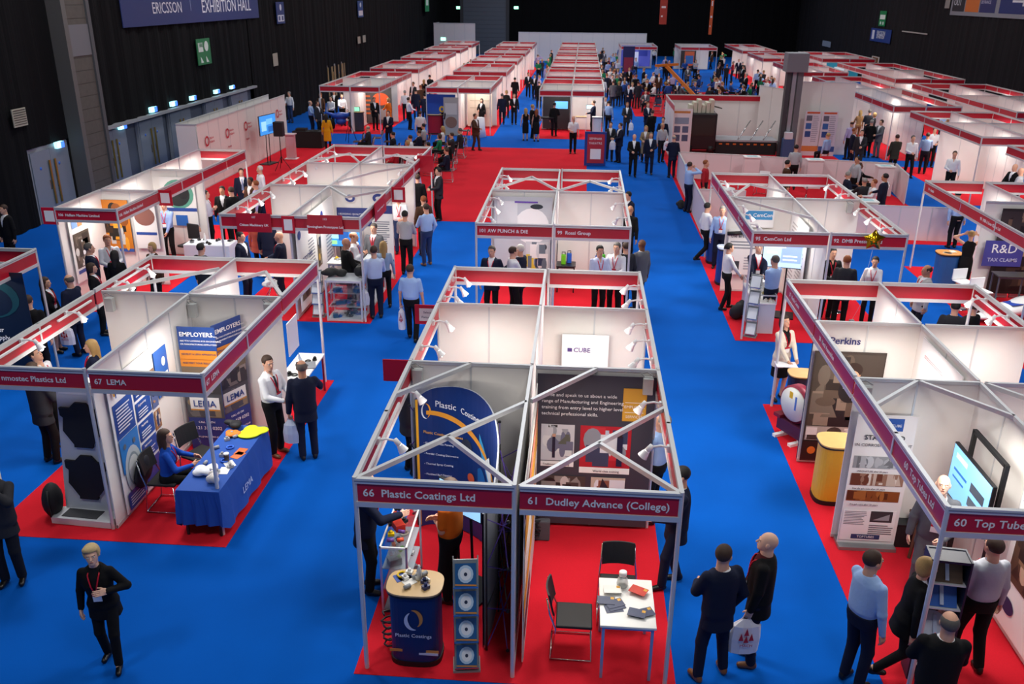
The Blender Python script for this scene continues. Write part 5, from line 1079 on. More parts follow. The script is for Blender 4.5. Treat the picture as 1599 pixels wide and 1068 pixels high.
board('roller_banner', 'white roller banner with fine print beside the Birmingham showcase', 'banner', -4.98, 22.0, .006, .5, 2.0, 35, 'F1F0EE', ((0, .9, 1, .1, '2E3C80'), (.08, .3, .8, .5, '7A7E8C', 'l', 14), (0, .12, 1, .05, '2E3C80')), legs=True) if False else None
board('poster', 'grey board with black machine strip on the wall behind Birmingham Prototypes', 'poster', -7.55, 25.58, 1.0, 1.1, .85, 'S', 'E9E9EA', ((.05, .2, .9, .6, '1E2024'), (.1, .35, .8, .12, 'C9CCD0', 'p', ('C9CCD0', '55585E', 'E8EAEE'), (10, 2))))
for i, (x, y, rz) in enumerate(((-7.5, 20.3, 2.0), (-7.1, 14.9, 2.4))):
    r = thing('white_lounge_chair', 'white moulded tub chair, %s' % ('inside the Citizen Machinery stand' if i == 0 else 'behind the LEMA back wall'), 'chair', (x, y, .006), rz)
    pr = [ell((0, 0, .45), (.26, .25, .06), .05), cap((-.25, -.05, .62), (-.2, .12, .52), .03, .03, .05), cap((.25, -.05, .62), (.2, .12, .52), .03, .03, .05), ell((0, -.22, .66), (.24, .05, .2), .06)]
    v, f = solid(pr, .02); me = mk_mesh('shell', [(v, f, 0)], 1); me.materials[0] = M('F2F2F4', .3); o = bpy.data.objects.new('shell', me); COL.objects.link(o); o.parent = r
    mb = MB(); [mb.tube([(0, 0, .4), (.2*a, .2*b, 0)], .012, CHROME, n=6) for a in (-1, 1) for b in (-1, 1)]; mb.build('legs_frame', r)
board('poster', 'long low board with navy product squares on the divider of the LEMA island rear', 'poster', -6.37, 14.7, .15, 1.6, 1.0, 'E', 'EDEDF0', ((.05, .15, .4, .7, '33405E'), (.55, .15, .4, .7, '33405E'), (.08, .3, .34, .4, '8A93A8', 'l', 5)))
# ================================================================ middle island, second
board('popup_poster', 'curvy white and grey COGPRO backdrop in the Punch & Die stand', 'poster', -1.4, 22.3, .1, 1.5, 2.25, 'S', 'C6CCD4', ((.35, .45, .6, .42, 'F7F8FA', 'e'), (.05, .6, .35, .35, 'DDE1E6'), (.62, .86, .22, .06, '23303C', 'e'), (.55, .08, .4, .4, 'D4DADF', 'p', ('D4DADF', '2A3F5C', 'E8D24A', '6A7C8A', 'F2F2F2', '1E2A36'), (6, 5)), (.35, .93, .4, .02, '6B4BB0')), (('COGPRO', .14, .66, .14, '3A3F4A'),))
for x, y, c, l in ((.0, 21.9, '22252C', 'left'), (.62, 21.9, '22252C', 'right')): table(x*1.0-.25+.4*(x > 0), y, .5 if x == 0 else .45, .45, .72, 'small black table at the back %s of the Rossi stand' % l, top=c, leg='1A1B1E')
for i, (x, y, c, n) in enumerate(((-.32, 21.85, '6CC21C', 'lime green'), (-.18, 21.98, '2A5CC0', 'blue'), (.56, 21.85, '2A5CC0', 'blue'), (.68, 21.95, '55C02A', 'green'))):
    r = thing('power_tool', '%s boxed hand tool on the %s black table of the Rossi stand' % (n, 'left' if i < 2 else 'right'), 'tool', (x, y, .726), .3*i); MB().box(-.06, -.05, 0, .06, .05, .26, M(c, .4)).build('body', r, bevel=.015); MB().tube([(-.04, 0, .26), (-.04, 0, .32), (.04, 0, .32), (.04, 0, .26)], .012, BLACK).build('handle', r)
board('roller_banner', 'grey and white product wall graphic beside the Rossi divider', 'banner', XC[1]-.09, 20.6, .1, 1.8, 2.0, 'W', 'D5D8DE', ((.1, .3, .5, .4, 'AEB6C2', 'e'), (.3, .1, .3, .1, '30343C')))
table(-.25, 23.9, .75, .5, .76, 'black cloth counter behind the Rossi wall with a laptop', top='20242E', leg='20242E'); tag(MB().box(-.6, 23.66, .02, .1, 24.14, .75, M('23283A', .8)).build('counter_cloth'), 'dark cloth around the counter behind the Rossi wall', 'tablecloth')
scatter(-.3, 23.8, -.1, 24.0, .768, (('laptop', 'silver', 'B9BCC0', 1),), 'the dark counter behind Rossi', 2)
board('picture_frame', 'white frame with small red picture standing behind the Rossi wall', 'picture', .35, 24.1, .75, .3, .4, 'S', 'F4F4F4', ((.3, .2, .4, .6, 'A83038'),)); counter(.35, 24.2, 'plain white square plinth under the framed picture behind Rossi', w=.36, d=.36, h=.74, body='ECECEC', top='F2F2F2')
counter(-1.55, 23.7, 'white drum counter with W logo behind the Punch & Die wall', w=.6, d=.5, h=.95, body='B9C0CC', top='C9CDD4'); text('W', .16, M('2A4A9A', .5), None, (-1.6, 23.44, .6)) if False else None
board('cylinder_banner', 'blue banner with white letter at the right of the drum counter', 'banner', -.85, 23.6, .006, .35, 1.1, 'S', '3F62B4', ((.2, .6, .6, .2, 'E9EEF6'), (.2, .2, .6, .2, 'E9EEF6')))
# ================================================================ TOP TUBES and neighbours
board('roller_banner', 'white banner on rusty and galvanised tubes, STANDARD IN CORROSION RESISTANT, near the bald man', 'banner', 4.2, 10.82, .006, .78, 2.05, 'S', 'EEEAE8',
      ((.28, .89, .5, .09, '2C57A8'), (.05, .61, .9, .09, '9A9C9E', 'p', ('9A9C9E', 'C6C8CA', '77797C', 'B4B6B8'), (14, 2)), (.05, .48, .9, .09, '9A7460', 'p', ('9A7460', 'C9B4A4', '6A3C2C', 'E0D4C8'), (14, 2)), (.03, .36, .9, .08, '8A4A22', 'p', ('8A4A22', 'A86430', '5A2C16'), (14, 2)), (.02, .05, .92, .24, 'F6F4F2'), (.05, .17, .4, .11, '77777C', 'l', 9), (.5, .2, .38, .085, '3A3A3E'), (.55, .215, .28, .05, '9A9CA0', 'T'), (.5, .1, .42, .08, '77777C', 'l', 5), (.22, .065, .5, .035, '2B3F6C')),
      (('MAGNATUBE', .53, .932, .055, 'F2F4F8', 'CENTER'), ('STANDARD', .5, .84, .1, '2A2A2E', 'CENTER'), ('IN CORROSION RESISTANT', .5, .785, .06, '2A2A2E', 'CENTER'), ('Hot dip galv tube after 30 years', .1, .458, .034, '2A2A2E'), ('MAGNATUBE after 30 years', .14, .59, .034, '2A2A2E'), ('Pre-galv tube after 30 years', .1, .335, .034, '2A2A2E'), ('TOPTUBES', .47, .083, .05, 'F2F4F8', 'CENTER')), legs=True)
tv(4.98, 9.95, 1.15, 1.15, 'large light-blue screen on a black trolley along the Top Tubes wall', 'W', bg='7FC0EE', content=((.55, .5, .35, .18, '3A4450'), (.55, .22, .35, .18, '4A5460'), (.1, .55, .35, .05, '2A6AB0'), (.1, .4, .3, .04, '2A6AB0'), (.1, .8, .3, .1, 'BFE0F6')), h=.72)
r = thing('screen_trolley', 'black tubular trolley frame carrying the large Top Tubes screen', 'trolley', (5.14, 9.95, .006)); MB().beam((0, -.45, 0.05), (0, -.45, 2.1), .05, .05, BLACK).build('upright', r); MB().beam((0, .45, 0.05), (0, .45, 2.1), .05, .05, BLACK).build('upright', r); MB().beam((0, -.45, 2.08), (0, .45, 2.08), .05, .05, BLACK).beam((0, -.45, 1.4), (0, .45, 1.4), .04, .05, BLACK).build('crossbar', r); MB().beam((-.06, -.45, .04), (-.4, -.45, .04), .05, .05, BLACK).beam((-.06, .45, .04), (-.4, .45, .04), .05, .05, BLACK).beam((0, -.45, .04), (0, .45, .04), .05, .05, BLACK).build('base', r)
board('poster', 'poster with blue heading and brown machine photo on the Top Tubes right wall', 'poster', XR[1]-.09, 8.75, .12, 1.2, 2.1, 'W', 'F0EEEE', ((.05, .78, .6, .16, '2F69A8'), (.1, .3, .8, .45, '5A4234', 'p', ('5A4234', '8A6A50', '2A1E18', 'C9A890', '3A2A22'), (6, 5)), (.3, .5, .35, .14, 'E6E6E6'), (.1, .1, .25, .1, '2A2F5A', 'e')), (('Tata', .1, .89, .12, 'F2F4F8'), ('Future', .1, .82, .12, 'F2F4F8')))
litrack(*G(1484, 866, 1.5), math.radians(6), 'navy upright leaflet stand with blue brochures behind the corner post', n=3, w=.3, gap=.5, art=False) if False else None
def uprack(x, y, rz, label):
    r = thing('leaflet_stand', label, 'leaflet stand', (x, y, .006), rz); nv = M('1A2138', .5)
    MB().box(-.19, .1, 0, .19, .13, 1.62, nv).build('back_panel', r)
    for s in (-1, 1): MB().box(s*.2-.01, -.14, 0, s*.2+.01, .13, 1.62, nv).build('side_panel', r)
    MB().box(-.19, -.13, 1.58, .19, .1, 1.61, nv).build('top_panel', r)
    for z, c in ((1.3, '6A5442'), (.98, '2E62B8'), (.58, 'C9D2E2'), (.2, '30343C')):
        s = MB().box(-.19, -.13, z, .19, .1, z+.015, M('D9DDE4', .4)).build('shelf', r)
        MB().add([(-.16, -.1, z+.02), (.16, -.1, z+.02), (.16, .06, z+.25), (-.16, .06, z+.25)], [(0, 1, 2, 3)], M(c, .4)).add([(-.02, -.103, z+.05), (.02, -.103, z+.05), (.02, .025, z+.22), (-.02, .025, z+.22)], [(0, 1, 2, 3)], M('BFD0EA', .4)).build('brochure', s)
uprack(*G(1482, 868, 1.6), math.radians(-6), 'navy leaflet stand with blue brochures just behind the Top Tubes corner post')
board('woman_poster', 'dark photo poster of a smiling woman in black with carpenter lettering, behind Top Tubes', 'poster', 4.35, 13.12, .08, 1.1, 1.95, 'S', '3A302A',
      ((.02, .33, .96, .65, '443A32', 'p', ('443A32', '5C4E42', '2A221E', '6E6256', '8A7868'), (7, 7)), (.32, .3, .5, .42, '16171B'), (.4, .55, .34, .22, '16171B', 'e'), (.46, .72, .22, .16, 'C99878', 'e'), (.44, .78, .26, .13, '2E1E16', 'e'), (.47, .72, .2, .12, 'D9A888', 'e'), (.46, .68, .22, .05, 'D8CFE0'), (.02, .2, .96, .13, 'A89C94', 'p', ('A89C94', '3A3430', 'D8D0CA', '6E6460'), (9, 3)), (.0, .02, 1, .17, '1E1613'), (.08, .07, .12, .07, 'C96A24', 'e')),
      (('Carpenter', .42, .1, .17, 'F2EEE8'),))
text('Perkins', .16, M('2B2F6C', .5), tag(thing('company_sign', 'navy lettering Perkins on the wall above the woman poster', 'sign', (4.35, 13.14, 2.2)), None), (-.35, -.005, 0), sx=1.0, bold=.004)
board('navy_panel', 'narrow navy panel standing edge-on left of the woman poster', 'panel', 3.86, 13.33, .006, .12, 2.2, 'S', '17254A')
board('poster', 'white board with black hexagon logo and blue triangle behind the Top Tubes wall', 'poster', XR[1]+.09, 12.1, .5, 1.6, 1.9, 'E', 'F0EFF0', ((.1, .5, .1, .1, '26222E', 'e'),)) if False else None
board('poster', 'white board with dark hexagon logo and blue corner on the divider behind Top Tubes', 'poster', XR[1]-.09, 12.15, .5, 1.5, 1.9, 'W', 'F0EFF0', ((.12, .62, .1, .07, '26222E', 'e'), (.2, .56, .09, .06, '6A6470', 'e'), (.0, .1, .3, .45, '5A58B8', 't'), (.12, .86, .5, .03, 'D88A90', 'l', 2)), (('Birmingham', .3, .6, .13, '3A3A50'),))
counter(4.03, 12.1, 'yellow counter with beech top half hidden by the Top Tubes banner', w=.55, d=.5, h=1.0, body='D9A928', top='D0B070'); board('company_sign', 'small black lettering panel on the yellow counter front', 'sign', 4.02, 11.84, .3, .3, .3, 'S', 'D9A928', (), (('Jayson', .1, .5, .1, '1A1A1A'),)) if False else None
counter(4.12, 14.75, 'navy counter with beech top beside the woman in the cream jacket', w=.5, d=.42, h=.95, body='141C3C', top='CDA468')
r = thing('drum_exhibit', 'large round white drum face in a maroon frame standing at the aisle edge', 'exhibit', (3.86, 14.0, .006), math.radians(-62))
MB().tube([(0, -.05, .68), (0, .12, .68)], .34, M('8A1838', .4), n=28).build('drum', r); MB().tube([(0, -.075, .68), (0, -.05, .68)], .30, M('E6ECE4', .4), n=28).build('drum_face', r); MB().box(-.1, -.08, .78, -.02, -.076, .9, M('E8C21C', .5)).box(.05, -.08, .6, .09, -.076, .85, M('4A7AC8', .5)).build('label_marks', r)
MB().box(-.3, -.1, .12, .3, .2, .34, M('4A1834', .5)).box(-.36, -.14, .34, -.2, .1, .4, M('7A1428', .5)).build('cradle', r)
for s in (-1, 1): MB().box(s*.2-.04, -.22, 0, s*.2+.04, .2, .05, WHT).box(s*.2-.03, -.03, .05, s*.2+.03, .03, .13, WHT).build('foot', r)
x_, y_ = G(1405, 846); r = thing('black_box', 'plain black cube standing right of the Top Tubes banner', 'box', (x_, y_, .006)); MB().box(-.19, -.15, 0, .19, .15, .36, M('17181B', .6)).build('body', r, bevel=.01); MB().box(-.2, -.16, .36, .2, .16, .375, M('202226', .5)).build('lid', r)
x_, y_ = G(1432, 862); r = thing('wooden_stool', 'dark wooden stool with slanted legs beside the black cube', 'stool', (x_, y_, .006)); MB().box(-.15, -.15, .55, .15, .15, .59, M('5A3A2A', .6)).build('seat', r); [MB().beam((a*.12, b*.12, .55), (a*.17, b*.17, 0.01), .035, .035, M('5A3A2A', .6)).build('leg', r) for a in (-1, 1) for b in (-1, 1)]
table(6.1, 9.6, .8, .5, .75, 'low table at the right photo edge beyond the Top Tubes wall', top='9A9CA0')
# ================================================================ CEMCON and DMB
r = thing('display_case', 'white counter case with glass top full of small samples in the CemCon stand', 'display case', (4.3, 19.95, .006)); MB().box(-.24, -.75, 0, .24, .75, .72, M('C9CDD8', .5)).build('body', r); MB().box(-.25, -.76, .7, .25, .76, .73, WHT).build('deck', r)
mb = MB(); [mb.box(a*.24-.012, b*.75-.012, .72, a*.24+.012, b*.75+.012, .92, ALU) for a in (-1, 1) for b in (-1, 1)]; mb.box(-.25, -.76, .9, -.23, .76, .92, ALU).box(.23, -.76, .9, .25, .76, .92, ALU).box(-.25, -.76, .9, .25, -.74, .92, ALU).box(-.25, .74, .9, .25, .76, .92, ALU).build('frame', r); MB().box(-.23, -.74, .905, .23, .74, .912, GLASS).build('glass_top', r)
scatter(4.12, 19.3, 4.48, 20.6, .737, (('block_sample', 'white', 'E9E9E6', 5), ('ring_sample', 'steel', 'A9ACB0', 4), ('block_sample', 'yellow', 'E8C82A', 2), ('block_sample', 'orange', 'D98A3A', 2)), 'the CemCon counter case deck', 9); scatter(4.12, 19.9, 4.48, 20.6, .925, (('block_sample', 'steel', 'A9ACB0', 5), ('box', 'white', 'E6E6E6', 3), ('ring_sample', 'black', '2A2A2C', 2)), 'the CemCon glass top', 10)
litrack(4.0, 18.98, math.radians(-20), 'silver zigzag brochure rack at the front corner of the CemCon stand', n=4, w=.24, gap=.37, art=False, lean=.0)
tv(4.85, 20.4, 1.22, .95, 'bright blue-white screen on a slim pole in the CemCon stand', -12, bg='B8D4F4', content=((.45, .2, .5, .7, '8FA8F0'), (.1, .55, .25, .08, 'EEF4FC'), (.5, .3, .35, .05, 'EEF4FC'), (.5, .45, .35, .05, 'EEF4FC'), (.05, .8, .5, .1, 'D9E8FA')), stand_h=1.17, h=.62)
board('company_sign', 'blue CemCon header board on the white back wall', 'sign', 4.55, 22.15, 1.75, .75, .45, 'S', 'F2F2F2', ((.05, .45, .9, .5, '3A8FC8'),), (('CemCon', .3, .7, .13, 'F4F8FA'),)); board('poster', 'white fine-print board on the CemCon back wall with small photos', 'poster', 4.4, 22.14, .5, 1.1, 1.2, 'S', 'F2F1F0', ((.05, .55, .9, .2, '8A8E98', 'l', 3), (.05, .1, .25, .2, '3A3E46'), (.4, .1, .5, .3, 'A9ACB4', 'l', 5)), (('the art of fastening', .05, .85, .12, '4A4F5A'),))
board('poster', 'tall white poster with slanted rows of print on the right CemCon wall', 'poster', 5.27, 20.9, .2, 1.7, 2.1, 'W', 'EFEDEC', ((.1, .1, .35, .8, 'B8B4B6', 'l', 18), (.55, .1, .35, .8, 'B8B4B6', 'l', 18)))
r = thing('gas_spring', 'black rod exhibit mounted high on the CemCon wall', 'exhibit', (4.15, 22.12, 1.62)); MB().tube([(-.35, -.04, -.03), (.05, -.04, 0)], .05, BLACK).tube([(.05, -.04, 0), (.4, -.04, .03)], .025, BLACK).build('rod', r)
counter(4.0, 24.95, 'tall navy counter nearest the low white wall, a wicker basket on it', w=.5, d=.5, h=1.0, body='173A86', top='173A86'); counter(3.97, 22.95, 'tall navy counter with white leaflets left of the CemCon back wall', w=.46, d=.5, h=1.0, body='173A86', top='B9C6DA')
r = thing('wicker_basket', 'brown wicker basket on the navy counter by the low wall', 'basket', (4.15, 24.9, 1.012)); MB().lathe([(0, 0), (.2, 0), (.24, .2), (.22, .2), (.19, .02), (0, .02)], M('8A6A48', .8, noise=.3, scale=40, bump=.5), n=20).build('body', r); scatter(3.85, 22.8, 4.1, 23.1, 1.006, (('leaflet', 'white', 'EDEFF2', 3), ('bottle', 'pale blue', 'A9C6DA', 1)), 'the navy counter left of CemCon', 5)
lump('rucksack', 'black rucksack on the floor left of the CemCon counter case', 'bag', 3.95, 20.2, .006, .3, .3, .45, '17181C', 7, 6)
table(6.35, 20.9, .6, .6, .95, 'yellow round poseur table in the DMB stand', top='E8C040', shape='round'); table(6.2, 24.0, .7, .7, .74, 'round white table in the rear stand behind DMB', top='F2F2F2', shape='round')
for x, y, a in ((4.6, 24.2, .3), (4.9, 23.4, 1.9), (6.4, 23.2, 2.6)): table(x, y, .65, .65, .5, 'low round white table %s' % ('in the corner behind the navy counters' if x < 4.7 else ('by the CemCon rear divider' if x < 5 else 'behind the DMB rear rail')), top='F6F6F6', shape='round')
x_, z_ = WY(1365, 375, 18.6)
r = thing('star_balloon', 'shiny gold foil star balloon in front of the DMB fascia', 'balloon', (x_, 18.6, z_)); pts = [((.24 if k % 2 == 0 else .145)*math.sin(k*PI/5), (.24 if k % 2 == 0 else .145)*math.cos(k*PI/5)) for k in range(10)]
MB().add([(a, 0, b) for a, b in pts]+[(0, -.1, 0), (0, .1, 0)], [(k, (k+1) % 10, 10) for k in range(10)]+[((k+1) % 10, k, 11) for k in range(10)], M('D9A818', .2, .9), True).build('foil', r); MB().tube([(0, 0, -.22), (-.03, .02, -.7), (.05, .3, -1.5), (.1, .9, -z_+.3)], .004, WHT, n=4).build('ribbon', r); MB().box(.05, .85, -z_+.01, .15, .95, -z_+.3, GREY).build('weight', r)
# ================================================================ R&D stand
x_, z_ = WY(1567, 395, 22.3)
board('mural', 'large dark workshop mural on the wall with the purple R&D sign', 'mural', 11.75, 22.34, .15, 2.5, 2.2, 'S', '2E2822', ((0, .45, 1, .12, 'B89A78'), (0, .57, 1, .4, '3A3230', 'p', ('3A3230', '6A5444', '8A7460', '1E1A18', 'A89078'), (10, 4)), (0, 0, 1, .45, '221D1A', 'p', ('221D1A', '3A2E26', '5A4636', '14110F'), (10, 5))))
board('company_sign', 'purple sign reading R&D TAX CLAIMS on the dark mural', 'sign', x_, 22.3, z_-.35, .95, .66, 'S', '4A4A9A', (), (('R&D', .5, .68, .32, 'F4F4F8', 'CENTER'), ('TAX CLAIMS', .5, .25, .13, 'C9C9E8', 'CENTER')))
counter(9.72, 23.05, 'tapered blue counter with orange topped brochures by the woman in black', w=.6, d=.5, h=1.0, body='2A5C9A', top='D9934A'); scatter(9.6, 22.95, 9.85, 23.15, 1.01, (('leaflet', 'white and orange', 'F0E0C8', 3),), 'the tapered blue counter', 4)
table(10.5, 21.2, .8, .45, 1.0, 'dark high table before the R&D mural', top='3A3634', leg='5A5C60')
for i, (px, py) in enumerate(((1505, 455), (1532, 470))):
    x_, y_ = G(px, py-15, .7); r = thing('bar_stool', 'white seated bar stool, %s of two before the R&D mural' % ('left' if i == 0 else 'right'), 'stool', (x_, y_, .006), .3); MB().box(-.2, -.18, .68, .2, .18, .71, M('F2F3F5', .3)).build('seat', r, bevel=.02); MB().box(-.2, .17, .71, .2, .2, .98, M('F2F3F5', .3)).build('backrest', r, bevel=.01); MB().tube([(0, 0, .03), (0, 0, .68)], .025, CHROME).build('pole', r); MB().lathe([(0, 0), (.2, 0), (.18, .02), (0, .03)], CHROME).build('base', r)
x_, y_ = G(1575, 480, .3); r = thing('racing_kart', 'low white racing car nose with blue lettering at the right photo edge', 'car', (x_, y_, .006), .4); v, f = solid([ell((0, 0, .25), (.75, .3, .16), .05), ell((.6, 0, .3), (.5, .35, .2), .1), ell((-.5, 0, .15), (.5, .2, .08), .05)], .03); me = mk_mesh('body', [(v, f, 0)], 1); me.materials[0] = M('F0F1F4', .3); o = bpy.data.objects.new('body', me); COL.objects.link(o); o.parent = r; [MB().tube([(a, b-.06, .16), (a, b+.06, .16)], .16, BLACK, n=16).build('wheel', r) for a in (-.5, .7) for b in (-.42, .42)]; MB().box(-.1, -.2, .405, .25, .12, .412, M('2A4AB0', .4)).box(.7, -.2, .5, .9, .2, .51, M('D8402A', .4)).build('marking', r)
x_, y_ = G(1582, 430, .6); r = thing('pennant', 'small yellow triangle flag beside the racing car nose', 'flag', (x_, y_, .006)); MB().prism([(-.16, 0), (.16, 0), (.16, .01), (-.16, .01)], 1.0, 1.001, BLACK).add([(-.14, 0, .75), (.14, 0, .75), (-.02, 0, 1.1), (-.14, .01, .75), (.14, .01, .75), (-.02, .01, 1.1)], [(0, 1, 2), (5, 4, 3), (0, 2, 5, 3), (1, 4, 5, 2)], M('D8D81E', .5)).build('flag', r); MB().tube([(0, 0, 0), (0, 0, .8)], .01, BLACK).build('pole', r)
# ================================================================ low white walls and presentation area
LW = M('E6D9DC', .6)  # white walls; red bounce off the carpet is tinted into the base colour
def lowwall(x0, y0, x1, y1, label):
    mb = MB(); mb.beam((x0, y0, .54), (x1, y1, .54), .04, 1.06, LW); mb.beam((x0, y0, 1.08), (x1, y1, 1.08), .06, .03, ALU); L = math.hypot(x1-x0, y1-y0); n = round(L); [mb.box(x0+(x1-x0)*i/n-.02, y0+(y1-y0)*i/n-.024, 0, x0+(x1-x0)*i/n+.02, y0+(y1-y0)*i/n+.024, 1.09, ALU) for i in range(n+1)]; return tag(mb.build('low_partition'), label, 'partition')
lowwall(4.0, 27.0, 4.12, 37.5, 'long low white partition along the aisle left of the truck stage'); lowwall(4.2, 37.55, 12.35, 35.9, 'low bounce-tinted white partition running in front of the truck stage'); lowwall(12.42, 35.8, 12.1, 33.4, 'short low partition end by the right aisle')
lowwall(7.3, 28.3, 12.0, 28.0, 'low bluish partition behind the DMB stand'); lowwall(4.1, 30.0, 5.6, 29.9, 'short low partition beside the navy counters')
for x, y, l in ((6.95, 36.5, 'left'), (9.35, 36.1, 'middle'), (11.75, 35.0, 'right'), (9.2, 28.6, 'front')):
    r = thing('white_plinth', 'white plinth with leaflet top at the %s of the low partitions' % l, 'plinth', (x, y, .006)); MB().box(-.3, -.22, 0, .3, .22, 1.1, LW).build('body', r); MB().box(-.33, -.25, 1.1, .33, .25, 1.14, WHT).build('top', r); MB().box(-.2, -.15, 1.14, .2, .15, 1.146, M('A9D0D8', .5)).build('leaflet', r)
for i, (x, y, s) in enumerate(((7.3, 33.2, 1), (8.6, 33.8, .9), (9.7, 31.8, .9), (6.0, 33.6, .8), (5.2, 31.9, .8))): table(x, y, 1.0*s, 1.0*s, .74, 'round white bistro table, %s within the low white partitions' % ordn(i), top='F6F6F6', shape='round')
for i, (px, py) in enumerate(((1212, 262), (1250, 262), (1370, 300), (1190, 285))): x_, y_ = G(px, py, .5); chair(x_, y_, .9*i, 'white chair inside the low partitions, %s from the truck stage' % ordn(i), 'white', 'white chairs inside the low partitions')
# stage walls, truck, tower
def bigwall(x0, y0, x1, y1, h, label, red=False):
    mb = MB(); wallrun(x0, y0, x1, y1, mb, h=h, step=1.4)
    if red: mb.beam((x0, y0-.03, h-.17), (x1, y1-.03, h-.17), .02, .22, FASC)
    return tag(mb.build('white_partition'), label, 'partition')
bigwall(4.3, 46.6, 9.2, 46.6, 2.5, 'white back wall with red rail behind the black truck', True); bigwall(4.25, 42.0, 4.25, 46.5, 2.5, 'white side wall on the aisle side of the truck stage', True); bigwall(9.9, 44.6, 12.9, 44.2, 3.4, 'tall white wall right of the grey lifting tower'); bigwall(8.9, 46.7, 9.8, 44.8, 3.0, 'angled white wall behind the grey lifting tower')
r = thing('truck', 'black truck cab block with white engine parts on top', 'truck', (5.75, 43.9, .006)); MB().box(-.72, -.5, .25, .72, .9, 1.95, M('17181C', .35)).build('cab', r, bevel=.05); MB().box(-.6, -.52, .9, .6, -.5, 1.75, M('2A2724', .15)).build('windscreen', r)
for a in (-.5, .5): MB().tube([(a-.12, -.3, .27), (a+.12, -.3, .27)], .26, BLACK, n=18).build('wheel', r)
for i in range(6): MB().box(-.62+.2*i, -.3+.05*(i % 2), 1.95, -.45+.2*i, .5, 2.3+.12*(i % 3), M('CFCBB8', .6)).build('engine_block', r)
MB().beam((.3, 0, 2.3), (.9, .1, 2.15), .5, .05, M('4A4C44', .5)).build('flap', r)
r = thing('stage_platform', 'black platform with pale deck and orange tabs beside the truck', 'platform', (8.3, 44.4, .006)); MB().box(-1.75, -.6, 0, 1.15, .8, .6, M('15161A', .7)).build('skirt', r); MB().box(-1.77, -.62, .6, 1.17, .82, .68, M('A9ADB4', .4)).build('deck', r); [MB().box(-1.6+.33*i, -.625, .45, -1.45+.33*i, -.615, .52, M('D8702A', .5)).build('tab', r) for i in range(8)]
for i, x in enumerate((7.6, 8.2, 8.8)): tag(MB().tube([(x, 43.9, .7), (x+.65, 44.7, 1.5)], .03, STEEL).build('support_strut'), 'slanting steel strut on the stage platform, %s from the truck' % ordn(i), 'strut')
r = thing('lifting_tower', 'tall grey tower with boxy head beside the stage platform', 'tower', (9.75, 43.4, .006)); MB().box(-.3, -.1, 0, -.1, .3, 3.9, M('3E4046', .5)).box(-.05, -.15, 0, .12, .2, 3.9, M('9A9CA4', .4)).box(.2, -.1, 0, .45, .3, 3.9, M('6E7076', .5)).build('mast', r); MB().box(-.42, -.4, 3.9, .55, .5, 4.75, M('7A7C84', .5)).build('head', r, bevel=.03); MB().box(-.2, -.5, .02, .3, -.12, .9, M('3A5A8A', .5)).box(-.15, -.52, .9, .2, -.2, 1.2, M('D8DDE6', .5)).build('control_unit', r)
for i, (px, py) in enumerate(((1262, 243), (1288, 244))):
    x_, y_ = G(px, py); board('roller_banner', 'white roller banner with blue photos, %s of two before the tall white wall' % ('left' if i == 0 else 'right'), 'banner', x_, y_, .006, .75, 2.1, 'S', 'E4DDE6', ((.1, .78, .35, .12, '6A6A7A'), (.1, .6, .35, .13, '3A6AB0'), (.1, .42, .35, .13, '2E5090'), (.5, .3, .4, .6, 'B4AEBE', 'l', 14), (.0, .1, 1, .12, ('E08A4A', '3A5A9A')[i]), (.1, .94, .8, .04, 'D8603A')))
x_, y_ = G(1040, 236); board('poster', 'poster of six machine photos on the aisle side of the truck stage', 'poster', 4.75, 43.0, .2, .95, 2.0, 'S', 'E9E6EA', ((.15, .25, .3, .15, '4A5A7A'), (.55, .25, .3, .15, '4A5A7A'), (.15, .45, .3, .15, '5A6A8A'), (.55, .45, .3, .15, '5A6A8A'), (.15, .65, .7, .15, '8AA0B8'), (.1, .9, .8, .05, 'C98A4A')))
r = thing('signboard', 'blue bordered red notice board at the corner of the wide red carpet', 'sign', (.68, 39.9, .006)); MB().box(-.48, -.04, 0, .48, .04, 1.5, M('1E3A8A', .5)).build('panel', r); MB().box(-.36, -.05, .12, .4, -.04, 1.4, M('B02A3A', .5)).box(-.22, -.054, .3, .25, -.05, .75, WHT).build('print', r); text('SEMINAR', .14, WHT, r, (0, -.06, 1.2), align='CENTER'); text('THEATRE', .14, WHT, r, (0, -.06, 1.0), align='CENTER')
# screen wall on the left
mb = MB(); wallrun(-14.5, 32.9, -14.5, 43.4, mb, step=1.0); wallrun(-15.3, 32.9, -14.53, 32.9, mb); wallrun(-15.3, 32.95, -15.3, 43.4, mb, step=1.0); tag(mb.build('screen_wall'), 'long white partition with red round logos behind the wall screen', 'partition')
for i in range(5):
    y = 33.9+2.1*i; r = thing('printed_logo', 'red ring logo with small lettering on the long partition, %s from the doors' % ordn(i), 'logo', (-14.46, y, 1.2), PI/2); mb = MB(); k = 20
    mb.add([(.2*math.cos(a*2*PI/k)-.25, -.004, .55+.2*math.sin(a*2*PI/k)) for a in range(k)]+[(.13*math.cos(a*2*PI/k)-.25, -.004, .55+.13*math.sin(a*2*PI/k)) for a in range(k)], [(a, (a+1) % k, (a+1) % k+k, a+k) for a in range(k)], M('C42A3C', .5)); mb.build('ring', r); text('Made in', .13, M('C42A3C', .5), r, (0, -.004, .62)); text('Midlands', .13, M('C42A3C', .5), r, (0, -.004, .47)); text('Medilink', .12, M('B03040', .5), r, (-.35, -.004, 0))
tv(-13.75, 38.6, 1.3, 1.35, 'blue screen on a black twin-leg floor stand before the white partition', 78, bg='3A8AD8', content=((.1, .2, .3, .5, '8FC8F0'), (.5, .1, .4, .3, '2560A8'), (.4, .5, .4, .3, '6AB0E8')), stand_h=1.3, h=.85)
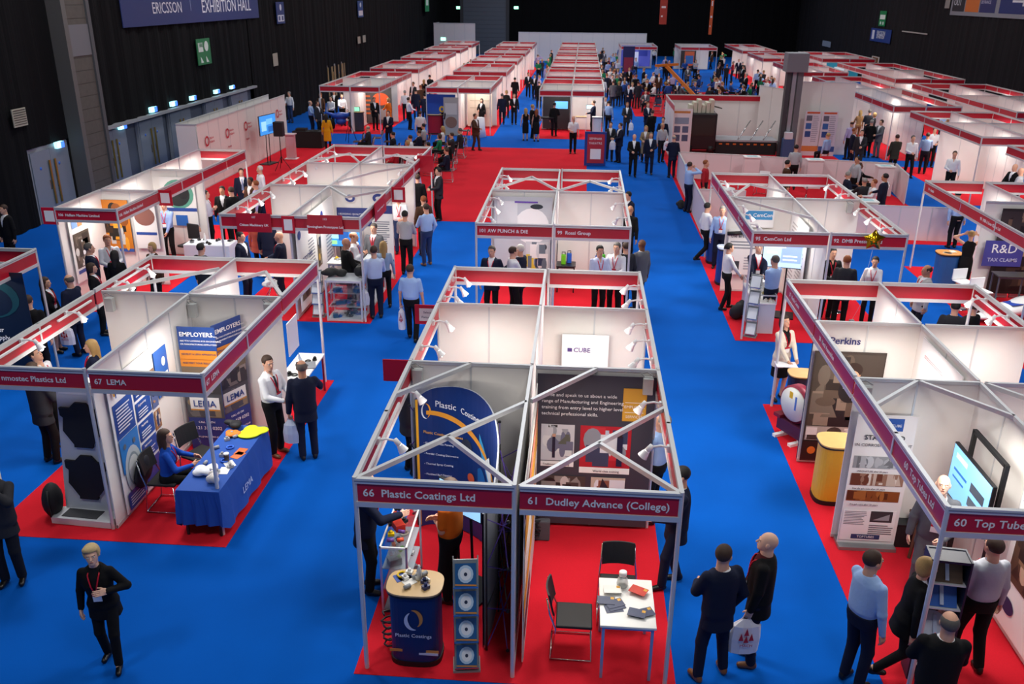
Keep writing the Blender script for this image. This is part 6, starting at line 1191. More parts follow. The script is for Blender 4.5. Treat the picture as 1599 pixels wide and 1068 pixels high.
def speaker(px, py, label):
    x, y = G(px, py); r = thing('loudspeaker', label, 'loudspeaker', (x, y, .006)); MB().box(-.2, -.17, 1.45, .2, .17, 2.05, M('15161A', .5)).build('cabinet', r, bevel=.02); MB().tube([(0, 0, .3), (0, 0, 1.45)], .02, BLACK).build('pole', r); [MB().tube([(0, 0, .6), (.4*math.cos(a), .4*math.sin(a), .02)], .014, BLACK).build('leg', r) for a in (0, 2.1, 4.2)]
speaker(441, 266, 'black loudspeaker on a tripod beside the clear lectern')
x_, y_ = G(456, 248); r = thing('lectern', 'pale pink translucent lectern on the red carpet', 'lectern', (x_, y_, .006)); MB().box(-.2, -.12, .03, .2, .12, 1.1, M('E6B8BC', .3, alpha=.75)).build('body', r); MB().box(-.35, -.2, 1.1, .25, .2, 1.14, M('E9D4D6', .3)).build('top', r); MB().box(-.28, -.2, 0, .28, .2, .03, WHT).build('base', r)
x_, y_ = G(484, 230); r = thing('media_table', 'long table under black cloth with sound equipment by the lectern', 'table', (x_, y_, .006)); MB().box(-.75, -.3, .02, .7, .35, .8, M('121316', .8)).build('cloth', r); MB().box(-.6, -.2, .8, -.1, .2, .92, BLACK).build('mixer', r); MB().box(.1, -.15, .8, .5, .15, .84, M('2A2C30', .4)).build('laptop', r)
for px, l, h in ((547, 'black camera tripod behind the rows of seats', 1.15),):
    x, y = G(px, 222); r = thing('tripod', l, 'tripod', (x, y, .006)); [MB().tube([(0, 0, h), (.35*math.cos(a), .35*math.sin(a), .01)], .015, BLACK).build('leg', r) for a in (.5, 2.6, 4.7)]; MB().box(-.06, -.06, h, .06, .06, h+.12, BLACK).build('head', r)
# far exhibits
board('blue_panel', 'bright blue wall with yellow round emblem at the front of the second far column', 'panel', -7.55, 48.4, .006, 1.55, 2.1, 'S', '1E4FB0', ((.42, .55, .2, .16, 'E0B430', 'e'), (.48, .59, .08, .08, '1E4FB0', 'e'), (.3, .4, .45, .05, 'C9D4EA')))
board('roller_banner', 'grey roller banner beside the bright blue wall', 'banner', -6.95, 47.9, .006, .8, 2.0, 'S', 'A9A6A2', ((.1, .55, .8, .3, 'C9C6C2'), (.1, .2, .8, .3, '8A6A5A', 'e')), legs=True)
x_, y_ = G(681, 209); counter(x_, y_, 'glossy red drum counter at the blue aisle by the far stands', w=.85, d=.6, h=1.05, body='A8142A', top='D0B080')
counter(-12.35, 48.9, 'dark grey counter with green screen in the first left far stand', w=.8, d=.5, h=1.05, body='2E3440', top='C9A877'); tv(-12.35, 48.8, 1.07, .45, 'small pale green monitor on the dark grey far counter', 'S', bg='8FD8B8')
r = thing('motorcycle', 'blue motorcycle parked in the first left far stand', 'motorcycle', (-13.35, 49.3, .006), .3); [MB().tube([(a, -.07, .32), (a, .07, .32)], .32, BLACK, n=18).build('wheel', r) for a in (-.65, .7)]; v, f = solid([ell((0, 0, .75), (.5, .18, .2), .05), cap((-.4, 0, .8), (-.8, 0, .95), .1, .06, .05), cap((.45, 0, .85), (.7, 0, .5), .09, .06, .05), ell((0, 0, .45), (.3, .16, .2), .05)], .04); me = mk_mesh('fairing', [(v, f, 0)], 1); me.materials[0] = M('1E50B8', .3); o = bpy.data.objects.new('fairing', me); COL.objects.link(o); o.parent = r; MB().tube([(.4, -.35, 1.05), (.45, 0, 1.0), (.4, .35, 1.05)], .02, BLACK).build('handlebar', r)
board('graphic_panel', 'dark grey and orange product wall in the first left far stand', 'panel', -11.7, 51.5, .1, 1.6, 2.0, 'S', '4A4644', ((.3, .5, .6, .35, 'D8562A', 'e'), (.05, .2, .2, .6, 'C9622E', 'l', 5), (.5, .1, .4, .3, '8A8684')))
board('popup_poster', 'cream tiled graphic in the front stand of the second far column', 'panel', -5.75, 51.0, .1, 1.4, 2.0, 'S', 'DCCDBA', ((.1, .5, .8, .02, 'B8A890'), (.1, .7, .8, .02, 'B8A890'), (.3, .1, .02, .8, 'B8A890')))
x_, y_ = G(726, 206); tag(MB().lathe([(0, 0), (.42, 0), (.36, .5), (.34, 1.0), (0, 1.0)], M('E9E6EC', .7), c=(x_-.9, y_+.8, .006), n=18).build('draped_table'), 'white cloth poseur table in the front stand of the second far column', 'table'); x_, y_ = G(722, 213); tag(MB().lathe([(0, 0), (.4, 0), (.33, .5), (.3, 1.0), (0, 1.0)], M('EDEAF0', .7), c=(x_+.9, y_, .006), n=18).build('draped_table'), 'white cloth poseur table at the aisle behind the walking man', 'table')
table(-1.9, 48.5, .9, .5, 1.0, 'black clothed table in the first far middle stand', top='1A1B1E', leg='1A1B1E'); tv(-1.1, 49.6, 1.3, .75, 'blue screen in the left half of the first far middle stand', 'S', bg='5AA0E0'); tv(.45, 49.8, 1.3, .4, 'small pale screen in the right half of the first far middle stand', 'S', bg='BFE0F0'); counter(.85, 48.2, 'white square plinth at the right corner of the first far middle stand', w=.5, d=.5, h=1.1, body='D9DCE2', top='F2F2F2'); table(.0, 49.0, .6, .5, 1.0, 'beech topped table in the right half of the first far middle stand', top='C9A877', leg='E6E6E6')
board('graphic_panel', 'dark curtain wall of the left far middle stand', 'panel', -1.4, 50.6, .1, 1.5, 2.1, 'S', '26262A')
r = thing('pipe_exhibit', 'big orange framed black pipe lying before the seated crowd', 'exhibit', (7.6, 57.0, .006), .5); OR = M('E07A1E', .4); MB().tube([(0, -1.1, .75), (0, 1.3, .75)], .5, M('1A1A1C', .6), n=24).build('pipe', r); MB().tube([(0, -1.25, .75), (0, -1.1, .75)], .62, OR, n=24).build('collar', r); MB().tube([(0, -1.27, .75), (0, -1.24, .75)], .5, BLACK, n=24).build('opening', r); MB().beam((-.6, -1, .1), (-.6, 1.5, .1), .15, .2, OR).beam((.6, -1, .1), (.6, 1.5, .1), .15, .2, OR).build('cradle', r); MB().beam((-.2, .6, 1.2), (-1.4, 2.4, 3.0), .18, .18, OR).beam((-2.3, 2.2, 3.05), (-.4, 2.6, 3.05), .15, .15, OR).build('boom', r)
board('purple_banner', 'navy and red banner standing before the far small purple stand', 'banner', 3.9, 80, .006, 1.0, 3.0, 'S', '1E2A6A', ((.1, .3, .8, .4, 'A83048'),)); board('graphic_panel', 'blue and violet lit wall inside the far small purple stand', 'panel', 5.3, 95, .3, 3.0, 2.0, 'S', '5A62C8', ((.3, .2, .3, .5, 'D8E0FA'), (.6, .5, .3, .3, '2A3AA0')))
board('graphic_panel', 'orange and blue machine panel in the far small orange stand', 'panel', 10.6, 95, .2, 1.6, 2.0, 'S', '2A2422', ((.3, .1, .6, .7, 'B8502A'), (.35, .2, .5, .4, '2A5A9A')))
board('graphic_panel', 'turquoise lit screen wall of the far right stand', 'panel', 21.2, 77.2, .3, 2.6, 2.1, 'S', '2A8AA8', ((.25, .3, .4, .4, 'D8EEF8'),), emit=.4); board('graphic_panel', 'white logo wall in the right edge far stand', 'panel', 20.0, 43.0, .2, 1.5, 2.0, 'S', 'F2F2F4', ((.3, .4, .2, .15, '2A3A6A', 'e'), (.55, .45, .2, .2, '2A3A6A', 'e')))
glasscase(15.0, 25.6, .8, .5, 1.8, 'tall glass showcase at the front corner of the right edge stand', shelves=3)
for i, (px, py) in enumerate(((1545, 270), (1532, 262))): x_, y_ = G(px, py, .5); chair(x_, y_, 2.0+i, 'black chair at the bistro table of the right edge stand, %s one' % ('near' if i == 0 else 'far'), 'black', 'black chairs of the right edge stand')
x_, y_ = G(1524, 252, .75); table(x_, y_, .8, .8, .75, 'round glass bistro table in the right edge stand', top='C9CDD2', shape='round')
# ================================================================ signs on the hall walls
def wsign(name, label, cat, px0, py0, px1, py1, X, bg, items=(), texts=(), emit=0, face='E', th=.03):
    """board on a side wall; left/top and right/bottom pixels of the sign"""
    y0, za = WX(px0, (py0+py1)/2, X); y1, zb = WX(px1, (py0+py1)/2, X); cx_ = (px0+px1)/2; _, zt = WX(cx_, py0, X); _, zl = WX(cx_, py1, X)
    return board(name, label, cat, X, (y0+y1)/2, zl, abs(y1-y0), zt-zl, face, bg, items, texts, emit=emit, th=th)
LX = HW+.39
wsign('banner', 'large navy hall banner reading ERICSSON EXHIBITION HALL on the left drape', 'banner', 185, -60, 401, 36, LX, '2B3A72', ((.42, .2, .004, .55, '8A93B8'),), (('ERICSSON', .17, .255, .62, 'E6E8F2'), ('EXHIBITION HALL', .5, .25, .78, 'E6E8F2')))
wsign('exit_sign', 'tall green fire exit sign on the left drape', 'sign', 308, 60, 329, 101, LX, '1F7A4A', ((.1, .5, .35, .35, 'DDE8E0'), (.55, .5, .3, .4, 'DDE8E0', 'e'), (.2, .08, .2, .25, 'DDE8E0', 't'), (.6, .08, .2, .25, 'DDE8E0', 't')), (('FIRE', .15, .75, .25, '1F7A4A'),))
wsign('pictogram_sign', 'navy and white toilet pictogram sign high on the left drape', 'sign', 432, 3, 444, 37, LX, '1E3A78', ((.1, .1, .8, .3, 'DDE2EE'), (.2, .15, .2, .2, '1E3A78'), (.6, .15, .2, .2, '1E3A78'), (.4, .6, .25, .3, 'DDE2EE', 'e')))
wsign('pictogram_sign', 'farther navy and white pictogram sign on the left drape', 'sign', 559, 1, 567, 27, LX, '33508E', ((.1, .1, .8, .3, 'DDE2EE'), (.35, .6, .3, .3, 'DDE2EE', 'e')))
wsign('exit_sign', 'green sign high near the far end of the left drape', 'sign', 664, -6, 670, 18, LX, '2E8A58', ((.2, .4, .6, .4, 'DDE8E0'),))
for i, q in enumerate(((20, 169, 42, 198), (427, 83, 434, 103), (559, 57, 563, 68), (567, 55, 571, 66))):
    wsign('wall_vent', ('louvred vent on the drape near the left photo edge', 'narrow vent under the pictogram sign', 'left one of the two tiny far vents', 'right one of the two tiny far vents')[i], 'vent', *q, LX, 'A9A596', tuple((.05, .1+.13*k, .9, .05, '4A4840') for k in range(7)) if i == 0 else ())
for i, (px, py) in enumerate(((95, 226), (193, 197), (241, 171), (273, 162), (303, 153), (340, 143), (364, 136))):
    s = 5.5-.45*i; wsign('exit_light', 'small lit exit light, %s above the hall doors' % ordn(i), 'exit light', px-s, py-s*.9, px+s, py+s*.9, LX, '9FE8F0', ((.5, .0, .5, 1, '3A6AF0'), (.0, .2, .4, .6, 'E6FFF4')), emit=2.0, th=.12)
for i, (px, py, Y) in enumerate(((716, 12, HN-.4), (806, 12, HN-.4), (692, 61, 103.96))):
    x_, z_ = WY(px, py, Y); board('exit_light', 'lit green exit light, %s' % ('left of the roller door', 'right of the roller door', 'on the small far partition')[i], 'exit light', x_, Y, z_-.16, .55, .32, 'S', '8FE8C0', emit=3.0, th=.03)
for i, (a, b, c, d, col, Y) in enumerate(((1029, -30, 1045, 38, 'B8402E', 62), (1106, -30, 1118, 54, 'D8602A', 60))):
    x0, z0 = WY(a, d, Y); x1, z1 = WY(c, b, Y); r = thing('hanging_banner', ('red printed banner hanging from the roof above the far crowd', 'orange printed banner hanging from the roof above the far crowd')[i], 'banner', ((x0+x1)/2, Y, z0)); w = x1-x0
    MB().box(-w/2, 0, 0, w/2, .02, 16-z0-3.2, M(col, .6)).build('cloth', r); MB().box(-w*.3, -.01, 1.0, w*.3, -.002, 1.12, WHT).box(-w*.2, -.01, 1.7, w*.2, -.002, 2.0, WHT).box(-w*.3, -.01, .45, -w*.05, -.002, .55, WHT).build('print', r)
    for s in (-1, 1): MB().tube([(s*w*.45, .01, 16-z0-3.2), (s*w*.45, .01, 16-z0)], .012, BLACK).build('wire', r)
RXX = HE-6.3
wsign('direction_sign', 'white framed sign with OUT, OFFICE and arrow panels at the top right', 'sign', 1488, -40, 1640, 28, RXX, '8A8D96', ((.02, .1, .15, .85, '26222A'), (.18, .1, .16, .85, 'D0702A'), (.35, .1, .17, .85, '2E2F66'), (.56, .1, .42, .85, '24306E'), (.68, .36, .14, .05, 'E9E9F0'), (.78, .28, .06, .2, 'E9E9F0', 't')), (('OUT', .035, .33, .62, 'E9E9F0'), ('OFFICE', .185, .5, .45, 'F2E6DA'), ('SALLE', .37, .55, .36, 'C9CAE0'), ('DE FRANCE', .36, .35, .28, 'C9CAE0')), face='W')
wsign('exit_sign', 'green and white exit sign on the right drape', 'sign', 1373, 17, 1383, 41, RXX, '1F8A50', ((.1, .45, .8, .3, 'E6F2EA'), (.2, .1, .2, .2, 'E6F2EA'), (.6, .1, .2, .2, 'E6F2EA')), face='W')
wsign('hall_sign', 'small navy ERICSSON EXHIBITION HALL sign under the right exit sign', 'sign', 1359, 45, 1391, 66, RXX, '24408A', ((.08, .15, .12, .7, 'DDE4F4'),), (('ERICSSON', .32, .66, .5, 'E9EEF8'), ('EXHIBITION', .32, .38, .4, 'E9EEF8')), face='W')
wsign('monitor', 'pale wall monitor low on the right drape', 'screen', 1284, 64, 1297, 73, RXX, '8A96A8', face='W'); wsign('door_panel', 'brown framed hatch in the right drape', 'hatch', 1361, 88, 1373, 97, RXX, '7A5A30', ((0, .85, 1, .15, 'C9C6BE'), (0, 0, .12, 1, 'C9C6BE'), (.88, 0, .12, 1, 'C9C6BE')), face='W'); wsign('vent', 'pale small vent high on the right drape', 'vent', 1476, -2, 1483, 13, RXX, '9A9690', face='W'); wsign('rail', 'pale ledge line on the right drape below the signs', 'rail', 1408, 50, 1448, 52, RXX, 'B8B6B0', face='W')
# ================================================================ people
CN = {'navy': '171D33', 'black': '121214', 'charcoal': '2C2D33', 'grey': '5E6066', 'white': 'E3E5EA', 'light blue': '9DBBE8', 'blue': '2A4F9A', 'pale grey': 'A9ABB2', 'cream': 'E0D6C6', 'orange': 'E8701A', 'yellow': 'D9A41E',
      'brown': '4A3224', 'olive': '34332A', 'red': 'A82432', 'green': '1E7A50', 'lilac': 'B0A8D0', 'coral': 'D8604A', 'jeans blue': '2C3F66', 'khaki': '8A7A60', 'dark': '1A1C24', 'royal blue': '1C50B4', 'tan': 'A07850'}
HN = {'blk': 'black', 'brn': 'brown', 'fair': 'fair', 'grey': 'grey', 'ginger': 'ginger', 'white': 'white', 'gdark': 'greying'}
TN = {'suit': 'suit', 'shirt': 'shirt', 'tee': 'short-sleeved shirt', 'coat': 'coat', 'dress': 'dress'}
def P(px, py, face, top, tc, bc, where, full=None, **kw):
    hc = kw.get('hc', 'brn'); hair = kw.get('hair', 'long' if kw.get('female') else 'short'); kw['hair'] = hair
    hd = ('bald head' if hair is None else ('%s %s hair' % ('long' if hair == 'long' else 'short', HN.get(hc, 'brown')) if hair != 'fringe' else 'balding %s hair' % HN.get(hc, 'grey')))
    lab = full or 'person in %s %s, %s, %s' % ({'B0AEB0': 'light grey', 'C5C9D2': 'pale'}.get(tc, tc if tc in CN else 'soft blue'), TN[top], hd, where)
    H = kw.get('H', 1.66 if kw.get('female') else 1.77)
    if 'xy' in kw: dist_ = kw['xy'][1]
    else: dist_ = G(px, py, H)[1]
    kw.setdefault('h', .0125 if dist_ < 13.5 else (.018 if dist_ < 25 else .026)); kw['H'] = H
    return person(lab, px, py, face, top, CN.get(tc, tc), bc=CN.get(bc, bc), **kw)
def bag(p, hand, label, col='E9E9F0', logo='B4242E', w=.3, h=.4, d=.07, rz=0, word=None):
    x, y, z = p['hand'][hand]; r = thing('carrier_bag', label, 'bag', (x, y, z-.02), rz)
    rr = random.Random(len(label)); mb = MB(); m = M(col, .45, noise=.05); n = 10; vs = []
    for k, (zz, s) in enumerate(((-.02-h, 1.0), (-.02-h*.6, 1.06), (-.12, .9), (-.03, .25))):
        for i in range(n): a = 2*PI*i/n; vs.append((w/2*s*math.cos(a)*rr.uniform(.93, 1.07), d*s*math.sin(a)+.01*math.sin(5*a), zz))
    mb.add(vs, [(k*n+i, k*n+(i+1) % n, (k+1)*n+(i+1) % n, (k+1)*n+i) for k in range(3) for i in range(n)]+[tuple(range(n-1, -1, -1))], m, False); mb.build('sack', r)
    MB().tube([(-.05, 0, -.04), (-.02, 0, .02), (.02, 0, .02), (.05, 0, -.04)], .008, m, n=5).build('handle', r)
    if logo:
        mb = MB(); [mb.add([(w*a, -d*1.08-.012, -h*b), (w*(a+.16), -d*1.08-.012, -h*b), (w*(a+.08), -d*1.08-.012, -h*(b-.22))], [(0, 1, 2)], M(logo, .5)) for a, b in ((-.26, .6), (-.1, .66), (.06, .6), (-.1, .45))]; mb.build('emblem', r)
        if word: text(word, .05, M(logo, .5), r, (0, -d*1.08-.014, -h*.75), align='CENTER')
    return r
B = CN
# ---- foreground
P(0, 0, 168, 'suit', 'black', 'black', '', 'woman with short blonde hair in black trouser suit walking in the open blue aisle', xy=G(180, 1032), h=.0125, H=1.62, female=True, hair='pixie', hc='C2A878', feet='step', lh=(.15, .2, 1.26), rh='down', ic='16161A', hyaw=12, shoe='0E0E10', skin='p', hpitch=-12, lean=.12)
P(0, 0, 165, 'suit', 'charcoal', 'dark', '', 'person in dark suit raising a phone to the face at the left photo edge', xy=G(24, 908), lh='mouth', rh='mouth', ic='B9BCC2', lan=False, hyaw=20)
r = thing('folder', 'large white and pink folder carried at the left photo edge', 'folder', (G(28, 880)[0]-.1, G(28, 880)[1]+.15, .95), .5); MB().box(-.02, -.3, 0, 0, .15, .62, M('EBDAD6', .6)).build('cover', r); MB().box(0, -.28, .02, .01, .13, .6, PAPER).build('pages', r)
P(0, 0, 25, 'suit', 'charcoal', 'black', '', 'person in charcoal suit standing with the back turned left of the white brake display', xy=G(82, 722), lh='front', rh='front', lan=False)
w4 = P(417, 556, 112, 'shirt', 'white', 'black', '', 'man in white shirt and tie holding a coffee in front of the LEMA back wall', lh='front', rh='front', tie='1A1E2A', shoe='6A4428', hc='brn', hyaw=-20, belly=.7)
x, y, z = w4['hand'][1]; r = thing('coffee_cup', 'small white and black coffee cup in the hands of the man in the white shirt', 'cup', (x, y, z-.02)); MB().lathe([(0, 0), (.03, 0), (.035, .07), (0, .07)], BLACK, n=12).build('body', r); MB().lathe([(0, .07), (.037, .07), (.035, .09), (0, .09)], WHT, n=12).build('lid', r)
w5 = P(470, 563, 338, 'suit', 'navy', 'navy', '', 'man in navy suit with thinning grey hair seen from behind right of the LEMA stand', hair='fringe', hc='gdark', lh='bag', rh='out', belly=.4, skin='m')
bag(w5, -1, 'pale blue carrier bag held by the man in the navy suit by LEMA', 'B9C6DC', None, .26, .42)
P(0, 0, 72, 'shirt', 'royal blue', 'black', '', 'woman in bright blue blouse with long brown hair seated at the blue LEMA table', xy=(-5.92, 10.95), female=True, hair='long', hc='brn', seat=.53, feet='sit', lh='desk', rh='desk', lean=.12, h=.0125, hyaw=-15, hpitch=-10)
P(0, 0, 82, 'suit', 'navy', 'black', '', 'man in navy suit and red tie reaching over the glass case of coated samples', xy=(-2.52, 9.25), lh=(.12, .36, 1.25), rh=(.1, .42, 1.22), tie='C8202A', lan=False, skin='p', lean=.1, hpitch=-15, h=.0125)
P(0, 0, 292, 'tee', 'orange', 'black', '', 'man in orange polo shirt with folded arms behind the glass case', xy=(-1.42, 9.15), lh=(.0, .2, 1.1), rh=(.0, .19, 1.16), hc='brn', lan=False, belly=.6, h=.0125)
P(636, 606, 60, 'suit', 'charcoal', 'black', '', 'person in charcoal jacket outside the plastic coatings side rail behind the popup display', lh='front', rh='front', headz=1.5, hair='short', hc='blk')
P(1033, 645, 300, 'shirt', 'light blue', 'black', '', 'man in light blue shirt with grey hair just outside the college side rail', hair='short', hc='grey', lh='front', rh='front', hpitch=-15)
P(1065, 728, 262, 'suit', 'navy', 'navy', '', 'dark-haired man in navy suit with red lanyard standing at the right college post', lh='front', rh='front', hair='short', hc='blk', h=.0125, feet='step')
P(1133, 852, 338, 'suit', 'navy', 'navy', '', 'man in navy suit and tan shoes seen from behind, talking beside the college stand', feet='wide', lh='front', rh='pocket', shoe='7A4A22', hyaw=-55, lan=False, hc='brn')
w12 = P(1200, 832, 285, 'suit', 'black', 'navy', '', 'bald man in black jacket holding a white carrier bag with red crown-like mark', hair=None, lh=(.2, .08, .84), rh='low', ic='4A141C', shoe='6A4020', skin='p', hpitch=-6)
bag(w12, -1, 'white carrier bag with red emblem held by the bald man in the aisle', 'E4E2EC', 'B4202C', .36, .46, rz=.1, word='MACH')
P(1366, 861, 62, 'shirt', 'light blue', 'navy', '', 'man in light blue shirt standing at the red carpet edge near Top Tubes', lh='low', rh='down', feet='stand', hyaw=-10, belly=.9)
w14 = P(1556, 838, 352, 'shirt', 'C5C9D2', 'black', '', 'man in pale shirt seen from behind under the Top Tubes name', lh='down', rh='down', belly=.9, feet='step', hyaw=8)
x, y, z = w14['hand'][-1]; tag(MB().box(x-.02, y-.12, z-.22, x, y+.1, z+.06, M('C9C9D2', .5)).build('document'), 'sheet of paper in the left hand of the man in the pale shirt', 'document')
P(1486, 957, 8, 'suit', 'black', 'black', '', 'bald man in black jacket at the bottom right photo edge', hair='fringe', hc='gdark', lh='front', rh='front', belly=.6)
P(1476, 745, 200, 'suit', 'grey', 'grey', '', 'bald man in grey suit beside the Top Tubes screen', hair=None, lh='front', rh='down', lean=.12, hpitch=-20, skin='p', ic='E9E4E6')
P(1452, 866, 95, 'suit', 'black', 'black', '', 'woman in black with blonde hair behind the Top Tubes corner post', female=True, hair='bob', hc='fair', feet='walk', lean=.15, H=1.66, lh='front', rh='down')
# ---- middle distance
w = P(640, 412, 4, 'tee', 'light blue', 'black', '', 'man in light blue short-sleeved shirt walking away in the left aisle with rolled bag', lh='bag', rh='down', feet='step', belly=.8, lan=True); bag(w, -1, 'long thin white plastic bag carried by the man walking away in the left aisle', 'E6E6EE', 'B4242E', .16, .5)
P(665, 318, 318, 'shirt', 'light blue', 'jeans blue', 'standing in the aisle right of Birmingham Prototypes', shoe='7A5434', lh='front', rh='pocket')
P(632, 329, 5, 'shirt', 'pale grey', 'black', 'back turned by the Birmingham side wall', hc='blk', lh='front', rh='front')
P(622, 303, 172, 'tee', 'white', 'jeans blue', 'by the wall right of Birmingham', lh='front', rh='down', belly=.8, hair='fringe', hc='gdark')
P(652, 272, 8, 'suit', 'black', 'black', 'below the rear seats, back turned', hc='brn'); P(645, 260, 175, 'tee', 'lilac', 'dark', 'facing the viewer behind the black suited back', hc='gdark', skin='p')
P(684, 262, 235, 'suit', 'charcoal', 'black', 'looking down at the post below the seats', lh='front', rh='front', hc='blk'); P(661, 306, 330, 'suit', 'brown', 'black', 'between the two shirted men of the left aisle', hc='ginger')
w = P(583, 384, 340, 'shirt', 'B9C8E6', 'navy', '', 'man in pale blue shirt seen from behind at the corner glass showcase', lh='bag', rh='front'); bag(w, -1, 'white carrier bag of the man at the corner glass showcase', 'E6E6EE', None, .24, .4)
P(598, 376, 345, 'shirt', '8FA6C2', 'black', '', 'woman with long blonde hair beside the man at the corner showcase', female=True, hair='long', hc='fair', feet='step')
P(583, 349, 188, 'suit', 'grey', 'grey', 'facing us before the white Birmingham panels', tie='8A2030', hair='short', hc='gdark', lh='down'); P(540, 372, 62, 'suit', 'black', 'black', 'leaning on the Birmingham counter', hair=None, lh='front', rh='front', skin='m'); P(552, 362, 95, 'shirt', 'white', 'navy', 'with blue tie between counter and screen', tie='3A70B0', hair='fringe', hc='ginger', lh='chest', rh='chest')
P(375, 362, 100, 'suit', 'navy', 'navy', 'under the Citizen Machinery name', hc='blk', lan=False); P(435, 362, 262, 'suit', 'navy', 'navy', 'beside the divider of Citizen Machinery', hair=None, lh='front', rh='front'); P(398, 338, 10, 'suit', 'coral', 'black', 'in the back of Citizen Machinery', female=True, hair='short', hc='brn'); P(415, 338, 5, 'suit', 'navy', 'navy', 'next to the coral jacket in Citizen Machinery', hc='blk')
P(376, 263, 160, 'suit', 'navy', 'navy', 'by the rear table near the long partition', lh='front', rh='down', tie='7A88B0'); P(405, 259, 230, 'shirt', 'white', 'navy', 'on the red carpet before the long partition', hair='short', hc='white'); P(390, 277, 200, 'suit', 'brown', 'black', 'at the rear table by the doors row', hc='blk', skin='d'); P(398, 282, 250, 'shirt', 'lilac', 'black', 'bending at the rear table by the doors row', hc='ginger')
P(255, 313, 178, 'shirt', '8FA6D8', 'black', '', 'man in blue shirt with red lanyard and folded hands behind the white clothed table', lh='low', rh='hip', hc='blk', shoe='14110F')
P(166, 367, 140, 'shirt', 'C5C9D2', 'black', 'with glasses under the Hallam Machine name', hc='ginger', lh='front', rh='front', belly=.6); P(178, 391, 355, 'suit', 'black', 'black', '', 'woman in black with long dark wavy hair seen from behind at Hallam Machine', female=True, hair='long', hc='blk'); P(138, 380, 60, 'suit', 'navy', 'navy', 'seen from behind in the Hallam Machine stand', hc='gdark'); P(142, 411, 75, 'suit', 'black', 'black', '', 'woman in black top with short brown hair and white shoulder strap below Hallam Machine', female=True, hair='bob', hc='brn')
P(236, 379, 200, 'suit', 'brown', 'black', '', 'woman with curly blonde hair near the white clothed table', female=True, hair='bob', hc='fair'); P(320, 297, 75, 'shirt', 'white', 'black', '', 'bearded man in white shirt leaning at the row by the hall doors', hc='blk', lh='cross', rh='cross'); P(308, 308, 85, 'dress', 'brown', 'brown', '', 'woman in brown dress with long fair hair by the hall doors row', female=True, hair='long', hc='fair', bottom='dress'); P(346, 291, 172, 'suit', 'black', 'black', 'facing us left of Citizen Machinery', hc='blk', skin='m'); P(360, 292, 300, 'suit', 'black', 'black', 'beside the divider rail of Citizen Machinery', hc='brn')
P(42, 461, 352, 'suit', 'black', 'black', 'back turned near the dark navy text panel', hc='brn', lan=False); w = P(69, 433, 85, 'suit', 'black', 'black', '', 'woman in black suit with long brown hair talking to the man in red tie', female=True, hair='long', bottom='skirt', lh='low', rh='low'); w = P(106, 429, 285, 'suit', 'navy', 'navy', '', 'balding man in navy suit and red tie gesturing left of the mostec rail', hair='fringe', hc='gdark', tie='C82828', lh='bag', rh='out'); bag(w, -1, 'white carrier bag with red print below the man in the red tie', 'E4E2EC', 'B4202C', .32, .42, word='MACH')
P(4, 320, 200, 'suit', 'black', 'black', 'against the black drape at the left photo edge', hc='brn', lan=False); P(12, 440, 40, 'suit', 'black', 'black', 'at the dark navy text panel', hc='blk', lan=False)
P(140, 531, 240, 'suit', 'navy', 'navy', '', 'woman with long blonde hair behind the mostec partition', female=True, hair='long', hc='fair'); P(56, 543, 95, 'shirt', 'white', 'black', 'above the mostec fascia', hair='short', hc='brn', hpitch=-20); P(313, 380, 20, 'suit', 'charcoal', 'black', 'back turned behind the rear LEMA fascia', hc='blk'); P(208, 480, 230, 'suit', 'brown', 'dark', 'half hidden under the rear left LEMA rail', hc='brn', headz=1.3)
P(0, 0, 190, 'suit', 'navy', 'black', 'left end of the Punch & Die front', xy=(-1.95, 19.6), hc='gdark', lh='pocket'); P(0, 0, 60, 'shirt', 'white', 'black', 'with dark waistcoat under the Punch & Die name', xy=(-1.45, 19.6), hc='brn', lh='front', rh='front', belly=.8); P(812, 382, 300, 'suit', 'navy', 'navy', 'reaching over samples at Punch & Die', hair='short', hc='white', lh='out', rh='out')
P(0, 0, 165, 'shirt', 'B9C2DE', 'black', 'facing us under the Rossi Group name', xy=(.55, 19.9), lh='front', rh='front', belly=1.0, hc='blk'); P(0, 0, 200, 'shirt', 'white', 'black', 'behind the grey suit in the Rossi stand', xy=(.95, 20.2), lh='front', rh='front', hc='gdark'); P(978, 378, 340, 'suit', 'charcoal', 'black', 'back turned at the Rossi corner post', hc='brn'); P(1003, 374, 322, 'suit', 'grey', 'dark', 'standing in the aisle right of Rossi', hair=None, skin='d'); P(981, 299, 230, 'suit', 'navy', 'navy', 'leaning in over the Rossi side rail', hc='blk', lean=.15, lh='front'); P(985, 320, 20, 'suit', 'black', 'black', 'bending outside the Rossi side rail', hair=None, skin='m', lean=.25)
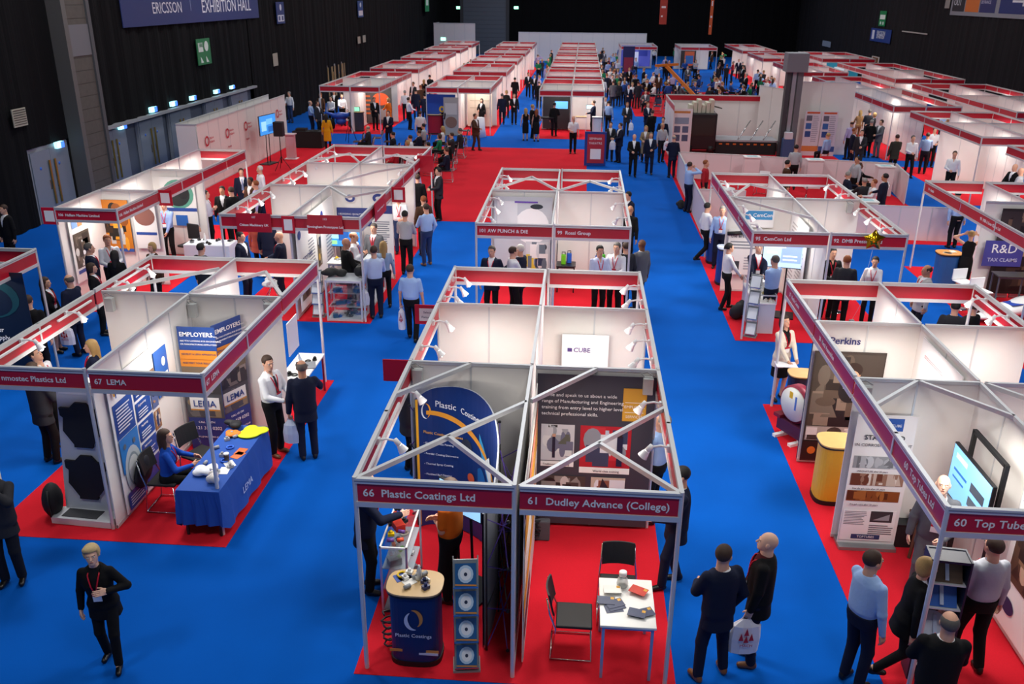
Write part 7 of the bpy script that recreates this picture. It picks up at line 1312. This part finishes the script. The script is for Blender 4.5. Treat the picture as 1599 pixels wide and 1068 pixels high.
# right side
P(1106, 314, 72, 'shirt', 'white', 'black', '', 'man in white shirt striding along the aisle toward the navy counters', feet='walk', hc='blk', lh='pocket', rh='swingf'); P(1078, 253, 65, 'shirt', 'light blue', 'navy', 'leaning against the low partition on the phone', rh='phone', lh='head', hc='brn'); tag(lump('briefcase', 'dark brief bag on the floor by the low partition', 'bag', *G(1068, 326), .006, .34, .2, .3, '2A2622', 14, 5), None); P(1129, 322, 190, 'shirt', 'light blue', 'navy', 'behind the navy counter with the basket', hc='grey', hair='short'); P(1103, 250, 110, 'shirt', 'red', 'dark', 'inside the low partitions behind the leaning man', hc='ginger')
P(1140, 379, 82, 'shirt', 'white', 'black', '', 'woman in white shirt and black trousers reaching over the CemCon glass case', female=True, hair='pony', hc='blk', lh='desk', rh='desk', feet='step', H=1.68); P(1186, 379, 178, 'suit', 'navy', 'navy', '', 'man in navy suit reading a brochure behind the CemCon glass case', lh='read', rh='read', hc='brn', hpitch=-15, shoe='14110F'); w = P(1211, 399, 325, 'tee', 'light blue', 'navy', '', 'man in light blue short-sleeved shirt with folded arms before the CemCon screen', lh='cross', rh='cross', hair='short', hc='gdark', lan=True)
w = P(1229, 494, 155, 'suit', 'cream', 'black', '', 'woman in cream jacket and black skirt reading papers at the navy counter', female=True, hair='long', hc='brn', bottom='skirt', lh='read', rh='read', ic='141416', hpitch=-20, H=1.68); x, y, z = w['hand'][1]; tag(MB().box(x-.28, y-.16, z, x+.1, y+.1, z+.01, M('E3E3EA', .5)).build('newspaper'), 'white open newspaper in the hands of the woman in cream', 'newspaper')
P(0, 0, 172, 'shirt', 'black', 'black', '', 'man in black shirt with red lanyard under the DMB Pressings name', xy=(5.95, 20.3), lh='front', rh='front', hair='short', hc='blk'); P(1324, 399, 15, 'suit', 'charcoal', 'black', 'back turned in front of the DMB stand', hc='ginger'); P(1368, 401, 200, 'suit', 'white', 'black', '', 'woman in white cardigan with short black hair in the DMB stand', female=True, hair='short', hc='blk', lh='desk', ic='E3E5EA', lean=.08); P(1449, 414, 262, 'suit', 'B0AEB0', 'dark', 'alone between DMB and the R&D stand', hair='fringe', hc='brn', skin='m')
P(0, 0, 5, 'dress', 'black', 'black', '', 'woman in black dress holding her pinned-up fair hair by the tapered blue counter', female=True, hair='bun', hc='fair', bottom='dress', lh='head', rh='head', lan=False, xy=(10.05, 22.75)); P(1497, 296, 350, 'shirt', 'light blue', 'black', 'bending in the stand behind R&D', hc='blk', lean=.3); P(1494, 470, 20, 'suit', 'charcoal', 'black', 'at the far right rail of Top Tubes', hc='blk', lean=.1); P(1521, 470, 330, 'suit', 'black', 'black', 'beside the spotlights of the far right rail', hc='brn')
P(1244, 226, 5, 'shirt', 'pale grey', 'black', 'looking at the truck stage', hc='blk'); P(1231, 250, 90, 'suit', 'brown', 'brown', 'beside the low partition near the tower', hc='blk'); P(1293, 211, 320, 'shirt', 'light blue', 'dark', 'seated before the roller banners', hc='fair', seat=.6, feet='sit', headz=1.35)
for i, (px, py, f, c, hr, hc_, sk) in enumerate(((1326, 267, 90, 'navy', 'short', 'grey', 'l'), (1344, 253, 110, 'black', 'crop', 'brn', 'd'), (1351, 277, 350, 'charcoal', 'short', 'grey', 'l'), (1366, 279, 260, 'white', 'short', 'ginger', 'l'), (1383, 271, 300, 'navy', 'short', 'blk', 'm'), (1340, 244, 250, 'pale grey', 'crop', 'blk', 'm'))):
    P(px, py, f, 'shirt' if c in ('white', 'pale grey') else 'suit', c, 'black', 'meeting group by the low partition, %s member' % ordn(i), hair=hr, hc=hc_, skin=sk, seat=.5 if i < 4 else None, feet='sit' if i < 4 else 'stand', lh='desk' if i < 4 else 'down', rh='lap' if i < 4 else 'front')
# presentation area
SEATS = ((574, 196, 'charcoal', 'fringe', 'grey'), (613, 206, 'dark', 'short', 'blk'), (640, 211, 'white', 'short', 'brn'), (636, 219, 'pale grey', 'bob', 'fair'), (654, 203, 'navy', 'short', 'brn'), (661, 193, 'pale grey', 'short', 'blk'), (668, 222, 'black', 'short', 'blk'), (686, 209, 'green', 'bob', 'brn'), (691, 197, 'white', 'long', 'fair'), (705, 207, 'charcoal', 'short', 'brn'), (718, 200, 'charcoal', 'short', 'gdark'), (701, 219, 'black', 'bob', 'blk'), (697, 231, 'navy', 'short', 'brn'), (617, 226, 'red', 'short', 'brn'), (640, 232, 'white', 'fringe', 'fair'))
for i, (px, py, c, hr, hc_) in enumerate(SEATS):
    w = P(px, py, 262+(i*7) % 20, 'suit' if c in ('charcoal', 'navy', 'black', 'dark') else 'shirt', c, 'black', 'seated in the audience, %s' % (('front left', 'front middle', 'beside the tripod', 'second from tripod', 'middle back', 'far back', 'end of first row', 'second row', 'behind green top', 'third row', 'back row far', 'near row inner', 'nearest the empty carpet', 'behind the stand fascia', 'by the stand rail')[i]), hair=hr, hc=hc_, seat=.52, feet='sit', lh='lap', rh='lap', female=hr in ('bob', 'long'))
    a = w['a']; chair(w['xy'][0]+.02*math.cos(a), w['xy'][1], a, 'maroon banquet chair with chrome frame under an audience member, %s' % ordn(i % 10), 'maroon', 'maroon chairs of the presentation area')
for i in range(14):
    px, py = ((648, 236), (608, 232), (590, 226), (662, 262), (700, 262), (706, 250), (716, 238), (722, 226), (728, 214), (680, 246), (690, 250), (560, 232), (575, 240), (625, 244))[i]
    x, y = G(px, py+4); chair(x, y, PI/2+.1, 'empty maroon banquet chair with chrome frame in the presentation area', 'maroon', 'empty maroon chairs of the presentation area')
P(509, 178, 355, 'coat', 'yellow', 'black', '', 'woman in mustard yellow coat with long black hair by the sound table', female=True, hair='long', hc='blk', lan=False, H=1.7)
for row in ((484, 157, 95, 'shirt', 'light blue', 'navy', 'left of the parked motorcycle', 'fringe', 'grey'), (495, 158, 110, 'suit', 'charcoal', 'black', 'beside the blue shirt at the motorcycle', 'short', 'brn'), (500, 145, 200, 'suit', 'brown', 'dark', 'near the left post of the motorcycle stand', 'short', 'ginger'), (451, 143, 200, 'shirt', 'white', 'jeans blue', 'at the end of the long partition', 'short', 'grey'), (606, 173, 185, 'suit', 'navy', 'black', 'standing behind the audience', 'short', 'brn'), (516, 150, 190, 'shirt', 'white', 'black', 'behind the motorcycle', 'short', 'blk'), (533, 147, 150, 'shirt', 'white', 'black', 'second behind the motorcycle', 'short', 'brn'), (521, 141, 170, 'suit', 'black', 'black', 'at the back wall of the motorcycle stand', 'short', 'blk'), (584, 152, 150, 'suit', 'black', 'black', 'in front of the grey and orange wall', 'short', 'brn'), (606, 153, 300, 'coat', 'orange', 'orange', 'at the right post of the motorcycle stand', 'bob', 'fair'),
            (638, 152, 60, 'shirt', 'white', 'black', 'in the aisle right of the motorcycle stand', 'short', 'brn'), (632, 141, 350, 'shirt', 'white', 'dark', 'beyond the aisle junction', 'short', 'grey'), (649, 139, 350, 'suit', 'navy', 'navy', 'back turned in the second aisle', 'short', 'blk'), (656, 173, 355, 'shirt', 'white', 'black', 'with lanyard behind the seats', 'short', 'brn'), (663, 146, 330, 'suit', 'navy', 'navy', 'leaning toward the bright blue wall', 'short', 'blk'), (674, 141, 100, 'shirt', 'light blue', 'dark', 'at the left edge of the blue wall', 'short', 'brn'), (686, 151, 185, 'suit', 'black', 'black', 'behind the red drum counter', 'crop', 'fair'), (697, 158, 280, 'suit', 'black', 'black', 'right of the red drum counter', 'fringe', 'gdark'), (645, 128, 200, 'suit', 'charcoal', 'black', 'in the second aisle before shelves', 'short', 'brn'), (662, 124, 10, 'suit', 'black', 'black', 'farther in the second aisle', 'long', 'fair'), (671, 117, 10, 'suit', 'black', 'black', 'tall at the second aisle side', 'short', 'brn'), (708, 118, 180, 'coat', 'orange', 'orange', 'bright vest in the second aisle', 'short', 'blk'),
            (742, 177, 120, 'suit', 'brown', 'brown', 'striding onto the wide red carpet', 'short', 'brn'), (752, 154, 200, 'suit', 'black', 'black', 'behind the white cloth tables', 'long', 'blk'), (784, 146, 350, 'suit', 'navy', 'navy', 'in the aisle left of the middle column', 'short', 'gdark'), (791, 141, 10, 'suit', 'black', 'black', 'next to the navy back in the aisle', 'bob', 'fair'), (803, 146, 170, 'suit', 'black', 'black', 'facing us in the aisle left of middle', 'short', 'brn'), (804, 121, 350, 'suit', 'black', 'black', 'tall at the far left aisle', 'short', 'blk'), (821, 169, 345, 'dress', 'black', 'black', 'left of the first far middle stand', 'long', 'fair'), (832, 163, 60, 'suit', 'black', 'black', 'between the two blonde women', 'short', 'fair'), (838, 170, 10, 'dress', 'black', 'black', 'at the left post of the far middle stand', 'long', 'ginger'), (825, 113, 170, 'suit', 'dark', 'black', 'walking toward us far left aisle', 'short', 'brn'), (835, 116, 190, 'suit', 'black', 'black', 'second walking toward us far left aisle', 'short', 'blk'),
            (896, 181, 178, 'tee', 'white', 'black', 'hand at mouth before the far middle stand', None, 'brn'), (858, 155, 10, 'suit', 'black', 'black', 'tall at the black clothed far table', 'bob', 'brn'), (866, 160, 20, 'suit', 'black', 'black', 'second at the black clothed far table', 'short', 'blk'), (927, 157, 260, 'suit', 'navy', 'black', 'inside the right half of the far middle stand', 'short', 'brn'), (954, 190, 178, 'suit', 'charcoal', 'charcoal', 'walking in the middle aisle near the notice board', 'short', 'brn'), (969, 192, 240, 'suit', 'navy', 'navy', 'with white bag near the notice board', 'short', 'brn'), (991, 209, 180, 'suit', 'black', 'black', 'bald walker nearest in the middle aisle', None, 'brn'), (1017, 206, 182, 'suit', 'navy', 'navy', 'beside the bald walker', 'short', 'gdark'), (1009, 196, 190, 'coat', 'khaki', 'black', 'behind the pair of walkers', 'long', 'fair'), (1035, 192, 150, 'shirt', 'pale grey', 'dark', 'with two white bags near the truck wall', 'fringe', 'grey'), (1053, 211, 350, 'suit', 'navy', 'navy', 'back turned by the low partition corner', 'fringe', 'grey'), (980, 160, 185, 'suit', 'charcoal', 'charcoal', 'with white bag mid aisle', 'short', 'ginger'),
            (1012, 160, 160, 'suit', 'navy', 'navy', 'left of the truck side wall', 'short', 'ginger'), (1019, 172, 340, 'suit', 'black', 'black', 'back turned left of the truck side wall', 'short', 'brn'), (1036, 183, 190, 'suit', 'navy', 'navy', 'half hidden by the truck side wall', 'short', 'brn'), (958, 126, 350, 'suit', 'grey', 'charcoal', 'back turned in the far middle aisle', 'short', 'brn'), (967, 127, 20, 'suit', 'charcoal', 'black', 'second back in the far middle aisle', 'bob', 'fair'), (982, 132, 180, 'suit', 'navy', 'navy', 'facing us in the far middle aisle', 'short', 'brn'), (988, 129, 170, 'shirt', 'white', 'dark', 'behind the facing navy suit', 'bob', 'fair'), (997, 127, 350, 'suit', 'charcoal', 'charcoal', 'wide back in the far middle aisle', 'short', 'brn'), (1009, 116, 350, 'shirt', 'pale grey', 'dark', 'arms up in the far middle aisle', 'short', 'white'), (951, 157, 20, 'shirt', '7A94C0', 'black', 'blue back right of the far middle stand', 'short', 'blk'), (946, 151, 180, 'suit', 'navy', 'navy', 'edge of the far middle stand', 'short', 'brn'), (942, 121, 350, 'shirt', 'white', 'black', 'white back along the middle column', 'fringe', 'grey'),
            (957, 117, 190, 'suit', 'black', 'black', 'along the middle column further back', 'short', 'brn'), (983, 106, 180, 'suit', 'black', 'black', 'upright in the aisle gap', 'short', 'fair'), (973, 108, 350, 'suit', 'charcoal', 'charcoal', 'pair in the aisle gap', 'short', 'brn'), (950, 95, 10, 'shirt', 'light blue', 'dark', 'pale blue among dark suits far middle', 'short', 'brn'),
            (1334, 152, 200, 'dress', 'black', 'black', 'raised above the group by the right stands', 'short', 'brn'), (1323, 181, 200, 'dress', 'black', 'black', 'in black by the tall white wall end', 'bob', 'brn'), (1331, 189, 340, 'shirt', 'lilac', 'black', 'by the tall white wall end', 'fringe', 'brn'), (1335, 200, 120, 'suit', 'navy', 'navy', 'front left of the right group', 'short', 'ginger'), (1347, 203, 200, 'suit', 'charcoal', 'charcoal', 'front right of the right group', 'short', 'brn'), (1362, 187, 350, 'suit', 'black', 'black', 'wide black back in the right group', 'short', 'grey'), (1377, 187, 240, 'suit', 'grey', 'grey', 'grey suit at the right of the group', 'short', 'brn'), (1344, 172, 350, 'shirt', 'tan', 'tan', 'tan dress behind the right group', 'long', 'fair'), (1359, 171, 20, 'suit', 'charcoal', 'black', 'behind the wide black back', 'short', 'gdark'), (1366, 176, 300, 'suit', 'charcoal', 'black', 'fair haired behind the right group', 'bob', 'fair'),
            (1402, 210, 355, 'suit', 'olive', 'black', 'back turned before the right aisle', 'short', 'brn'), (1427, 211, 180, 'shirt', 'white', 'black', 'walking toward us in the right aisle', 'short', 'gdark'), (1450, 207, 20, 'shirt', '8AA2C8', 'dark', 'blue back at the right stand corner', 'short', 'brn'), (1461, 199, 185, 'tee', 'white', 'black', 'facing the blue back at the right stand', 'short', 'brn'), (1412, 179, 350, 'coat', 'black', 'black', 'black coat behind the olive jacket', 'bob', 'fair'), (1437, 184, 350, 'suit', 'black', 'black', 'at the right stand post', 'short', 'ginger'), (1492, 236, 200, 'shirt', 'white', 'black', 'at the glass bistro table', 'short', 'brn'), (1586, 256, 250, 'suit', 'black', 'black', 'bald at the right photo edge upper', None, 'brn'), (1596, 262, 300, 'shirt', 'pale grey', 'dark', 'bald cut by the right photo edge', None, 'brn')):
    px, py, f, top, c, bc_, wh, hr, hc_ = row; fem = hr in ('bob', 'long')
    w = P(px, py, f, top, c, bc_, wh, hair=hr, hc=hc_, female=fem, feet='step' if 'walk' in wh or 'strid' in wh else 'stand', lh='front' if (px*7) % 3 == 0 else 'down', rh='front' if (px*5) % 3 else 'down', bottom='dress' if top == 'dress' else 'trousers', skin='m' if (px*3) % 5 == 0 else 'l')
    if 'striding' in wh: pass
    if 'bag' in wh: bag(w, -1, 'white carrier bag of the person %s' % wh.replace('with white bag ', '').replace('with two white bags ', ''), 'E6E6EE', 'B4242E' if 'two' in wh else None, .28, .42)
# ---- the far crowd
rc = random.Random(11); USED = set(o.get('label') for o in bpy.data.objects if o.get('label'))
KEYS = [dict(), dict(lh='front', rh='front'), dict(feet='step', lh='swingf', rh='swingb'), dict(lh='cross', rh='cross'), dict(rh='phone'), dict(lh='pocket', rh='front')]
KN = ['standing upright', 'hands held in front', 'walking', 'arms folded', 'hand at the ear', 'one hand in pocket']
TOPS = [('suit', 'navy'), ('suit', 'black'), ('suit', 'charcoal'), ('suit', 'grey'), ('shirt', 'white'), ('shirt', 'light blue'), ('shirt', 'pale grey'), ('suit', 'brown'), ('shirt', 'lilac'), ('suit', 'dark'), ('suit', 'black'), ('shirt', 'blue'), ('shirt', 'green'), ('shirt', 'red')]
HRS = [('short', 'brn', 'short brown'), ('short', 'blk', 'black'), ('short', 'grey', 'grey'), ('fringe', 'gdark', 'thinning'), ('bob', 'fair', 'blonde bobbed'), ('long', 'brn', 'long brown'), ('short', 'ginger', 'ginger'), ('short', 'fair', 'short fair')]
SEAT_K = dict(seat=.52, feet='sit', lh='lap', rh='desk')
def crowd(n, x0, x1, y0, y1, where, seated=0.0, dmin=.62, faces=None):
    k = 0; tries = 0
    while k < n and tries < n*40:
        tries += 1; x, y = rc.uniform(x0, x1), rc.uniform(y0, y1)
        if any((x-a)**2+(y-b)**2 < dmin**2 for a, b in PEOPLE): continue
        top, c = rc.choice(TOPS); hr, hc_, hn = rc.choice(HRS); ki = rc.randrange(len(KEYS)); st = rc.random() < seated
        bc_ = rc.choice(('black', 'dark', 'navy', 'charcoal', 'khaki' if rc.random() < .2 else 'black')); f = rc.choice(faces or (0, 180, 90, 270))+rc.uniform(-30, 30)
        turn = 'back turned' if abs(((f+180) % 360)-180) < 60 else ('facing us' if abs(((f) % 360)-180) < 60 else 'seen from the side')
        lab = 'person in %s %s, %s hair, %s, %s, %s' % (c, TN[top], hn, 'seated' if st else KN[ki], turn, where)
        if lab in USED or len(lab.split()) > 16: continue
        USED.add(lab); kw = dict(SEAT_K if st else KEYS[ki])
        person(lab, face=f, top=top, tc=CN[c], bc=CN[bc_], hair=hr, hc=hc_, female=hr in ('bob', 'long'), xy=(x, y), h=.03, H=1.66 if hr in ('bob', 'long') else 1.77, lan=False, skin='m' if rc.random() < .2 else 'l', **kw)
        if st: chair(x, y, math.radians(-f), 'blue banquet chair in the far seated crowd', 'blue', 'blue chairs of the far seated crowd')
        k += 1
crowd(34, 3.6, 12.4, 59.5, 72, 'far crowd', .6, .65); crowd(20, 4.0, 12.4, 72, 88, 'beyond the seats', .2, .7)
crowd(16, 1.5, 3.2, 60, 84, 'centre aisle'); crowd(6, 1.5, 3.2, 84, 101, 'centre aisle end'); crowd(5, 2.0, 12.0, 97.5, 103, 'by the white wall')
crowd(11, -4.4, -2.7, 60, 100, 'left middle aisle'); crowd(8, -10.4, -8.6, 56, 92, 'second aisle')
crowd(20, 12.9, 14.1, 52, 74, 'right aisle', 0, .5); crowd(8, 12.9, 14.1, 76, 98, 'far right aisle'); crowd(6, 17.8, 18.9, 44, 80, 'last aisle'); crowd(5, 18.3, 20, 33, 40, 'by the right stands')
for i in range(16):
    x, y = rc.uniform(4.2, 12), rc.uniform(57.8, 61)
    if any((x-a)**2+(y-b)**2 < .5 for a, b in PEOPLE) or abs(x-7.6) < 1.4: continue
    PEOPLE.append((x, y)); chair(x, y, rc.choice((0, PI))+rc.uniform(-.3, .3), 'empty blue banquet chair at the front of the far seated crowd', 'blue', 'empty blue chairs before the far crowd')
for i, (x, y) in enumerate(((5.2, 63.5), (8.9, 64.2), (10.8, 62.6), (6.6, 68.5), (9.6, 70.2), (11.2, 67.2))):
    if not any((x-a)**2+(y-b)**2 < .3 for a, b in PEOPLE): table(x, y, .9, .9, .74, 'round black table in the far seated crowd, %s from the pipe' % ordn(i), top='1C1D22', shape='round')
